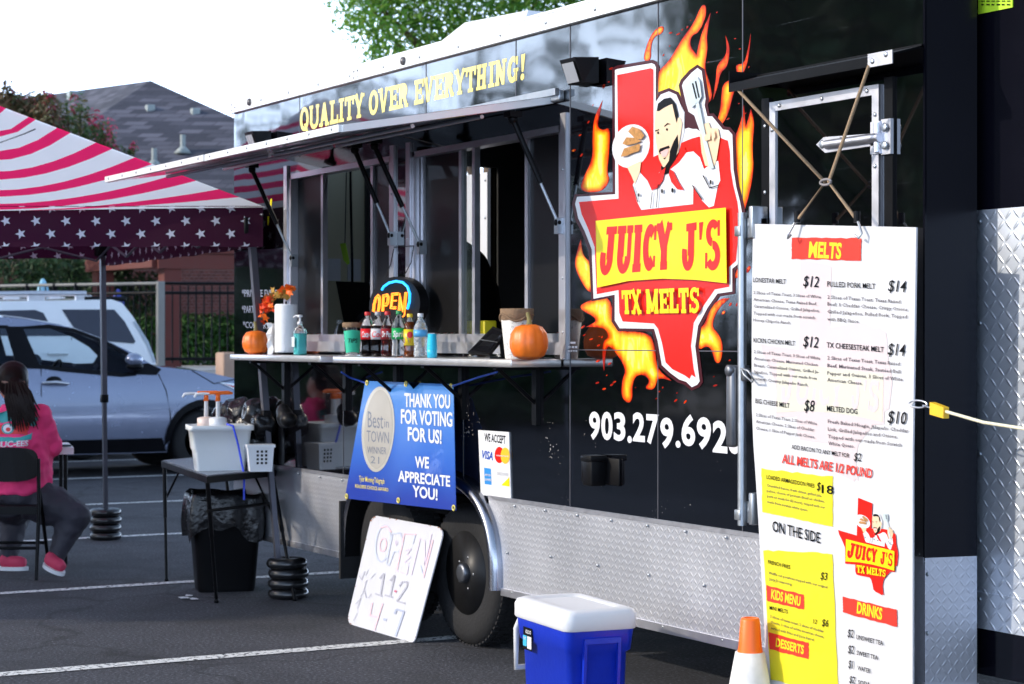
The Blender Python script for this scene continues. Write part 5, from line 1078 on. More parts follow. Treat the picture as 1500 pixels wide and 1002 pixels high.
for z, s, x0, y0, x1, y1, hg in ((z4, 'LONESTAR MELT', 66, 295, 204, 303, 20), (z4, 'PULLED PORK MELT', 377, 314, 578, 324, 23), (z4, 'KICKN CHICKN MELT', 68, 548, 242, 562, 20), (z4, 'TX CHEESESTEAK MELT', 375, 570, 614, 590, 23), (z4, 'BIG CHEESE MELT', 76, 803, 219, 824, 20), (z4, 'MELTED DOG', 376, 836, 504, 850, 23),
    (z5, 'ADD BACON TO ANY MELT FOR', 220, 48, 454, 85, 18), (zq, 'LOADED ARMAGEDDON FRIES', 67, 121, 272, 160, 18), (zq, 'ON THE SIDE', 92, 346, 296, 398, 48), (zq, 'FRENCH FRIES', 73, 485, 169, 509, 17), (zq, 'MINI MELTS', 80, 682, 158, 700, 17), (zq, '18', 303, 182, 354, 188, 38),
    (zq, 'UNSWEET TEA', 452, 809, 567, 837, 20), (zq, 'SWEET TEA', 454, 876, 545, 899, 19), (zq, 'WATER', 458, 942, 512, 956, 20), (zq, 'SODA', 460, 1003, 512, 1014, 19)): T(mb, z, s, x0, y0, x1, y1, hg, bold=.010, res=2)
for z, s, x0, y0, x1, y1, hg in ((z4, '$12', 276, 313, 342, 318, 48), (z4, '$14', 632, 333, 708, 338, 50), (z4, '$12', 276, 566, 340, 572, 48), (z4, '$14', 630, 600, 704, 606, 52), (z4, '$8', 280, 836, 325, 840, 50), (z4, '$10', 630, 886, 710, 894, 56), (z5, '$2', 472, 96, 502, 99, 34), (zq, '$', 282, 170, 299, 172, 38), (zq, '$3', 298, 552, 328, 557, 34), (zq, '$6', 304, 752, 332, 757, 32), (zq, '12', 266, 742, 283, 745, 20), (zq, '$2', 414, 799, 440, 804, 36), (zq, '$2', 416, 868, 442, 873, 36), (zq, '$1', 418, 932, 440, 937, 36), (zq, '$2', 422, 996, 446, 1001, 32)): T(mb, z, s, x0, y0, x1, y1, hg, bold=.004, shear=.22, res=2)
obj('black_lettering', mb, m_ink, t_m)
mb = MB()
body = [(z4, (('2 Slices of Texas Toast, 3 Slices of White', 68, 345, 350, 364), ('American Cheese, Texas Raised Beef,', 68, 374, 333, 393), ('Caramelized Onions, Grilled Jalapeños,', 68, 402, 345, 422), ('Topped with our made from scratch', 68, 432, 325, 451), ('Honey Chipotle Ranch.', 68, 460, 226, 473)), 12),
 (z4, (('2 Slices of Texas Toast, Texas Raised', 378, 365, 684, 385), ('Beef, 3 Cheddar Cheese, Crispy Onions,', 378, 394, 718, 418), ('Grilled Jalapeños, Pulled Pork, Topped', 378, 426, 712, 448), ('with BBQ Sauce.', 378, 457, 512, 468)), 14),
 (z4, (('2 Slices of Texas Toast, 3 Slices of White', 70, 593, 348, 622), ('American Cheese, Marinated Chicken', 70, 622, 337, 649), ('Breast, Caramelized Onions, Grilled Ja-', 70, 650, 343, 679), ('lapeños, Topped with our made from', 72, 678, 333, 706), ('scratch Creamy Jalapeño Ranch.', 72, 706, 298, 734)), 12),
 (z4, (('2 Slices of Texas Toast, Texas Raised', 378, 620, 682, 646), ('Beef, Marinated Steak, Sautéed Bell', 378, 652, 684, 679), ('Pepper and Onions, 3 Slices of White', 378, 684, 694, 711), ('American Cheese.', 378, 712, 526, 728)), 14),
 (z4, (('2 Slices of Texas Toast, 2 Slices of White', 78, 858, 334, 896), ('American Cheese, 2 Slices of Cheddar', 78, 886, 322, 922), ('Cheese, 1 Slice of Pepper Jack Cheese.', 78, 914, 326, 952)), 12),
 (z4, (('Fresh Baked Hoagie, Jalapeño Cheddar', 380, 887, 718, 928), ('Link, Grilled Jalapeños and Onions,', 380, 919, 672, 952), ('Topped with our made from Scratch', 380, 950, 690, 987), ('White Queso.', 382, 979, 492, 992)), 14),
 (zq, (('Crumbled bacon, fresh chives, grilled jala-', 68, 154, 304, 200), ('peños, choice of protein (beef or chicken,', 68, 177, 316, 224), ('pork or steak for $2 more), topped with our', 70, 200, 318, 250), ('made from scratch white queso.', 70, 224, 246, 262)), 11),
 (zq, (('Waffle cut potatoes topped with our original', 76, 530, 328, 592), ('Juicy J\'s seasoning.', 78, 556, 176, 580)), 11),
 (zq, (('2 slices of texas toast, 2 slices of cheddar', 82, 716, 312, 782), ('cheese, 1 slice of white american cheese,', 84, 740, 314, 806), ('served with fries and juice barrel', 86, 766, 270, 818)), 11)]
for z, ls, hg in body:
    for s, x0, y0, x1, y1 in ls: T(mb, z, s, x0, y0, x1, y1, hg*1.1, bold=.010, res=1)
obj('small_print', mb, M('print_dark_grey', (.06, .05, .06), rough=.5), t_m)
def rough_rect(q, amp=1.0, n=14):
    o = []
    for i in range(4):
        a, b2 = q[i], q[(i+1) % 4]
        for k in range(n): t = k/n; o.append((a[0]+(b2[0]-a[0])*t+random.uniform(-amp, amp)*.5, a[1]+(b2[1]-a[1])*t+random.uniform(-amp, amp)))
    return o
mY = M('menu_yellow', (.70, .62, .012), rough=.45, var=.05); mR = M('menu_red', (.66, .030, .014), rough=.45, var=.04)
for q in (zq((45, 78), (350, 112), (352, 328), (48, 262)), zq((54, 428), (350, 442), (376, 1040), (84, 985))): mb = MB(); mb.sheet([rough_rect(q, 1.2)], bs(1)); obj('yellow_block', mb, mY, t_m)
for q, s, a in ((z4((228, 108), (520, 112), (518, 206), (228, 198)), 'MELTS', z4((298, 190), (438, 196))+[23]), (zq((66, 578), (228, 620), (228, 684), (70, 646)), 'KIDS MENU', zq((86, 634), (214, 668))+[14]), (zq((76, 780), (248, 826), (248, 898), (80, 852)), 'DESSERTS', zq((106, 840), (228, 874))+[13]), (zq((394, 626), (626, 684), (628, 758), (396, 696)), 'DRINKS', zq((454, 696), (564, 726))+[17])):
    mb = MB(); mb.sheet([rough_rect(q, .8)], bs(2)); bn = obj('red_banner', mb, mR, t_m)
    mb = MB(); tline(mb, s, a[0], a[1], a[2], bs(3), bold=.035, shear=.14, res=3); obj('lettering', mb, mY, bn)
mb = MB(); T(mb, zq, 'ALL MELTS ARE 1/2 POUND', 132, 52, 520, 118, 40, bold=.025, shear=.14, res=3); obj('red_lettering', mb, mR, t_m)
dst = homog(UQ, zq((406, 476), (615, 516), (616, 432), (408, 380))); mini = lambda x, y: dst(*src(x, y))
mb = MB(); mb.sheet([[mini(*p) for p in TEX]], bs(2)); em = obj('emblem', mb, mR, t_m)
draw_logo(em, lambda k: bs(k*.35+1.4), mini, False, k0=3)
# cords that hang it: from canopy corners, crossing at a grommet
def cordobj(name, pts, r, mat, label, cat, extra=None, sag=0):
    mb = MB(); mb.tube(pts, r, 8)
    o = obj(name, mb, mat, loc=pts[-1]); return tag(o, label, cat)
m_rope = M('tan_cord', (.32, .22, .13), rough=.8, var=.4, scale=120, bump=.4, bscale=300)
kn = W(1212, 267, -.11); tl, tr = W(1168, 322, -.10), W(1255, 322, -.10)
cA, cB = Vector((2.52, -.128, 2.45)), W(1273, 96, -.14)
t = thing('hanging_cord', 'tan bungee cords crossing in an X between the door canopy and the menu board', 'cord', kn)
for pts in ([cA, kn+Vector((-.014, 0, 0)), tl], [cB, kn+Vector((.014, 0, 0)), tr]):
    pts = [pts[0], pts[0].lerp(pts[1], .5)+Vector((0, 0, -.006)), pts[1], pts[2]] if False else pts
o_ = None
mb = MB(); mb.tube([cA, kn+Vector((-.012, 0, 0)), tl], .0065, 8); obj('cord', mb, m_rope, t)
mb = MB(); mb.tube([cB, kn+Vector((.012, -.004, 0)), tr], .0065, 8); obj('cord', mb, m_rope, t)
mb = MB(); mb.tube([kn+Vector((.03*math.cos(a), -.008, .010*math.sin(a))) for a in np.linspace(0, 6.28, 17)], .005, 6); obj('ring', mb, M('grey_rubber', (.22, .2, .2), rough=.7), t)
for e, dx in ((tl, -.03), (tr, .035)):
    mb = MB(); mb.tube([e+Vector((0, 0, .03)), e+Vector((0, 0, -.01))], .012, 8); mb.tube([e, e+Vector((dx*.4, -.004, -.012)), e+Vector((dx*1.2, -.012, -.05)), e+Vector((dx*1.0, -.02, -.066)), e+Vector((dx*.4, -.02, -.055))], .0045, 6, 1); obj('hook', mb, [m_black, m_zinc], t)
e = W(1338, 590, yb(1338, 590)); ho = thing('tie_down_strap', 'pale yellow cord clipped to the right edge of the menu board, with yellow clip', 'strap', e)
mb = MB(); c2 = W(1352, 594, -.12); ring = [e.lerp(c2, .5)+Vector((.045*math.cos(a), 0, .012*math.sin(a)-.05*(0))) for a in np.linspace(0, 6.28, 17)]; mb.tube(ring, .0035, 6); c3 = W(1366, 598, -.14); mb.tube([c2, c3], .003, 6); obj('carabiner', mb, m_alu, ho)
c4 = W(1386, 603, -.16); mb = MB(); mb.hexa([c3+Vector((0, -.012, .020)), c3+Vector((0, -.012, -.02)), c4+Vector((0, -.012, -.022)), c4+Vector((0, -.012, .014))][::-1], [c3+Vector((0, .012, .020)), c3+Vector((0, .012, -.02)), c4+Vector((0, .012, -.022)), c4+Vector((0, .012, .014))][::-1]); obj('clip', mb, M('clip_yellow', (.85, .50, .02), rough=.4), ho)
e2 = XP(1500, 628, 4.25); e3 = c4+(e2-c4)*1.6
mb = MB(); mb.tube([c4, c4.lerp(e2, .5)+Vector((0, 0, -.008)), e2, e3], .0055, 8); obj('cord', mb, M('pale_cord', (.70, .66, .48), rough=.7, var=.2, scale=90), ho)
po = thing('barrier_post', 'grey steel barrier post at the end of the pale yellow cord, beside the photographer', 'post', (e3.x, e3.y, 0)); mb = MB(); mb.tube([(e3.x, e3.y, .04), (e3.x, e3.y, e3.z+.06)], .02, 12); obj('pole', mb, m_zinc, po); mb = MB(); mb.lathe([(.16, 0), (.16, .03), (.03, .05)], (e3.x, e3.y, 0), 24); obj('base', mb, m_black, po)
# carabiner to the lock bar
e = W(1102, 560, -.09); mb = MB(); mb.tube([W(1086, 540, -.09), W(1096, 543, -.12), W(1104, 556, -.115), e, W(1090, 549, -.10), W(1086, 540, -.09)], .004, 6); tag(obj('carabiner', mb, m_zinc, loc=e), 'steel carabiner hooking the left edge of the menu board to the lock bar', 'carabiner')
# ================================================================ banner
P4 = [W(535, 558, -.03), W(664, 563, -.03), W(668, 748, -.105), W(505, 730, -.15)]
pxq = [(535, 558), (664, 563), (668, 748), (505, 730)]
hb = homog(pxq, [(0, 0), (1, 0), (1, 1), (0, 1)])
def yban(px, py):
    u, v = hb(px, py); top_ = -.03; bot = -.15+(.02)*u; return top_+(bot-top_)*v**.85 - .012*math.sin(u*9+v*3)*v*(1-.3*u)
def ban(k): return lambda px, py: W(px, py, yban(px, py)-.001*k)
hu = homog([(0, 0), (1, 0), (1, 1), (0, 1)], pxq)
vs = [Vector(ban(0)(*hu(i/16, j/16))) for j in range(17) for i in range(17)]; gf = [(j*17+i, (j+1)*17+i, (j+1)*17+i+1, j*17+i+1) for j in range(16) for i in range(16)]
n = len(vs); mb = MB(); mb.add(vs+[v+Vector((0, .003, 0)) for v in vs], gf+[tuple(n+i for i in reversed(f)) for f in gf], 0, True)
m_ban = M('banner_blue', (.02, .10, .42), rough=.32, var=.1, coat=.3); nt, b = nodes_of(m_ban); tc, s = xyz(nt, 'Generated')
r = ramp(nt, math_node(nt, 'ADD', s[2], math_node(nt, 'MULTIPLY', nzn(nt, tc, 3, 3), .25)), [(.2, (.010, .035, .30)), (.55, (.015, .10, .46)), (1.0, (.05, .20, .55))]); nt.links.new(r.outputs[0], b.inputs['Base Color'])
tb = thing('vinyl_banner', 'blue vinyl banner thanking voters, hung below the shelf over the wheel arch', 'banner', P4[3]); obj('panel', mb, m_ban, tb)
zb = Z(480, 540, .419)
mb = MB()
for s, x0, y0, x1, y1, hg in (('THANK YOU', 268, 132, 428, 138, 48), ('FOR VOTING', 256, 190, 436, 202, 50), ('FOR US!', 280, 250, 398, 262, 48), ('WE', 305, 345, 354, 348, 40), ('APPRECIATE', 246, 393, 428, 412, 38), ('YOU!', 296, 446, 384, 460, 40)):
    a, c = zb((x0, y0), (x1, y1)); tline(mb, s, a, c, hg*.419, ban(2), bold=.028, res=3)
obj('lettering', mb, m_whp, tb)
m_sil = M('medal_silver', (.62, .58, .50), rough=.3, metal=.5, var=.1, scale=12); m_med = M('medal_face', (.42, .39, .34), rough=.35, metal=.2, var=.12, scale=6)
mb = MB(); mb.fine(zb(*arcq(176, 212, 57, 150, .06, 40)), ban(2), 6); me_ = obj('medal', mb, m_sil, tb)
mb = MB(); mb.fine(zb(*arcq(177, 212, 49, 138, .06, 40)), ban(3), 6); obj('medal_face', mb, m_med, me_)
mb = MB()
for s, x0, y0, x1, y1, hg in (('Best', 140, 205, 194, 210, 60), ('in', 198, 205, 214, 207, 34), ('TOWN', 136, 255, 214, 262, 42), ('WINNER', 138, 296, 205, 300, 26), ('21', 150, 330, 180, 333, 26)):
    a, c = zb((x0, y0), (x1, y1)); tline(mb, s, a, c, hg*.419, ban(4), bold=.0, res=2)
obj('lettering', mb, M('medal_ink', (.16, .18, .23), rough=.5), me_)
mb = MB()
for s, x0, y0, x1, y1, hg in (('Tyler Morning Telegraph', 110, 393, 198, 403, 20), ('READERS CHOICE AWARD', 96, 416, 212, 430, 13)): a, c = zb((x0, y0), (x1, y1)); tline(mb, s, a, c, hg*.419, ban(2), bold=.004, res=2)
obj('gold_lettering', mb, m_gold, tb)
mb = MB()
for q in ((538, 561), (595, 562.5), (661, 566), (665, 744), (584, 733), (508, 727)): p = Vector(ban(2)(*q)); mb.tube([p+Vector((.012*math.cos(a), -.002, .012*math.sin(a))) for a in np.linspace(0, 6.28, 13)], .004, 6)
obj('eyelet', mb, m_gold, tb)
m_bcord = M('blue_cord', (.02, .08, .45), rough=.5)
mb = MB(); p = Vector(ban(2)(536, 561)); mb.tube([p, W(512, 553, -.05), W(500, 545, -.12)], .005, 6); obj('tie_cord', mb, m_bcord, tb)
mb = MB(); p = Vector(ban(2)(662, 566)); mb.tube([p, W(700, 553, -.09), W(728, 545, -.14)], .005, 6); obj('tie_cord', mb, m_bcord, tb)
# ================================================================ leaning OPEN board
bq = [(545, 752), (652, 771), (606, 944), (508, 911)]
L0, L1 = G(508, 911), G(606, 944); yb0 = (L0.y+L1.y)/2; ytop = .015
def yob(px, py): # plane leaning back to the tyre
    d = ray(px, py); nn = Vector((0, -.6, (ytop-yb0))).normalized() if False else Vector((0, -.585, ytop-yb0)).normalized(); return nn
nn = Vector((0, -.585, ytop-yb0)).normalized(); P0 = Vector((0, yb0, 0.003))
def ob(k): return lambda px, py: PL(px, py, P0+nn*(.0015*k), nn)
def rrect(q, r=.09, n=6):
    h = homog([(0, 0), (1, 0), (1, 1), (0, 1)], q); o = []
    for cx, cy, a0 in ((r, r, 180), (1-r, r, 270), (1-r, 1-r*.7, 0), (r, 1-r*.7, 90)):
        for k in range(n+1): a = R(a0+90*k/n); o.append(h(cx+r*math.cos(a), cy+r*.85*math.sin(a)))
    return o
bo = rrect(bq); mb = MB(); mb.prism(bo, lambda u, v, d: ob(1)(u, v)-nn*d, .006)
m_ob = M('worn_white_sheet_metal', (.60, .60, .64), rough=.35, var=.04, scale=6); nt, b = nodes_of(m_ob); tc, s = xyz(nt)
t = thing('open_board', 'worn white board hand lettered with OPEN and hours, leaning on the trailer tyre', 'sign', (L0+L1)/2); obj('panel', mb, m_ob, t)
mb = MB(); m_rst = M('rust', (.26, .09, .03), rough=.9, var=.4, scale=40)
for i in range(46):
    k = random.choice(range(len(bo))); a, c = bo[k], bo[(k+1) % len(bo)]; u = random.random(); p = (a[0]+(c[0]-a[0])*u, a[1]+(c[1]-a[1])*u)
    if p[1] > 800 and random.random() < .7: continue
    cc = (577, 848); q = (p[0]+(cc[0]-p[0])*.008, p[1]+(cc[1]-p[1])*.008); r_ = random.uniform(.5, 1.5); mb.sheet([[(q[0]+r_*random.uniform(.5, 1.3)*math.cos(w), q[1]+r_*random.uniform(.4, .9)*math.sin(w)) for w in np.linspace(0, 5.6, 7)]], ob(2+i*.02))
obj('rust_spots', mb, m_rst, t)
zo = Z(490, 740, .2197)
mb = MB()
def pstroke(mb, pts, w, surf):
    for i in range(len(pts)-1):
        b_ = _bar(pts[i], pts[i+1], w); mb.add([surf(*p) for p in b_], [(0, 1, 2, 3)])
class Lv:  # each felt-pen stroke a hair above the last
    k = 3.0
def pen(mb, pts, w):
    Lv.k += .02; pstroke(mb, zo(*pts), w, ob(Lv.k))
m_pb = M('faded_pen_blue', (.50, .54, .66), rough=.6, var=.15, scale=60); m_pr = M('faded_pen_red', (.78, .52, .58), rough=.6, var=.15, scale=60); m_pg = M('pen_grey', (.40, .40, .46), rough=.6, var=.2, scale=60); m_pp = M('faded_pen_violet', (.62, .55, .66), rough=.6, var=.15, scale=60)
pen(mb, arcq(322, 255, 48, 122, .12, 24)+[(370, 255)], 2.2); pen(mb, [(345, 390), (385, 190), (440, 185), (455, 260), (430, 310), (395, 310), (362, 400), (345, 390)], 2.0); pen(mb, [(540, 190), (520, 260)], 1.5); pen(mb, [(570, 400), (590, 470)], 2.0); obj('pen_lettering', mb, m_pb, t)
mb = MB(); pen(mb, arcq(322, 265, 22, 44, .12, 16)+[(344, 265)], 2); pen(mb, [(415, 430), (465, 190), (545, 195)], 2); pen(mb, [(590, 485), (655, 230)], 2.4); pen(mb, [(300, 150), (345, 140), (378, 180)], 2.2); obj('pen_lettering', mb, m_pr, t)
mb = MB(); pen(mb, [(410, 435), (480, 460), (490, 400)], 2); pen(mb, [(470, 300), (510, 290), (480, 330), (505, 345), (465, 380), (500, 385)], 1.6); pen(mb, [(510, 465), (570, 220), (600, 240), (600, 400), (645, 190)], 2); pen(mb, [(408, 238), (420, 250), (408, 268), (404, 250), (408, 238)], 1.4); obj('pen_lettering', mb, m_pp, t)
mb = MB()
for q in ([(300, 490), (330, 455), (305, 600)], [(270, 590), (318, 608)], [(370, 505), (400, 468), (370, 605)], [(335, 600), (388, 615)], [(430, 540), (450, 512), (485, 512), (480, 545), (415, 640), (470, 655)]): pen(mb, q, 2.4)
for q in ([(165, 470), (180, 500), (200, 440)], [(200, 520), (215, 500), (190, 580)], [(170, 610), (200, 570), (210, 620)], [(225, 430), (205, 470)], [(240, 490), (270, 455)], [(140, 660), (175, 620), (150, 690)], [(225, 620), (245, 590)], [(125, 770), (150, 720)]): pen(mb, q, .8)
obj('pen_lettering', mb, m_pg, t)
mb = MB(); pen(mb, [(250, 650), (232, 735), (290, 745)], 2.6); pen(mb, [(318, 655), (262, 835)], 2.6); obj('pen_lettering', mb, m_pr, t)
mb = MB(); pen(mb, [(325, 760), (345, 765)], 3.4); pen(mb, [(400, 725), (412, 695), (462, 708), (405, 875)], 2.8); obj('pen_lettering', mb, M('pen_slate', (.38, .42, .54), rough=.6, var=.2), t)
mb = MB(); pen(mb, [(398, 572), (414, 577)], 3); obj('pen_lettering', mb, M('pen_dark_red', (.5, .12, .2), rough=.6), t)
# ================================================================ cooler
def frame2(o, u): # local axes from a picture-plane direction
    pass
fc = A(829, 925, 7.6); u1 = Vector((-.196*RD[0]+.46*VD[0], -.196*RD[1]+.46*VD[1], 0)); u2 = Vector((.27*RD[0]+.11*VD[0], .27*RD[1]+.11*VD[1], 0)); LL, SS = u1.length*1.06, u2.length*1.08; u1.normalize(); u2 = Vector((-u1.y, u1.x, 0)); u2 = u2 if u2.dot(Vector((RD[0], RD[1], 0))) > 0 else -u2
O = Vector((fc.x, fc.y, 0)); cen = O+u1*LL/2+u2*SS/2; zt = fc.z+.078
Lc = lambda a, b, z: cen+u1*a+u2*b+Vector((0, 0, z))
def rr_ring(a, b, r, z, n=5):
    o = []
    for sx, sy, a0 in ((1, 1, 0), (-1, 1, 90), (-1, -1, 180), (1, -1, 270)):
        for k in range(n+1): t = R(a0+90*k/n); o.append(Lc(sx*(a-r)+r*math.cos(t), sy*(b-r)+r*math.sin(t), z))
    return o
def loft(mb, rings, mi=0, smooth=True, cap=True):
    n = len(rings[0]); vs = [p for r_ in rings for p in r_]
    mb.add(vs, [(i*n+k, i*n+(k+1) % n, (i+1)*n+(k+1) % n, (i+1)*n+k) for i in range(len(rings)-1) for k in range(n)], mi, smooth)
    if cap: mb.add(rings[0], [tuple(reversed(range(n)))], mi); mb.add(rings[-1], [tuple(range(n))], mi)
t = thing('cool_box', 'royal blue cool box with white lid on the asphalt beside the trailer wheel', 'cool box', cen)
m_cb = M('cool_box_blue', (.008, .035, .50), rough=.34, var=.22, scale=5, bump=.06, bscale=40)
ha, hb_ = LL/2, SS/2
mb = MB(); loft(mb, [rr_ring(ha-.05, hb_-.045, .03, 0), rr_ring(ha-.045, hb_-.04, .03, .01), rr_ring(ha-.035, hb_-.03, .035, zt*.62), rr_ring(ha-.022, hb_-.018, .035, zt*.64), rr_ring(ha-.012, hb_-.010, .035, zt-.085)]); cb = obj('tub', mb, m_cb, t)
mb = MB(); loft(mb, [rr_ring(ha-.006, hb_-.005, .04, zt-.085), rr_ring(ha, hb_, .045, zt-.078), rr_ring(ha, hb_, .045, zt-.03), rr_ring(ha-.008, hb_-.008, .042, zt-.012), rr_ring(ha-.03, hb_-.03, .035, zt-.004), rr_ring(ha-.06, hb_-.05, .03, zt-.004), rr_ring(ha-.075, hb_-.06, .03, zt-.012)]); obj('lid', mb, m_white, t)
# side recess on the right flank, moulded grip
mb = MB(); q = -(ha-.014)
for zz, a0, a1 in ((zt-.11, -.055, .055),):
    pts_o = [Lc(q-.004, -.07, zt-.12), Lc(q-.004, .075, zt-.12), Lc(q+.014, .075, .03), Lc(q+.014, -.07, .03)]
    pts_i = [Lc(q+.0155, -.06, zt-.135), Lc(q+.0155, .065, zt-.135), Lc(q+.03, .065, .03), Lc(q+.03, -.06, .03)]
mb.add([Lc(q-.006, -.075, zt-.115), Lc(q-.006, .08, zt-.115), Lc(q-.006, .08, zt-.135), Lc(q-.006, -.075, zt-.135), Lc(q+.01, .08, zt-.115), Lc(q+.01, -.075, zt-.115), Lc(q+.01, .08, zt-.135), Lc(q+.01, -.075, zt-.135)], [(0, 1, 2, 3), (0, 5, 4, 1), (2, 6, 7, 3), (1, 4, 6, 2), (0, 3, 7, 5)])
for s_ in (-.075, .068):
    v8 = [Lc(q-.006, s_, zt-.135), Lc(q-.006, s_+.012, zt-.135), Lc(q+.010, s_+.012, .12), Lc(q+.010, s_, .12)]; mb.hexa(v8, [p-u1*(-.02) for p in v8])
obj('grip_frame', mb, m_cb, t, fix=True)
side = -1 if (Lc(0, -hb_, 0)-Vector(CAM)).length < (Lc(0, hb_, 0)-Vector(CAM)).length else 1
lab = lambda a, z, k=0: Lc(a, side*(hb_-.014-.0*z+.003+.0012*k), z)
# the printed label on the long left flank, towards the far end
a0, a1, z0_, z1_ = .22*ha+.02, .62*ha, zt-.205, zt-.115
if True:
    quad = [lab(a1, z0_), lab(a0, z0_), lab(a0, z1_), lab(a1, z1_)]
    bil = lambda k: (lambda u, v: (quad[0].lerp(quad[1], u)).lerp(quad[3].lerp(quad[2], u), v)+u2*side*.0012*k)
    mb = MB(); mb.sheet([[(0, 0), (1, 0), (1, 1), (0, 1)]], bil(1)); lb = obj('sticker', mb, m_ink, t)
    mb = MB(); mb.sheet([[(0, .15), (.42, .15), (.42, .62), (0, .62)]], bil(2)); obj('sticker_patch', mb, M('sticker_cyan', (.05, .45, .70), rough=.4), lb)
    mb = MB(); mb.sheet([[(.48, .08), (.96, .08), (.96, .62), (.48, .62)]], bil(2)); obj('sticker_patch', mb, m_whp, lb)
    mb = MB(); text(mb, 'IGLOO', [(.30, .74), (.92, .74), (.92, .9), (.30, .9)], bil(2), bold=.02); text(mb, '9 QT', [(.06, .45), (.36, .45), (.36, .56), (.06, .56)], bil(3), bold=.02); obj('lettering', mb, m_whp, lb)
mb = MB(); hx = ha+.0
for s_ in (-1, 1):
    mb.box((0, 0, 0), (0, 0, 0)) if False else None
mb.tube([Lc(hx-.004, -hb_*.75, zt-.10), Lc(hx+.025, -hb_*.78, zt-.14), Lc(hx+.03, -hb_*.78, zt-.30), Lc(hx+.03, hb_*.78, zt-.30), Lc(hx+.025, hb_*.78, zt-.14), Lc(hx-.004, hb_*.75, zt-.10)], .013, 8); obj('carry_handle', mb, m_white, t)
# ================================================================ traffic cone
p = A(1099, 905, 7.42); t = thing('traffic_cone', 'orange traffic cone with white sleeve beside the menu board', 'cone', (p.x, p.y, 0)); c = Vector(t.location); hz_ = p.z
mb = MB(); mb.lathe([(.105, .02), (.099, .05), (.043, hz_*.78), (.036, hz_-.01), (.032, hz_), (.024, hz_), (.02, hz_-.06)], c, 32); obj('cone_body', mb, m_orange, t)
mb = MB(); mb.lathe([(.088, .13), (.090, .14), (.054, hz_*.73), (.050, hz_*.73)], c, 32, wob=lambda a, z: 1+.02*math.sin(5*a+z*40)+.012*math.sin(11*a)); obj('white_sleeve', mb, M('scuffed_white', (.72, .71, .70), rough=.6, var=.25, scale=18), t)
mb = MB(); mb.box((c.x-.17, c.y-.17, 0), (c.x+.17, c.y+.17, .025), 0, .01); obj('base', mb, m_orange, t)
# ================================================================ things on the shelf
def on_shelf(px, y=-.15, z=SZ):
    q = W(px, 500, y); return Vector((q.x, y, z+.001))
def pumpkin(px, w, label, y, tall=1.0):
    c = on_shelf(px, y); r = w/2; t = thing('pumpkin', label, 'pumpkin', c, 'pumpkins on the serving shelf')
    prof = [(.02, .04), (r*.45, .0), (r*.80, r*.18), (r*.98, r*.55*tall), (r*1.0, r*.9*tall), (r*.93, r*1.3*tall), (r*.70, r*1.62*tall), (r*.35, r*1.74*tall), (.02, r*1.66*tall)]
    mb = MB(); mb.lathe(prof, c, 80, wob=lambda a, z: 1-.035*abs(math.cos(a*5.5+.4))**6-.01*math.sin(3*a)); obj('rind', mb, M('pumpkin_rind', (.80, .17, .012), rough=.42, var=.16, scale=18, bump=.08, bscale=50), t)
    top_ = c+Vector((0, 0, r*1.66*tall)); mb = MB(); mb.tube([top_, top_+Vector((.002, 0, .02)), top_+Vector((-.004, 0, .04)), top_+Vector((-.012, .0, .058))], [.018, .011, .009, .010], 7); obj('stem', mb, M('pumpkin_stem', (.22, .19, .07), rough=.8, var=.4, scale=50), t)
    return t
pumpkin(374.5, .155, 'dull orange pumpkin at the left end of the shelf beside the paper towels', -.17)
pumpkin(775, .172, 'bright sunlit orange pumpkin at the right end of the shelf', -.19, 1.02)
# paper towels
c = on_shelf(419, -.14); t = thing('paper_towel_roll', 'white paper towel roll on a black stand beside the left pumpkin', 'paper towels', c)
mb = MB(); mb.lathe([(.062, .012), (.064, .02), (.064, .275), (.058, .284), (.02, .284), (.02, .26)], c, 40, wob=lambda a, z: 1+.006*math.sin(7*a)); obj('roll', mb, M('towel_paper', (.82, .83, .85), rough=.85, var=.03, scale=40, bump=.15, bscale=90), t)
mb = MB(); mb.lathe([(.075, 0), (.075, .010), (.01, .012)], c, 30); mb.tube([c+Vector((0, 0, .01)), c+Vector((0, 0, .30))], .006, 8); mb.tube([c+Vector((-.072, -.02, .01)), c+Vector((-.075, -.02, .12)), c+Vector((-.068, -.02, .135)), c+Vector((-.06, -.03, .12))], .004, 6); obj('stand', mb, m_blackm, t)
c = on_shelf(396, -.20); mb = MB(); q = []
for k in range(7):
    z = .175*k/6; w_ = .022+.012*math.sin(k*1.9); q.append([c+Vector((-w_+.006*math.sin(k*2.3), .012*math.cos(k), z)), c+Vector((0, -.018+.01*math.sin(k*2.9), z)), c+Vector((w_*.9, .010*math.sin(k*1.3), z)), c+Vector((.0, .022, z))])
loft(mb, q, 0, False); tag(obj('tissue_packet', mb, m_paper, loc=c), 'crumpled white tissue packet standing between pumpkin and paper towels', 'tissues')
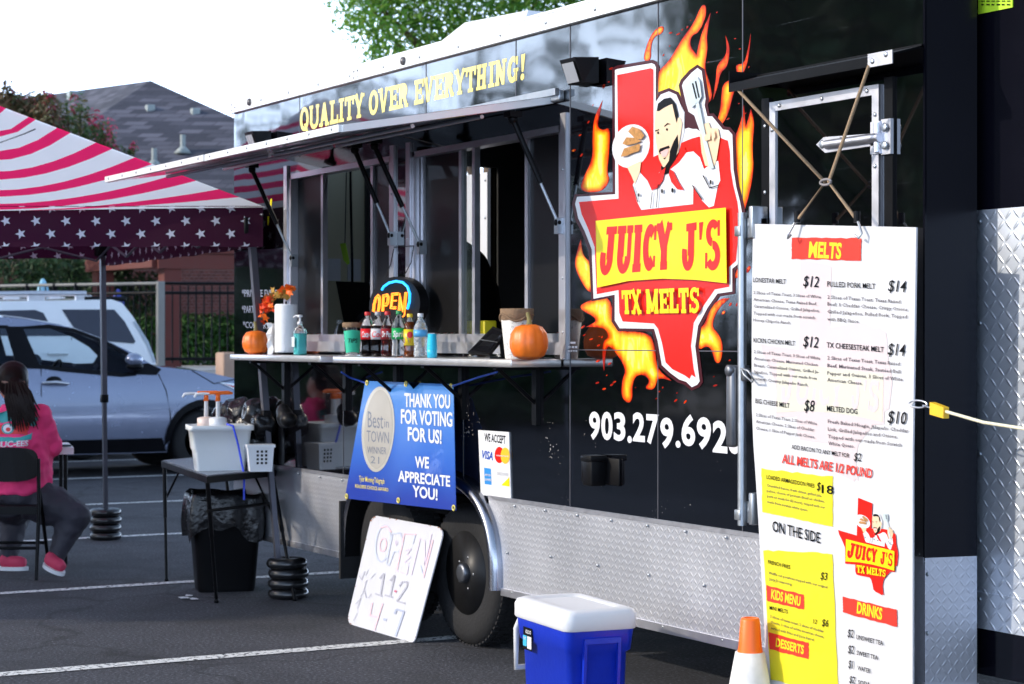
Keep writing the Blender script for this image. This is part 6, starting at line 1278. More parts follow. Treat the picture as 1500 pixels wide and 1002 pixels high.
# autumn leaf garland
c = W(386, 455, -.10); t = thing('leaf_garland', 'orange and red autumn leaf garland behind the pumpkin and paper towels', 'garland', c)
mb = MB(); mb.tube([W(383, 470, -.09), W(389, 448, -.09), W(399, 434, -.09), W(412, 428, -.08), W(427, 424, -.08)], .006, 6); obj('stem', mb, m_bark, t)
for cols, k, nm in ((m_orange, 0, 0), (M('leaf_red_orange', (.85, .07, .01), rough=.6), 1, 0), (M('leaf_ochre', (.45, .25, .04), rough=.7), 2, 0)):
    mb = MB()
    for i in range(34):
        px, py = random.choice([(385, 462), (386, 452), (391, 445), (394, 455), (383, 468), (392, 440)] if k < 2 else [(402, 434), (410, 430), (420, 427), (396, 438)]); 
        if k == 0 and random.random() < .5: px, py = random.choice([(425, 424), (419, 426), (421, 421)])
        p = W(px+random.gauss(0, 3.2), py+random.gauss(0, 3), -.10+random.uniform(-.03, .03)); d = Vector((random.gauss(0, 1), -.6+random.gauss(0, .5), random.gauss(0, 1))).normalized(); a = d.orthogonal().normalized(); a = Matrix.Rotation(random.uniform(0, 6.28), 3, d) @ a; e_ = d.cross(a); L_ = random.uniform(.014, .028)
        pts = [p+a*L_*1.3*rr*math.cos(w)+e_*L_*rr*math.sin(w)+d*.004*math.cos(3*w) for w, rr in ((0, 1), (.5, .55), (1.1, .95), (1.7, .5), (2.3, .85), (3.14, .7), (3.9, .85), (4.6, .5), (5.2, .95), (5.8, .55))]; mb.add(pts, [tuple(range(10))])
    obj('leaves', mb, cols, t)
# hand sanitiser
m_clear = M('clear_plastic', (.96, .98, .98), rough=.06, trans=1., var=.01); nt, b = nodes_of(m_clear); b.inputs['IOR'].default_value = 1.25
c = on_shelf(439.5, -.19); t = thing('sanitizer_bottle', 'clear pump bottle of teal hand gel beside the paper towels', 'bottle', c)
sq = lambda a, z: (1/max(abs(math.cos(a)), abs(math.sin(a))))**.55*.88
mb = MB(); mb.lathe([(.034, 0), (.037, .008), (.037, .125), (.03, .148), (.014, .16), (.014, .168)], c, 32, wob=sq); obj('bottle', mb, m_clear, t)
mb = MB(); mb.lathe([(.032, .006), (.0345, .012), (.0345, .118), (.0, .119)], c, 32, wob=sq); obj('gel', mb, M('teal_gel', (.10, .60, .60), rough=.15, var=.04), t)
mb = MB(); mb.lathe([(.015, .165), (.015, .182), (.006, .186), (.006, .205), (.016, .208), (.014, .22), (0, .222)], c, 16); mb.tube([c+Vector((0, 0, .214)), c+Vector((-.02, -.015, .216)), c+Vector((-.033, -.024, .207))], .005, 6); obj('pump', mb, m_white, t)
mb = MB(); q = [c+Vector((-.020, -.0415, .045)), c+Vector((.020, -.0415, .045)), c+Vector((.020, -.0415, .10)), c+Vector((-.020, -.0415, .10))]; mb.add(q, [(0, 1, 2, 3)]); obj('bottle_label', mb, M('label_pale', (.62, .72, .74), rough=.5), t)
# jars with burlap
m_burl = M('burlap', (.24, .15, .085), rough=.95, var=.35, scale=80, bump=.4, bscale=160)
def cylface(c, r, z0, z1, mid, span, k=0):
    def f(u, v): a = mid+(u-.5)*span; return c+Vector(((r+.0008*k)*math.cos(a), (r+.0008*k)*math.sin(a), z0+(z1-z0)*v))
    return f
FACE = math.atan2(CAM[1]-0, CAM[0]-0)
def face_ang(c): return math.atan2(CAM[1]-c.y, CAM[0]-c.x)
c = on_shelf(516.5, -.20); t = thing('tip_jar', 'clear tapered tip jar with green paper and a brown burlap rim', 'jar', c)
mb = MB(); mb.lathe([(.036, 0), (.038, .004), (.050, .165), (.049, .166), (.037, .008)], c, 36); obj('jar', mb, m_clear, t)
fa = face_ang(c); mb = MB(); f = cylface(c, .0, .022, .135, fa, 2.6); vs, fs = [], []
for j in range(9):
    for i in range(13): v = j/8; u = i/12; u_ = .5+(u-.5)*(.8+.2*v); a = fa+(u_-.5)*2.5; r_ = .0385+.012*(.022+.113*v)/.165; vs.append(c+Vector((r_*math.cos(a), r_*math.sin(a), .022+.113*v-.012*abs(u-.5))))
mb.add(vs, [(j*13+i, j*13+i+1, (j+1)*13+i+1, (j+1)*13+i) for j in range(8) for i in range(12)]); obj('green_paper', mb, M('mint_paper', (.03, .50, .30), rough=.7), t)
mb = MB(); text(mb, 'TIPS', [(.28, .42), (.74, .42), (.74, .62), (.28, .62)], lambda u, v: (lambda a, r_: c+Vector((r_*math.cos(a), r_*math.sin(a), .022+.113*v)))(fa+(u-.5)*2.5, .0405+.012*(.022+.113*v)/.165), bold=.01, shear=.2); obj('lettering', mb, m_ink, t)
mb = MB(); mb.lathe([(.0505, .148), (.0525, .15), (.0530, .172), (.050, .174)], c, 36, wob=lambda a, z: 1+.01*math.sin(9*a)); obj('rim', mb, m_burl, t)
for k in range(6): pass
c = on_shelf(757, -.13); t = thing('tip_bucket', 'pale printed bucket with a loose brown burlap rim behind the right pumpkin', 'bucket', c)
m_prt = M('printed_paper', (.66, .64, .60), rough=.6, var=.05); nt, b = nodes_of(m_prt); tc = nt.nodes.new('ShaderNodeTexCoord'); r = ramp(nt, nzn(nt, tc, 34, 3, 1.5), [(.57, (.66, .64, .60)), (.60, (.22, .22, .22)), (.64, (.66, .64, .60))]); nt.links.new(r.outputs[0], b.inputs['Base Color'])
mb = MB(); mb.lathe([(.050, 0), (.052, .004), (.072, .190), (.070, .19), (.05, .01)], c, 40); obj('bucket', mb, m_prt, t)
mb = MB(); mb.lathe([(.0695, .172), (.073, .176), (.0765, .222), (.073, .226), (.070, .2)], c, 60, wob=lambda a, z: 1+.018*math.sin(7*a+z*30)); mb.tube([c+Vector((.0765*math.cos(a), .0765*math.sin(a), .185+.016*math.sin(3*a))) for a in np.linspace(-2.6, .8, 18)], .005, 6); obj('rim', mb, m_burl, t)
# soft-drink bottles
m_cola = M('cola', (.012, .005, .003), rough=.1, var=.05); m_tea = M('tea', (.16, .035, .004), rough=.1); m_cher = M('cherry_cola', (.05, .004, .004), rough=.1)
PET = [(.020, 0), (.031, .004), (.034, .018), (.032, .045), (.030, .062), (.034, .085), (.0345, .135), (.033, .150), (.022, .178), (.0135, .192), (.0125, .205)]
def bottle(px, y, h, label, drink, capm, labm, txt, inkm, zl=(.085, .138), fill=.16, k=1.0, shell=None, cat='bottle', sx=1.0):
    c = on_shelf(px, y); s = h/.222; t = thing('drink_bottle', label, cat, c, 'bottles on the serving shelf')
    mb = MB(); mb.lathe([(r_*s*k, z*s) for r_, z in PET], c, 28); obj('bottle', mb, shell or m_clear, t)
    if drink:
        dp = [(r_*s*k-.0015, z*s+.001) for r_, z in PET if z <= fill]; mb = MB(); mb.lathe(dp+[(0, dp[-1][1])], c, 28); obj('drink', mb, drink, t)
    mb = MB(); mb.lathe([(.0150*s, .2035*s), (.0153*s, .206*s), (.0153*s, .219*s), (.014*s, .222*s), (0, .222*s)], c, 20, wob=lambda a, z: 1+.015*math.sin(18*a)); obj('cap', mb, capm, t)
    rl = .0352*s*k; mb = MB(); mb.lathe([(rl, zl[0]*s), (rl, zl[1]*s)], c, 32); lo_ = obj('bottle_label', mb, labm, t)
    if txt:
        mb = MB(); text(mb, txt, [(.04, .22), (.96, .22), (.96, .78), (.04, .78)], cylface(c, rl, zl[0]*s, zl[1]*s, face_ang(c)+.15, 2.3, 1), bold=.02, shear=.2); obj('lettering', mb, inkm, lo_)
    return t, c, s
m_redc = M('cap_red', (.65, .02, .02), rough=.4); m_lred = M('label_red', (.70, .012, .02), rough=.35); m_grn = M('label_green', (.01, .38, .10), rough=.35)
bottle(538.5, -.215, .226, 'red capped cola bottle with red label, leftmost in the drinks row', m_cola, m_redc, m_lred, 'Coca-Cola', m_whp)
bottle(553.5, -.205, .226, 'silver capped diet cola bottle with silver label in the drinks row', m_cola, M('cap_grey', (.42, .43, .45), rough=.4), M('label_silver', (.60, .60, .62), rough=.35), 'Coke', m_lred)
bottle(568, -.215, .226, 'dark red capped bottle with maroon label in the drinks row', m_cher, m_redc, M('label_maroon', (.28, .012, .02), rough=.35), 'Dr Pepper', m_whp)
bottle(584.5, -.215, .229, 'green capped clear soda bottle with green label in the drinks row', None, M('cap_green', (.01, .26, .07), rough=.4), m_grn, 'Sprite', m_whp)
tb_, c, s = bottle(600.5, -.20, .212, 'yellow capped tea bottle with colourful label in the drinks row', m_tea, M('cap_yellow', (.88, .62, .02), rough=.4), M('label_tea', (.80, .58, .02), rough=.35), None, None, zl=(.06, .142), fill=.19, k=.92)
fa = face_ang(c)
for mm, pl in ((M('label_blue', (.03, .03, .42), rough=.4), [(0, .12), (.45, .2), (.3, .55), (0, .5)]), (M('label_scarlet', (.68, .03, .03), rough=.4), [(.5, .15), (1, .1), (1, .6), (.6, .5)]), (m_lred, arcq(.5, .66, .2, .2))): mb = MB(); mb.sheet([pl], cylface(c, .0352*s*.92, .06*s, .142*s, fa, 2.2, 1+(mm is m_lred))); obj('label_mark', mb, mm, tb_)
m_water = M('water_shell', (.90, .95, .97), rough=.12, trans=.9, var=.02, bump=.5, bscale=60)
bottle(616, -.225, .212, 'clear water bottle with light blue label beside the cyan cups', None, m_white, M('label_sky', (.10, .40, .72), rough=.35), None, None, zl=(.105, .138), shell=m_water, k=1.02)
c = on_shelf(633, -.225); mb = MB(); z = 0
for k in range(6): mb.lathe([(.0225-.0008*k, z+.0), (.026-.0009*k, z+.048), (.0245-.0009*k, z+.048)], c, 24); z += .013
tag(obj('cup_stack', mb, M('cyan_cup', (.03, .55, .78), rough=.35), loc=c), 'stack of small cyan paper cups upside down beside the water bottle', 'cups')
# sauce packs on the inner ledge
def pack(px, py, lab, z=1.52, y=.085):
    c = W(px, py, y); c.z = WZ0+.096; t = thing('sauce_pack', lab, 'sauce packet', c, 'sauce packets on the window ledge'); mb = MB(); w_ = .019; hh_ = .078; sk = -.012
    q = [c+Vector((-w_, 0, 0)), c+Vector((w_, 0, 0)), c+Vector((w_+sk, .012, hh_)), c+Vector((-w_+sk, .012, hh_))]; mb.hexa(q, [p+Vector((0, .006, 0)) for p in q]); obj('pack', mb, m_paper, t, fix=True)
    L_ = lambda u, v: q[0].lerp(q[1], u).lerp(q[3].lerp(q[2], u), v)+Vector((0, -.0015, 0))
    mb = MB(); mb.sheet([[(.04, .02), (.96, .02), (.96, .34), (.5, .24), (.04, .40)]], L_); obj('print', mb, m_lred, t)
    mb = MB(); mb.sheet([arcq(.5, .60, .32, .2)], L_); obj('print', mb, M('print_amber', (.85, .40, .03), rough=.5), t)
for i, px in enumerate((642, 652, 662.5)): pack(px, 484, ('white and red sauce packet on the ledge, left of three by the window post', 'white and red sauce packet on the ledge, middle of three by the window post', 'white and red sauce packet on the ledge, right of three by the window post')[i])
pack(819, 484, 'white and red sauce packet alone at the right end of the window ledge')
for i, px in enumerate((458, 465.5)): pack(px, 484, ('white and red sauce packet behind the teal gel bottle, left of two', 'white and red sauce packet behind the teal gel bottle, right of two')[i])
m_ybox = M('yellow_box', (.85, .70, .02), rough=.5)
for px, lab in ((711, 'small yellow box inside the right window opening'), (690, 'small yellow box behind the glass pane of the right window')):  # second box stands in for the first one mirrored in the pane
    c = W(px, 492, .16); c.z = 1.40; mb = MB(); mb.box((c.x-.045, c.y-.03, 1.401), (c.x+.045, c.y+.04, 1.585), 0, .006); mb.box((c.x-.03, c.y-.034, 1.50), (c.x+.03, c.y-.029, 1.53)); tag(obj('yellow_box', mb, m_ybox, loc=c), lab, 'box')
c = W(497, 490, .22); c.z = 1.381; t = thing('water_bottle', 'water bottle with dark blue label on the counter inside the left window', 'bottle', c)
mb = MB(); mb.lathe([(r_, z) for r_, z in PET], c, 24); obj('bottle', mb, m_clear, t); mb = MB(); mb.lathe([(.0355, .06), (.0355, .13)], c, 28); obj('bottle_label', mb, M('label_navy', (.03, .08, .40), rough=.4), t); mb = MB(); mb.lathe([(.0153, .203), (.0153, .222), (0, .222)], c, 16); obj('cap', mb, m_white, t)
# card reader tablet on a wedge
t = thing('card_reader', 'black tablet card reader leaning on a stand beside the printed bucket', 'card reader', W(712, 519, -.15))
a, b2, c_, d_ = W(685, 516, -.20), W(716, 519, -.21), W(742, 486, -.10), W(722, 478, -.08)
for p in (a, b2): p.z = max(p.z, SZ+.006)
n_ = (b2-a).cross(d_-a).normalized(); n_ = n_ if n_.y < 0 else -n_
mb = MB(); mb.hexa([a, b2, c_, d_], [p-n_*.012 for p in (a, b2, c_, d_)]); obj('tablet', mb, m_black, t, fix=True)
scq = [a.lerp(c_, .08), b2.lerp(d_, .08), c_.lerp(a, .08), d_.lerp(b2, .08)]; mb = MB(); mb.add([p+n_*.0015 for p in scq], [(0, 1, 2, 3)]); obj('screen', mb, m_blackg, t)
lm = lambda u, v: a.lerp(b2, u).lerp(d_.lerp(c_, u), v)+n_*.003
mb = MB(); mb.sheet([[(0, .46), (1, .50), (1, .53), (0, .49)]], lm); obj('strap', mb, m_zinc, t)
m_ = (c_+d_)/2; mb = MB(); mb.tube([m_-n_*.01+Vector((0, 0, -.015)), Vector((m_.x, m_.y+.02, SZ))], .012, 8); mb.box((m_.x-.04, m_.y-.03, SZ), (m_.x+.04, m_.y+.05, SZ+.008)); obj('stand', mb, m_black, t)
# ---------------------------------------------------------------- neon OPEN sign
c = W(579, 446, -.055); t = thing('neon_sign', 'black oval neon sign with orange OPEN and a blue arc, hung between the windows', 'sign', c)
ns = lambda k: (lambda px, py: W(px, py, -.06-.004*k))
ov = arcq(578, 447, 37, 42, .25, 40); mb = MB(); mb.prism(ov, lambda u, v, d: W(u, v, -.06)+Vector((0, d, 0)), .05); obj('backing', mb, m_black, t)
zn = Z(340, 380, .2)
m_neo = M('neon_orange', (1., .25, .02), rough=.4, emit=1.7, ecol=(1., .22, .015)); m_neb = M('neon_blue', (.02, .35, .9), rough=.4, emit=1.5, ecol=(.015, .33, .85))
mb = MB(); mb.tube([Vector(ns(2)(*p)) for p in zn((1098, 222), (1110, 200), (1150, 172), (1200, 160), (1250, 168), (1285, 200), (1302, 250), (1300, 310), (1285, 362))], .0065, 8); obj('blue_tube', mb, m_neb, t)
mb = MB(); tb2 = lambda *p: mb.tube([Vector(ns(2)(*q)) for q in zn(*p)], .0036, 6)
tb2((1030, 380), (1035, 330), (1050, 280), (1070, 258), (1085, 275), (1085, 330), (1075, 380)); tb2((1040, 385), (1046, 330), (1058, 290), (1069, 276), (1075, 285), (1074, 330), (1066, 380))
tb2((1098, 380), (1105, 262), (1138, 255), (1150, 275), (1146, 320), (1132, 340), (1112, 340)); tb2((1108, 380), (1114, 274), (1134, 268), (1138, 282), (1134, 315), (1124, 326))
tb2((1218, 246), (1170, 250), (1160, 360), (1200, 360)); tb2((1165, 305), (1205, 302)); tb2((1216, 258), (1178, 262), (1170, 348), (1200, 348))
tb2((1218, 385), (1228, 250), (1254, 370), (1268, 245)); tb2((1268, 245), (1280, 240), (1262, 410), (1250, 420)); tb2((1230, 385), (1234, 275), (1250, 385)); obj('orange_tube', mb, m_neo, t)
mb = MB(); mb.tube([W(565, 405, -.05), W(572, 388, -.03), W(577, 364, -.015)], .0025, 5); mb.tube([W(592, 404, -.05), W(602, 385, -.03), W(606, 360, -.015), W(577, 362, -.015)], .0025, 5); obj('hanging_wire', mb, m_black, t)
# ---------------------------------------------------------------- inside the trailer
c = W(515, 455, .42); t = thing('monitor', 'black order monitor with its back to the left window, on the counter', 'monitor', (c.x, c.y, 1.38))
q = [W(492, 412, .42), W(541, 414, .42), W(533, 455, .42), W(505, 480, .42)]; mb = MB(); mb.hexa([p for p in q], [p+Vector((-.03, .05, -.01)) for p in q]); obj('housing', mb, m_black, t, fix=True)
mb = MB(); mb.tube([W(519, 440, .45), Vector((c.x, c.y+.05, 1.385))], .02, 8); mb.box((c.x-.09, c.y-.05, 1.381), (c.x+.09, c.y+.12, 1.40)); obj('stand', mb, m_black, t)
c = W(505, 377, .35); q = [W(500, 357, .35), W(508, 356, .35), W(510, 385, .33), W(507, 388, .33), W(503, 381, .34)]; mb = MB(); mb.prism([(p.x, p.z) for p in q], lambda u, v, d: (u+.0, .34+.02*(v-c.z)+d, v), .002); tag(obj('order_ticket', mb, M('lime_paper', (.40, .75, .05), rough=.7), loc=c), 'lime green paper ticket hanging inside the left window', 'ticket')
mb = MB(); mb.tube([c+Vector((0, .0, .02)), c+Vector((0, .02, .9))], .003, 5); tag(obj('string', mb, m_black, loc=c), 'thin black string holding the lime ticket inside the left window', 'string')
print('p4 ok')
from mathutils.bvhtree import BVHTree
def solid(name, mb, mats, parent, vox=.012, it=6, disp=0, dsz=.1, label=None, tex='VORONOI'):
    """one continuous skin over the rough shapes in mb"""
    o = obj(name, mb, mats, parent, label=label)
    m = o.modifiers.new('r', 'REMESH'); m.mode = 'VOXEL'; m.voxel_size = vox; m.use_smooth_shade = True
    if it: s = o.modifiers.new('s', 'SMOOTH'); s.iterations = it; s.factor = .5
    if disp:
        tx = bpy.data.textures.new('crumple', tex); tx.noise_scale = dsz; d = o.modifiers.new('d', 'DISPLACE'); d.texture = tx; d.strength = disp; d.mid_level = .4
    dg = bpy.context.evaluated_depsgraph_get(); me = bpy.data.meshes.new_from_object(o.evaluated_get(dg)); old = o.data
    o.modifiers.clear(); o.data = me; bpy.data.meshes.remove(old); me.name = name
    for mt in (mats if isinstance(mats, (list, tuple)) else [mats]):
        if mt.name not in [x.name for x in me.materials if x]: me.materials.append(mt)
    me.polygons.foreach_set('use_smooth', [True]*len(me.polygons)); return o
def bvh_of(o):
    off = Vector(root_of(o).location); return BVHTree.FromPolygons([v.co+off for v in o.data.vertices], [list(p.vertices) for p in o.data.polygons])
def onto(bv, k=.004, Dd=12.6):
    def f(px, py):
        d = Vector(ray(px, py)).normalized(); h = bv.ray_cast(Vector(CAM), d); return (h[0]-d*k) if h[0] else A(px, py, Dd)
    return f
# ================================================================ tent
P = Vector((-2.28, -.07, 0)); EE = Vector((-.489, -.872, 0)); NN = Vector((-.998, .055, 0)); LT = 3.4; NB = 3.55
Q = P+NN*NB; R_ = P+EE*LT; S_ = Q+EE*LT; ZV1, ZV0 = 2.27, 2.035
pk = (P+S_)/2; pk.z = 3.23
t = thing('canopy_tent', 'pop-up canopy tent with pink and white striped roof and a dark starry valance', 'tent', ((P+S_)/2))
def fab(name, col, tr): 
    m = M(name, col, rough=.75, var=.05, scale=5, bump=.22, bscale=7, spec=.2); nt, b = nodes_of(m); tn = nt.nodes.new('ShaderNodeBsdfTranslucent'); tn.inputs[0].default_value = col+(1,); mx = nt.nodes.new('ShaderNodeMixShader'); mx.inputs[0].default_value = tr
    nt.links.new(b.outputs[0], mx.inputs[1]); nt.links.new(tn.outputs[0], mx.inputs[2]); nt.links.new(mx.outputs[0], nt.nodes['Material Output'].inputs[0]); return m
m_pink, m_twh, m_navy = fab('tent_pink', (.95, .014, .15), .5), fab('tent_white', (.88, .90, .94), .5), fab('tent_purple_navy', (.044, .004, .022), .25)
m_star = fab('tent_star', (.62, .62, .70), .2)
Pt, Rt = P+Vector((0, 0, ZV1)), R_+Vector((0, 0, ZV1)); Qt, St = Q+Vector((0, 0, ZV1)), S_+Vector((0, 0, ZV1))
nf_ = (Rt-Pt).cross(pk-Pt).normalized(); rf = lambda px, py: PL(px, py, Pt, nf_)
z1 = Z(0, 100, .2994)
hip = lambda s: Vector(z1((1300-(1300-(-377))*s, 680-(680-42)*s))[0]) # along the hip from corner to peak in picture units
ppk = Vector((-112, 112.7)); pco = Vector((389, 303.5))
hipx = lambda zx: pco.lerp(ppk, (389-zx*.2994)/(389+112))
bnd = [(1300, 699), (1170, 698), (1070, 697.5), (960, 692), (870, 664), (745, 628), (660, 597), (550, 545), (470, 505), (345, 450), (280, 405), (175, 335), (140, 310), (30, 250), (-10, 232), (-160, 150), (-230, 100), (-376, 44)]
mb = MB(); curves = []
for hx, ly in bnd:
    a = hipx(hx); l = Vector((0, 100+ly*.2994)); hy = a.y
    pts = []
    for k in range(19):
        u = k/18; px = a.x+(-420-a.x)*u
        if a.x > 0:
            tt = (a.x-px)/a.x; y = a.y+(l.y-a.y)*(1-(1-min(tt, 1))**1.8) if tt <= 1 else l.y+(tt-1)*(l.y-a.y)*.15
        else: y = a.y+(l.y-a.y)*.4*u
        if hx >= 1300: y = pco.y+(pco.x-px)*.0135
        pts.append((px, min(y, pco.y+(pco.x-px)*.0135)))
    curves.append(pts)
n = 19
V = []
# sag the panel a little between hip and edge
for c in curves:
    for (px, py) in c: V.append(rf(px, py))
for i in range(len(curves)-1): mb.add(V[i*n:(i+2)*n], [(k, k+1, n+k+1, n+k) for k in range(n-1)], (1, 0)[i % 2], True)
mb.add([rf(36, 195), rf(52, 188), rf(52.5, 190), rf(36, 197), rf(0, 208), rf(0, 210)], [(1, 2, 3, 0), (0, 3, 5, 4)], 2)
# other slopes, striped the same way
def slope(a, b_):
    N_ = 17
    for i in range(N_):
        s0, s1 = i/N_, (i+1)/N_; mb.add([a.lerp(pk, s0), b_.lerp(pk, s0), b_.lerp(pk, s1), a.lerp(pk, s1)], [(0, 1, 2, 3)], (1, 0)[i % 2])
slope(Qt, Pt); slope(St, Qt)
obj('roof', mb, [m_pink, m_twh, m_ink], t)
mb = MB(); cap = [pk.lerp(q, .16)+Vector((0, 0, .02)) for q in (Pt, Rt, St, Qt)]; mb.add(cap+[pk+Vector((0, 0, .03))], [(0, 1, 4), (1, 2, 4), (2, 3, 4), (3, 0, 4)], 0); obj('peak_cap', mb, m_twh, t)
def star(cx, cy, r, rot=0): return [(cx+r*(1 if i % 2 == 0 else .42)*math.sin(i*math.pi/5+rot), cy+r*(1 if i % 2 == 0 else .42)*math.cos(i*math.pi/5+rot)) for i in range(10)]
def valance(a, b_, z0, z1_, out, stars=True):
    L = (b_-a).length; d = (b_-a)/L; n_ = out; mb = MB(); K = 40; vs = []
    wv = lambda s, z: .012*math.sin(s*5.1)*(z1_-z)/(z1_-z0)
    f = lambda s, z, k=0: a+d*s+n_*(wv(s, z)+.0015*k)+Vector((0, 0, z))
    for i in range(K+1): vs += [f(L*i/K, z0-.004*math.sin(i*.9)), f(L*i/K, (z0+z1_)/2), f(L*i/K, z1_)]
    mb.add(vs, [(3*i+j, 3*i+3+j, 3*i+4+j, 3*i+1+j) for i in range(K) for j in range(2)], 0, True)
    if stars:
        sp = .176; h = z1_-z0
        for i in range(int(L/sp)+1):
            for row, off in ((0, .5), (1, 0), (2, .5), (3, 0)):
                s = .10+(i+off)*sp; z = z1_-.012-row*.076*1.0
                pl = [(x, y) for x, y in star(s, z, .032, .35)]; pl = [(min(max(x, .003), L-.003), min(max(y, z0+.002), z1_-.001)) for x, y in pl]
                if max(p[1] for p in pl)-min(p[1] for p in pl) < .006: continue
                vs_, fs_ = cdt([pl]); mb.add([f(v[0], v[1], 1) for v in vs_], fs_, 1); mb.add([f(v[0], v[1], -1.5) for v in vs_], fs_, 1)
    return obj('valance', mb, [m_navy, m_star], t)
outE = Vector((.872, -.489, 0)); valance(P, R_, ZV0, ZV1+.004, outE); valance(Q, S_, 2.09, ZV1+.004, -outE); valance(P, Q, ZV0, ZV1+.004, Vector((.05, .998, 0))); valance(R_, S_, ZV0, ZV1+.004, Vector((-.05, -.998, 0)))
m_leg = M('tent_leg_grey', (.10, .10, .12), rough=.4, metal=.6, var=.15)
p2 = W(411, 860, -.075); p2.z = 0; pole1 = G(155, 790); pole1.z = 0
for foot, hd in ((p2, P+EE*.06+NN*.06), (pole1, Q+EE*.03), (R_, R_), (S_, S_)):
    mb = MB(); a = Vector((foot.x, foot.y, .02)); b_ = Vector((hd.x, hd.y, ZV1-.04)); m_ = a.lerp(b_, .47)
    for (q0, q1, w) in ((a, m_, .015), (m_, b_, .019)):
        ring = lambda p: [p+Vector((-w, -w, 0)), p+Vector((w, -w, 0)), p+Vector((w, w, 0)), p+Vector((-w, w, 0))]
        mb.hexa(ring(q0), ring(q1))
    lg_ = obj('leg', mb, m_leg, t); mb = MB(); mb.box(m_+Vector((-.026, -.026, -.04)), m_+Vector((.026, .026, .02)), 0, .005); mb.box(b_+Vector((-.05, -.05, -.12)), b_+Vector((.05, .05, -.02)), 0, .01); obj('leg_joint', mb, m_black, lg_)
mb = MB()
ctr = (P+S_)/2
for a, b_ in ((P, R_), (P, Q), (Q, S_), (R_, S_)):
    a, b_ = a.lerp(ctr, .06), b_.lerp(ctr, .06)
    for k in range(4):
        s0, s1 = a.lerp(b_, k/4), a.lerp(b_, (k+1)/4); za, zb__ = (2.22, 2.02) if k % 2 == 0 else (2.02, 2.22)
        mb.tube([s0+Vector((0, 0, za+.05)), s1+Vector((0, 0, zb__+.05))], .009, 5); mb.tube([s0+Vector((0, 0, zb__+.05)), s1+Vector((0, 0, za+.05))], .009, 5)
for c in (Pt, Qt, Rt, St): mb.tube([c-Vector((0, 0, .05)), pk-Vector((0, 0, .06))], .01, 5)
obj('truss', mb, m_leg, t)
mb = MB(); mb.lathe([(0.10, 0), (.115, .012), (.118, .028), (.112, .046), (.098, .055), (.03, .057), (.03, .05)], (0, 0, 0), 30); wt0 = obj('pole_weight', mb, M('weight_black', (.012, .012, .013), rough=.28, var=.2, coat=.3))
first = True
for base, nm in ((Vector((p2.x-.02, p2.y+.05, 0)), 'on the tent leg beside the folding table'), (Vector((pole1.x, pole1.y, 0)), 'on the tent leg beside the seated woman')):
    for k, lev in enumerate(('lowest', 'second lowest', 'second highest', 'topmost')):
        o = wt0 if first else wt0.copy()
        if not first: COL.objects.link(o)
        first = False; o.location = base+Vector((random.uniform(-.008, .008), random.uniform(-.008, .008), .001+.058*k)); tag(o, 'black ring weight '+nm+', '+lev+' of its stack', 'weight', 'ring weights on the tent legs')
c = A(418, 612, 11.2); t2 = thing('black_bundle', 'dark fabric bundle strapped to the tent leg below the shelf', 'bundle', c); mb = MB(); mb.ball(c, (.06, .05, .06)); mb.ball(c+Vector((.05, 0, -.01)), (.06, .05, .045)); mb.ball(c+Vector((-.03, 0, .03)), (.05, .04, .05)); solid('fabric', mb, m_black, t2, .012, 4)
# ================================================================ folding table with the condiment tub
TZT = .735; A1, B1, C1 = G(236, 674, TZT), G(303, 697, TZT), G(437, 686, TZT); C1.y = min(C1.y, -.03); D1 = A1+C1-B1
t = thing('folding_table', 'black edged folding table with a pale top beside the trailer, carrying the white tub', 'table', (A1+C1)/2-Vector((0, 0, TZT)))
up = Vector((0, 0, 1)); mb = MB(); mb.hexa([p-up*.042 for p in (A1, B1, C1, D1)], [p-up*.006 for p in (A1, B1, C1, D1)]); obj('rim', mb, m_black, t, fix=True)
cc = (A1+C1)/2; mb = MB(); ins = [p.lerp(cc, .035) for p in (A1, B1, C1, D1)]; mb.hexa([p-up*.0055 for p in ins], [p+up*.001 for p in ins]); obj('table_top', mb, M('pale_grey_laminate', (.16, .17, .20), rough=.22, var=.05), t, fix=True)
feet = [G(244, 852), G(317, 883), G(433, 880), None]; feet[2].y = -.035; feet[3] = feet[0]+feet[2]-feet[1]
for p, f_ in zip((A1, B1, C1, D1), feet):
    pt = p.lerp(cc, .06)-up*.04; f_ = Vector((f_.x, f_.y, 0.0)); mb = MB(); m_ = pt.lerp(f_, .45); mb.tube([pt, m_], .013, 8); mb.tube([m_, f_+up*.01], .010, 8); mb.lathe([(.014, 0), (.014, .02)], f_, 10); obj('leg', mb, m_blackm, t)
mb = MB(); mb.tube([A1.lerp(cc, .06)-up*.26, A1.lerp(cc, .35)-up*.05], .007, 6); mb.tube([B1.lerp(cc, .06)-up*.20, C1.lerp(cc, .06)-up*.20], .009, 6); mb.tube([C1.lerp(cc, .06)-up*.26, C1.lerp(cc, .35)-up*.05], .007, 6); obj('brace', mb, m_blackm, t)
ex = (A1-B1).normalized(); ey = (C1-B1).normalized()
tc_ = G(316, 691, TZT); tc_ = tc_+Vector((VD[0], VD[1], 0))*.15; tx = Vector((RD[0], RD[1], 0)); tyv = Vector((VD[0], VD[1], 0)); rt = R(14); tx, tyv = tx*math.cos(rt)+tyv*math.sin(rt), tyv*math.cos(rt)-tx*math.sin(rt)
def rring(c, a, b_, r, z, n=4):
    o = []
    for sx, sy, a0 in ((1, 1, 0), (-1, 1, 90), (-1, -1, 180), (1, -1, 270)):
        for k in range(n+1): q = R(a0+90*k/n); o.append(c+tx*(sx*(a-r)+r*math.cos(q))+tyv*(sy*(b_-r)+r*math.sin(q))+up*z)
    return o
t = thing('white_tub', 'white plastic tub holding two pump dispensers on the folding table', 'tub', tc_)
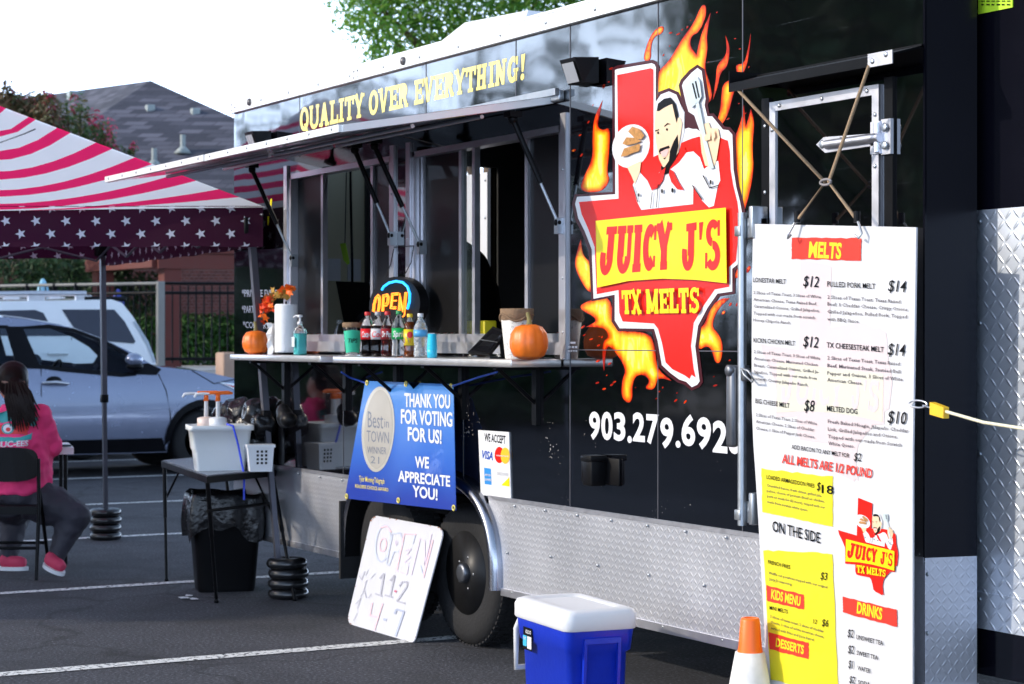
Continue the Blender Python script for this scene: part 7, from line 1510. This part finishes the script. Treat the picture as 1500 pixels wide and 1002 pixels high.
mb = MB(); loft(mb, [rring(tc_, .138, .10, .02, .002), rring(tc_, .164, .125, .025, .225), rring(tc_, .168, .128, .025, .232), rring(tc_, .186, .145, .03, .234), rring(tc_, .186, .145, .03, .262), rring(tc_, .174, .133, .025, .263), rring(tc_, .158, .118, .02, .12)]); obj('tub', mb, M('translucent_white_plastic', (.70, .72, .72), rough=.4, var=.05, scale=6), t)
for i, (dx, dy, lab) in enumerate(((-.075, .02, 'left pump dispenser with orange head in the white tub'), (-.012, -.03, 'right pump dispenser with orange head in the white tub'))):
    c = tc_+tx*dx+tyv*dy+up*.125; t2 = thing('pump_dispenser', lab, 'dispenser', c, 'pump dispensers in the tub')
    mb = MB(); mb.lathe([(.048, 0), (.050, .12), (.052, .14), (.052, .175), (.040, .18), (.012, .185)], c, 24); obj('jar', mb, M('peach_plastic', (.75, .58, .50), rough=.4) if i == 0 else m_white, t2)
    mb = MB(); mb.lathe([(.013, .18), (.011, .28), (.009, .30)], c, 12); hd = c+up*.315; mb.tube([hd+tx*-.02, hd+tx*-.09+up*.004, hd+tx*-.125+up*.0, hd+tx*-.135-up*.018], [.008, .008, .008, .006], 8); obj('nozzle', mb, m_white, t2)
    mb = MB(); mb.lathe([(.015, .275), (.013, .31), (.006, .318)], c, 12); mb.box(hd+Vector((-.001, -.001, 0)), hd+Vector((.001, .001, .001))); mb.tube([hd-tx*.05+up*.006, hd+tx*.06+up*.008, hd+tx*.085+up*.004], [.011, .012, .006], 8); obj('pump_head', mb, m_orange, t2)
pts = [tc_+tx*.03-tyv*.12+up*.27, tc_+tx*.06-tyv*.168+up*.262, tc_+tx*.09-tyv*.168+up*.15, tc_+tx*.115-tyv*.16+up*.02, tc_+tx*.12-tyv*.19-up*.02, tc_+tx*.12-tyv*.19-up*.16]
mb = MB(); mb.tube(pts, .006, 8); tag(obj('blue_cord', mb, M('bright_blue_cord', (.01, .05, .65), rough=.4), loc=pts[-1]), 'bright blue cord running out of the white tub and over the table edge', 'cord')
c = A(383, 672, 11.5); c.y = min(c.y, -.10); c.z = TZT; t = thing('white_basket', 'small white plastic basket with square holes on the table right of the tub', 'basket', c)
mb = MB(); bx = lambda a, b_, z: c+tx*a+tyv*b_+up*z
mb.hexa([bx(-.07, -.05, .002), bx(.055, -.05, .002), bx(.055, .06, .002), bx(-.07, .06, .002)], [bx(-.085, -.06, .15), bx(.065, -.06, .15), bx(.065, .07, .15), bx(-.085, .07, .15)]); mb.hexa([bx(-.09, -.067, .14), bx(.072, -.067, .14), bx(.072, .075, .14), bx(-.09, .075, .14)], [bx(-.09, -.067, .156), bx(.072, -.067, .156), bx(.072, .075, .156), bx(-.09, .075, .156)]); bs_ = obj('tub', mb, m_white, t)
mb = MB()
for i in range(3):
    for j in range(4): x_, z_ = -.035+.024*i, .045+.022*j; y_ = -.0515-.01*(z_/.15); mb.add([bx(x_, y_-.001, z_), bx(x_+.013, y_-.001, z_), bx(x_+.013, y_-.001, z_+.013), bx(x_, y_-.001, z_+.013)], [(0, 1, 2, 3)])
obj('holes', mb, m_black, bs_)
# black rubbish bag heaped on the table behind the tub
m_bag = M('black_bag', (.006, .006, .007), rough=.26, var=.2, spec=.45, bump=.5, bscale=20)
c = A(360, 640, 12.0); c.y = min(c.y, -.16); c.z = TZT; t = thing('rubbish_bag', 'shiny crumpled black rubbish bag heaped on the table behind the white tub', 'bag', c)
mb = MB()
for (px, py, r_) in ((332, 608, .075), (345, 606, .085), (362, 604, .09), (378, 606, .085), (352, 628, .10), (372, 630, .10), (390, 622, .075), (350, 655, .10), (375, 655, .10), (362, 672, .11)):
    p = A(px, py, 4.557/(.489+(px-750)/2942*.872)-.20+random.uniform(-.04, .03)); p.y = min(p.y, -.10); p.z = max(p.z, TZT+r_*.8); mb.ball(p, (r_, r_*.9, r_*random.uniform(.8, 1.1)))
solid('bag', mb, m_bag, t, .010, 2, .035, .06)
mb = MB(); e = A(393, 618, 11.80); e.y = min(e.y, -.03); mb.box(e+Vector((-.03, -.02, TZT-e.z)), e+Vector((.03, .0, .05)), 0, .01); mb.tube([e+Vector((-.03, -.03, .03)), e+Vector((.0, -.06, .03)), e+Vector((.02, -.06, .0)), e+Vector((.02, -.03, -.02))], .008, 6, 1); tag(obj('spray_bottle', mb, [m_white, m_black], loc=(e.x, e.y, TZT)), 'white plastic bottle against the tent leg behind the basket', 'bottle')
# ================================================================ bin
c = A(329, 495, 12.0); c.z = 0; t = thing('rubbish_bin', 'black rubbish bin with a black liner folded over its rim, under the folding table', 'bin', c)
mb = MB(); loft(mb, [rring(c, .165, .15, .05, .0), rring(c, .17, .155, .05, .02), rring(c, .208, .19, .06, .54), rring(c, .212, .195, .06, .55)]); obj('bin', mb, M('bin_black', (.010, .010, .012), rough=.45, var=.15), t)
mb = MB(); n_ = 48; rings = []
rim = lambda a, b_, z, wob, jag: [c+tx*(math.cos(q)*a*(1+wob*math.sin(7*q)+wob*.6*math.sin(13*q+1)))*(1/max(abs(math.cos(q)), abs(math.sin(q))))**.5+tyv*(math.sin(q)*b_*(1+wob*math.sin(7*q)+wob*.6*math.sin(13*q+1)))*(1/max(abs(math.cos(q)), abs(math.sin(q))))**.5+up*(z+jag*math.sin(3*q+.5)+jag*.5*math.sin(8*q)) for q in np.linspace(0, 2*math.pi, n_, endpoint=False)]
for a, z, w_, j in ((.16, .47, .02, 0), (.205, .575, .02, .006), (.222, .585, .03, .008), (.232, .56, .03, .012), (.238, .48, .05, .02), (.240, .42, .06, .03), (.232, .345, .07, .045)): rings.append(rim(a, a*.93, z, w_, j))
loft(mb, rings, 0, True, False); obj('liner', mb, m_bag, t)
# litter
c = G(272, 878); mb = MB()
for (dx, dy, r_) in ((0, 0, .04), (.07, .03, .03), (-.09, .05, .025)): mb.sheet([[(dx+r_*random.uniform(.5, 1.4)*math.cos(a), dy+r_*random.uniform(.5, 1.2)*math.sin(a)) for a in np.linspace(0, 5.6, 8)]], lambda u, v: c+Vector((u, v, .006+.02*abs(math.sin(u*40)*.3))))
tag(obj('litter', mb, m_paper, loc=c), 'torn white scraps of paper on the asphalt in front of the table', 'litter')
# ================================================================ small table behind the seated woman
ct_ = A(60, 652, 13.6); zt = ct_.z; t = thing('folding_table', 'pale topped folding table in front of the seated woman, half hidden by her', 'table', (ct_.x, ct_.y, 0))
LA = lambda px, D, z: Vector((*A(px, 495, D).xy, z))
cs = [LA(-90, 13.15, zt), LA(108, 13.3, zt), LA(100, 13.95, zt), LA(-90, 13.8, zt)]; mb = MB(); mb.hexa([p-up*.045 for p in cs], cs); obj('table_top', mb, m_white, t, fix=True)
for p in cs: q = p.lerp((cs[0]+cs[2])/2, .12); mb = MB(); mb.tube([q-up*.04, Vector((q.x, q.y, 0))], .014, 8); obj('leg', mb, m_blackm, t)
p = LA(84, 13.35, zt+.004); mb = MB(); mb.box(p+Vector((-.05, -.08, 0)), p+Vector((.05, .08, .012)), 0, .004); tag(obj('phone', mb, m_blackg, loc=p), 'black phone lying on the pale table beside the seated woman', 'phone')
# ================================================================ chair
D0 = 12.45
t = thing('folding_chair', 'black folding chair the woman in the pink hoodie is sitting on', 'chair', (*A(20, 495, 12.7).xy, 0))
mb = MB(); bp_ = []
for k in range(11):
    u = k/10; px = -34+u*92; py = 660+10*(abs(u-.5)*2)**5*1.6; bp_.append((px, py))
outl = [(-34, 706), (-36, 672), (-30, 660), (-18, 656), (12, 655), (40, 656.5), (52, 661), (57, 673), (57, 706)]
fB = lambda u, v, d: A(u, v, D0+d+.05*(1-((u-11)/47)**2))
mb.prism(smooth_poly(outl, 2)[:], fB, .03); obj('backrest', mb, m_black, t)
mb = MB(); q = [A(-38, 742, 12.5), A(57, 742, 12.5), A(62, 733, 12.93), A(-30, 733, 12.93)]; mb.hexa([p-up*.05 for p in q], [p-up*.0 for p in q]); obj('seat', mb, m_black, t, fix=True)
def foot(px, D): p = A(px, 495, D); return Vector((p.x, p.y, .0))
for pts in ([A(56, 672, D0+.01), A(57, 742, 12.47), foot(53, 12.42)], [A(-36, 672, D0+.01), A(-37, 742, 12.47), foot(-42, 12.42)], [A(58, 720, 12.52), foot(72, 12.98)], [A(-38, 720, 12.52), foot(-24, 12.98)]): mb = MB(); mb.tube(pts, .012, 8); obj('leg', mb, m_blackm, t)
mb = MB(); mb.tube([A(54, 803, 12.44), A(-41, 803, 12.44)], .010, 6); mb.tube([A(69, 795, 12.9), A(-27, 795, 12.9)], .010, 6); obj('stretcher', mb, m_blackm, t)
# ================================================================ seated woman, seen from behind
m_skin = M('skin', (.50, .25, .17), rough=.5, var=.06); m_hood = M('hoodie_pink', (.90, .05, .20), rough=.85, var=.10, scale=6, bump=.35, bscale=9); m_legg = M('leggings_charcoal', (.030, .028, .040), rough=.7, var=.2, scale=8, bump=.2, bscale=14)
m_hair = M('hair_dark_brown', (.022, .009, .007), rough=.45, var=.5, scale=50)
pw = thing('person', 'seated woman with dark ponytail, pink hoodie and dark leggings, her back turned', 'person', (*A(25, 495, 12.75).xy, 0))
a = lambda px, py, D=12.78: A(px, py, D)
mb = MB()
mb.ball(a(19, 563, 12.80), (.083, .095, .115)); mb.ball(a(21, 571, 12.86), (.066, .07, .085)); mb.tube([a(22, 582, 12.8), a(26, 606, 12.8)], [.055, .062], 12)
mb.ball(a(19, 562, 12.90), (.016, .03, .02)); mb.ball(a(39, 566, 12.8), (.012, .02, .03)); mb.ball(a(0, 566, 12.8), (.012, .02, .03))
mb.tube([a(28, 604), a(28, 640, 12.8), a(30, 690, 12.8), a(32, 725, 12.8)], [.11, .16, .17, .17], 14)
arms = [((58, 614), (72, 652, 12.86), (52, 660, 13.10)), ((-8, 614), (-22, 652, 12.86), (-4, 660, 13.10))]
for s_, e_, h_ in arms: mb.tube([a(*s_), a(*e_), a(*h_)], [.06, .05, .035], 10); hc = a(*h_); mb.ball(hc+tyv*.03, (.035, .04, .02))
def fingers(hc, sgn):
    for k in range(4): b0 = hc+tyv*.055+tx*(-.027+.018*k); L_ = (.05, .06, .056, .045)[k]; mb.tube([b0, b0+tyv*L_*.5+up*.006, b0+tyv*L_-up*.008], [.009, .0085, .007], 6)
    b0 = hc+tyv*.015-tx*.032*sgn; mb.tube([b0, b0-tx*.02*sgn+tyv*.022, b0-tx*.018*sgn+tyv*.046], [.011, .010, .008], 6)
for (s_, e_, h_), sg_ in zip(arms, (1, -1)): fingers(a(*h_), sg_)
legs = [[(48, 728, 12.8), (108, 757, 12.78), (86, 806, 12.74), (78, 824, 12.72)], [(12, 728, 12.8), (22, 752, 13.15), (14, 806, 13.0), (8, 822, 12.95)]]
for L_ in legs: mb.tube([a(*p) for p in L_], [.10, .07, .045, .035], 10)
solid('body', mb, m_skin, pw, .011, 5)
# hoodie: torso and sleeves
mb = MB()
mb.tube([a(29, 596), a(29, 612, 12.8), a(29, 640, 12.8), a(30, 672, 12.8), a(30, 700, 12.8), a(31, 722, 12.8)], [.075, .15, .185, .19, .19, .19], 20)
mb.ball(a(30, 648, 12.8), (.20, .16, .17)); mb.ball(a(31, 690, 12.8), (.205, .18, .14)); mb.ball(a(50, 620, 12.8), (.11, .10, .09)); mb.ball(a(8, 620, 12.8), (.11, .10, .09))
for s_, e_, h_ in arms: p1, p2_, p3 = a(*s_), a(*e_), a(*h_); mb.tube([p1, p1.lerp(p2_, .5), p2_, p2_.lerp(p3, .55)], [.085, .080, .070, .058], 14); mb.ball(p1, .088); mb.ball(p2_, .072)
mb.tube([a(8, 598, 12.76), a(26, 608, 12.70), a(48, 598, 12.76)], [.035, .05, .035], 10)
hd_ = solid('hoodie', mb, m_hood, pw, .011, 4, .05, .10, tex='CLOUDS')
for (y_, w_) in ((664, .012), (678, .014)): pass
# leggings
mb = MB(); mb.ball(a(30, 722, 12.82), (.20, .18, .12))
for L_, th_ in zip(legs, (.135, .13)): P3 = [a(*p) for p in L_]; mb.tube([P3[0], P3[0].lerp(P3[1], .5), P3[1], P3[1].lerp(P3[2], .35), P3[2], P3[3]], [th_+.01, th_-.005, .105, .088, .058, .052], 16); mb.ball(P3[1], .104)
solid('leggings', mb, m_legg, pw, .011, 4, .028, .09, tex='CLOUDS')
# shoes: the right one on its toe, the left one flat
def shoe(heel, toe, ankle, mt, nm):
    mb = MB(); d = (toe-heel); L_ = d.length
    mb.tube([heel, heel.lerp(toe, .3), heel.lerp(toe, .75), toe], [.036, .041, .041, .026], 12); mb.tube([ankle, heel.lerp(toe, .18)+up*.01], [.036, .043], 12)
    o = solid('shoe', mb, mt, pw, .008, 4); mb = MB(); s_ = d.cross(up).normalized(); u_ = s_.cross(d).normalized()
    pr = []
    for k in range(24): q = 2*math.pi*k/24; pr.append(heel.lerp(toe, .5)+d*.60*math.cos(q)+s_*.050*math.sin(q)*(1-.12*math.cos(q)))
    mb.hexa([p-u_*.052 for p in pr], [p-u_*.028 for p in pr]); obj('sole', mb, m_white, o, fix=True); return o
m_sh_ = M('shoe_pink', (.55, .04, .10), rough=.7, var=.2); m_shd2 = M('shoe_dark', (.03, .02, .03), rough=.7)
h_, t_ = a(70, 817, 12.70), a(93, 832, 12.62); h_.z = .105; t_.z = .055; shoe(h_, t_, a(78, 812, 12.70), m_sh_, 'r')
h_, t_ = a(2, 818, 12.95), a(38, 822, 12.93); h_.z = .055; t_.z = .055; sl = shoe(h_, t_, a(6, 812, 12.95), m_sh_, 'l')
# hair and ponytail
mb = MB(); mb.ball(a(19, 558, 12.775), (.094, .10, .115)); mb.ball(a(20, 566, 12.73), (.075, .06, .07)); mb.ball(a(19, 549, 12.80), (.09, .10, .09)); hr = solid('hair', mb, m_hair, pw, .009, 3)
mb = MB()
for k in range(120):
    u = random.uniform(-1, 1); p0 = a(21+u*12, 562+random.uniform(-3, 6), 12.66); p3 = a(34+u*22+random.uniform(-4, 4), 612+random.uniform(-14, 16)+6*(1-abs(u)), 12.60); p1 = p0.lerp(p3, .35)+tyv*-.03+tx*.012*u
    mb.tube([p0, p1, p0.lerp(p3, .7)-tyv*.012, p3], [.008, .009, .007, .002], 5)
obj('ponytail', mb, m_hair, hr)
mb = MB(); mb.tube([a(4, 559, 12.70), a(18, 563, 12.655), a(36, 560, 12.70)], .010, 8); obj('hair_tie', mb, M('hair_tie', (.20, .11, .08), rough=.6), hr)
bv = bvh_of(hd_); f = onto(bv); zp = Z(0, 520, .339)
m_teal = M('print_teal', (.05, .36, .36), rough=.7); m_pred = M('print_coral', (.72, .05, .05), rough=.7); m_pw = M('print_offwhite', (.75, .72, .76), rough=.7)
def dec(name, mat, polys, k):
    mb = MB(); g_ = onto(bv, .004+.0015*k)
    for p in polys:
        vs = [Vector(q) for q in p]; x0, x1 = min(v.x for v in vs), max(v.x for v in vs); y0, y1 = min(v.y for v in vs), max(v.y for v in vs)
        ex_ = [Vector((x, y)) for x in np.arange(x0, x1, 2.2) for y in np.arange(y0, y1, 2.2) if inside((x, y), p) and dist_poly((x, y), p) > .6]
        r = delaunay_2d_cdt(vs+ex_, [], [list(range(len(vs)))], 1, 1e-4); mb.add([g_(v[0], v[1]) for v in r[0]], r[2])
    return obj(name, mb, mat, hd_)
dec('print', m_teal, [zp((-60, 270), (30, 240), (75, 250), (60, 285), (-60, 310)), zp((105, 260), (165, 268), (150, 310), (110, 305)), zp((-60, 350), (90, 355), (140, 335), (135, 365), (60, 380), (-60, 378))], 0)
dec('print', m_pred, [zp((-60, 300), (130, 290), (120, 345), (-60, 350))], 1)
dec('print', m_teal, [zp(*arcq(33, 318, 27, 24))], 2); dec('print', m_pw, [zp(*arcq(33, 318, 20, 18))], 3); dec('print', MATS['print_coral'], [zp(*arcq(35, 322, 10, 9))], 4)
def dtext(s, q, k, m):
    mb = MB(); text(mb, s, zp(*q), onto(bv, .004+.0015*k), 0, .03, .05, 3); obj('lettering', mb, m, hd_)
dtext('BUC-EES', [(-20, 400), (122, 392), (122, 368), (-20, 374)], 3, m_pw)
# ================================================================ dark clothed person inside the right window
a2 = lambda px, py, y=.50: W(px, py, y)
pi_ = thing('person', 'person in black clothing standing inside the trailer behind the right serving window', 'person', (*a2(690, 420).xy, .72))
mb = MB()
mb.ball(a2(646, 338, .52), (.085, .10, .12)); mb.ball(a2(644, 346, .47), (.062, .07, .085)); mb.ball(a2(642, 344, .41), (.014, .02, .02)); mb.tube([a2(650, 350, .53), a2(668, 378, .54)], [.055, .06], 10)
mb.tube([a2(676, 385, .55), a2(682, 430, .55), a2(686, 480, .55), a2(688, 560, .55)], [.12, .16, .15, .15], 14)
hip_ = a2(688, 560, .55)
for dx in (-.09, .09): mb.tube([hip_+Vector((dx, 0, 0)), Vector((hip_.x+dx, hip_.y, .98)), Vector((hip_.x+dx, hip_.y+.02, .745))], [.10, .07, .05], 10)
sh1, sh2 = a2(696, 395, .58), a2(640, 395, .52)
for s_, sg_ in ((sh1, 1), (sh2, -1)):
    el = s_+Vector((.04*sg_, -.02, -.26)); ha_ = el+Vector((-.03*sg_, -.14, -.08)); mb.tube([s_, el, ha_], [.06, .05, .035], 10); mb.ball(ha_, (.035, .045, .02))
    for k in range(4): b0 = ha_+Vector((-.025+.017*k, -.035, 0)); mb.tube([b0, b0+Vector((0, -.03, .003)), b0+Vector((0, -.05, -.008))], [.009, .008, .007], 6)
    mb.tube([ha_+Vector((-.03*sg_, -.01, 0)), ha_+Vector((-.045*sg_, -.035, -.004)), ha_+Vector((-.04*sg_, -.055, -.006))], [.010, .009, .007], 6)
solid('body', mb, m_skin, pi_, .013, 4)
m_blk = M('black_cloth', (.006, .006, .007), rough=.9, var=.2)
mb = MB(); mb.tube([a2(664, 366, .55), a2(674, 388, .55), a2(682, 430, .55), a2(688, 490, .55), a2(690, 575, .55)], [.09, .15, .185, .19, .18], 16)
for s_, sg_ in ((sh1, 1), (sh2, -1)): el = s_+Vector((.04*sg_, -.02, -.26)); ha_ = el+Vector((-.03*sg_, -.14, -.08)); mb.tube([s_, el, el.lerp(ha_, .6)], [.085, .07, .055], 12); mb.ball(s_, .085)
solid('shirt', mb, m_blk, pi_, .014, 5)
mb = MB()
for dx in (-.09, .09): mb.tube([hip_+Vector((dx, 0, .05)), Vector((hip_.x+dx, hip_.y, .98)), Vector((hip_.x+dx, hip_.y+.02, .78))], [.125, .095, .075], 12)
solid('trousers', mb, m_blk, pi_, .014, 4)
mb = MB(); mb.ball(a2(647, 331, .54), (.097, .115, .11)); obj('cap', mb, m_blk, pi_)
print('p5 ok')
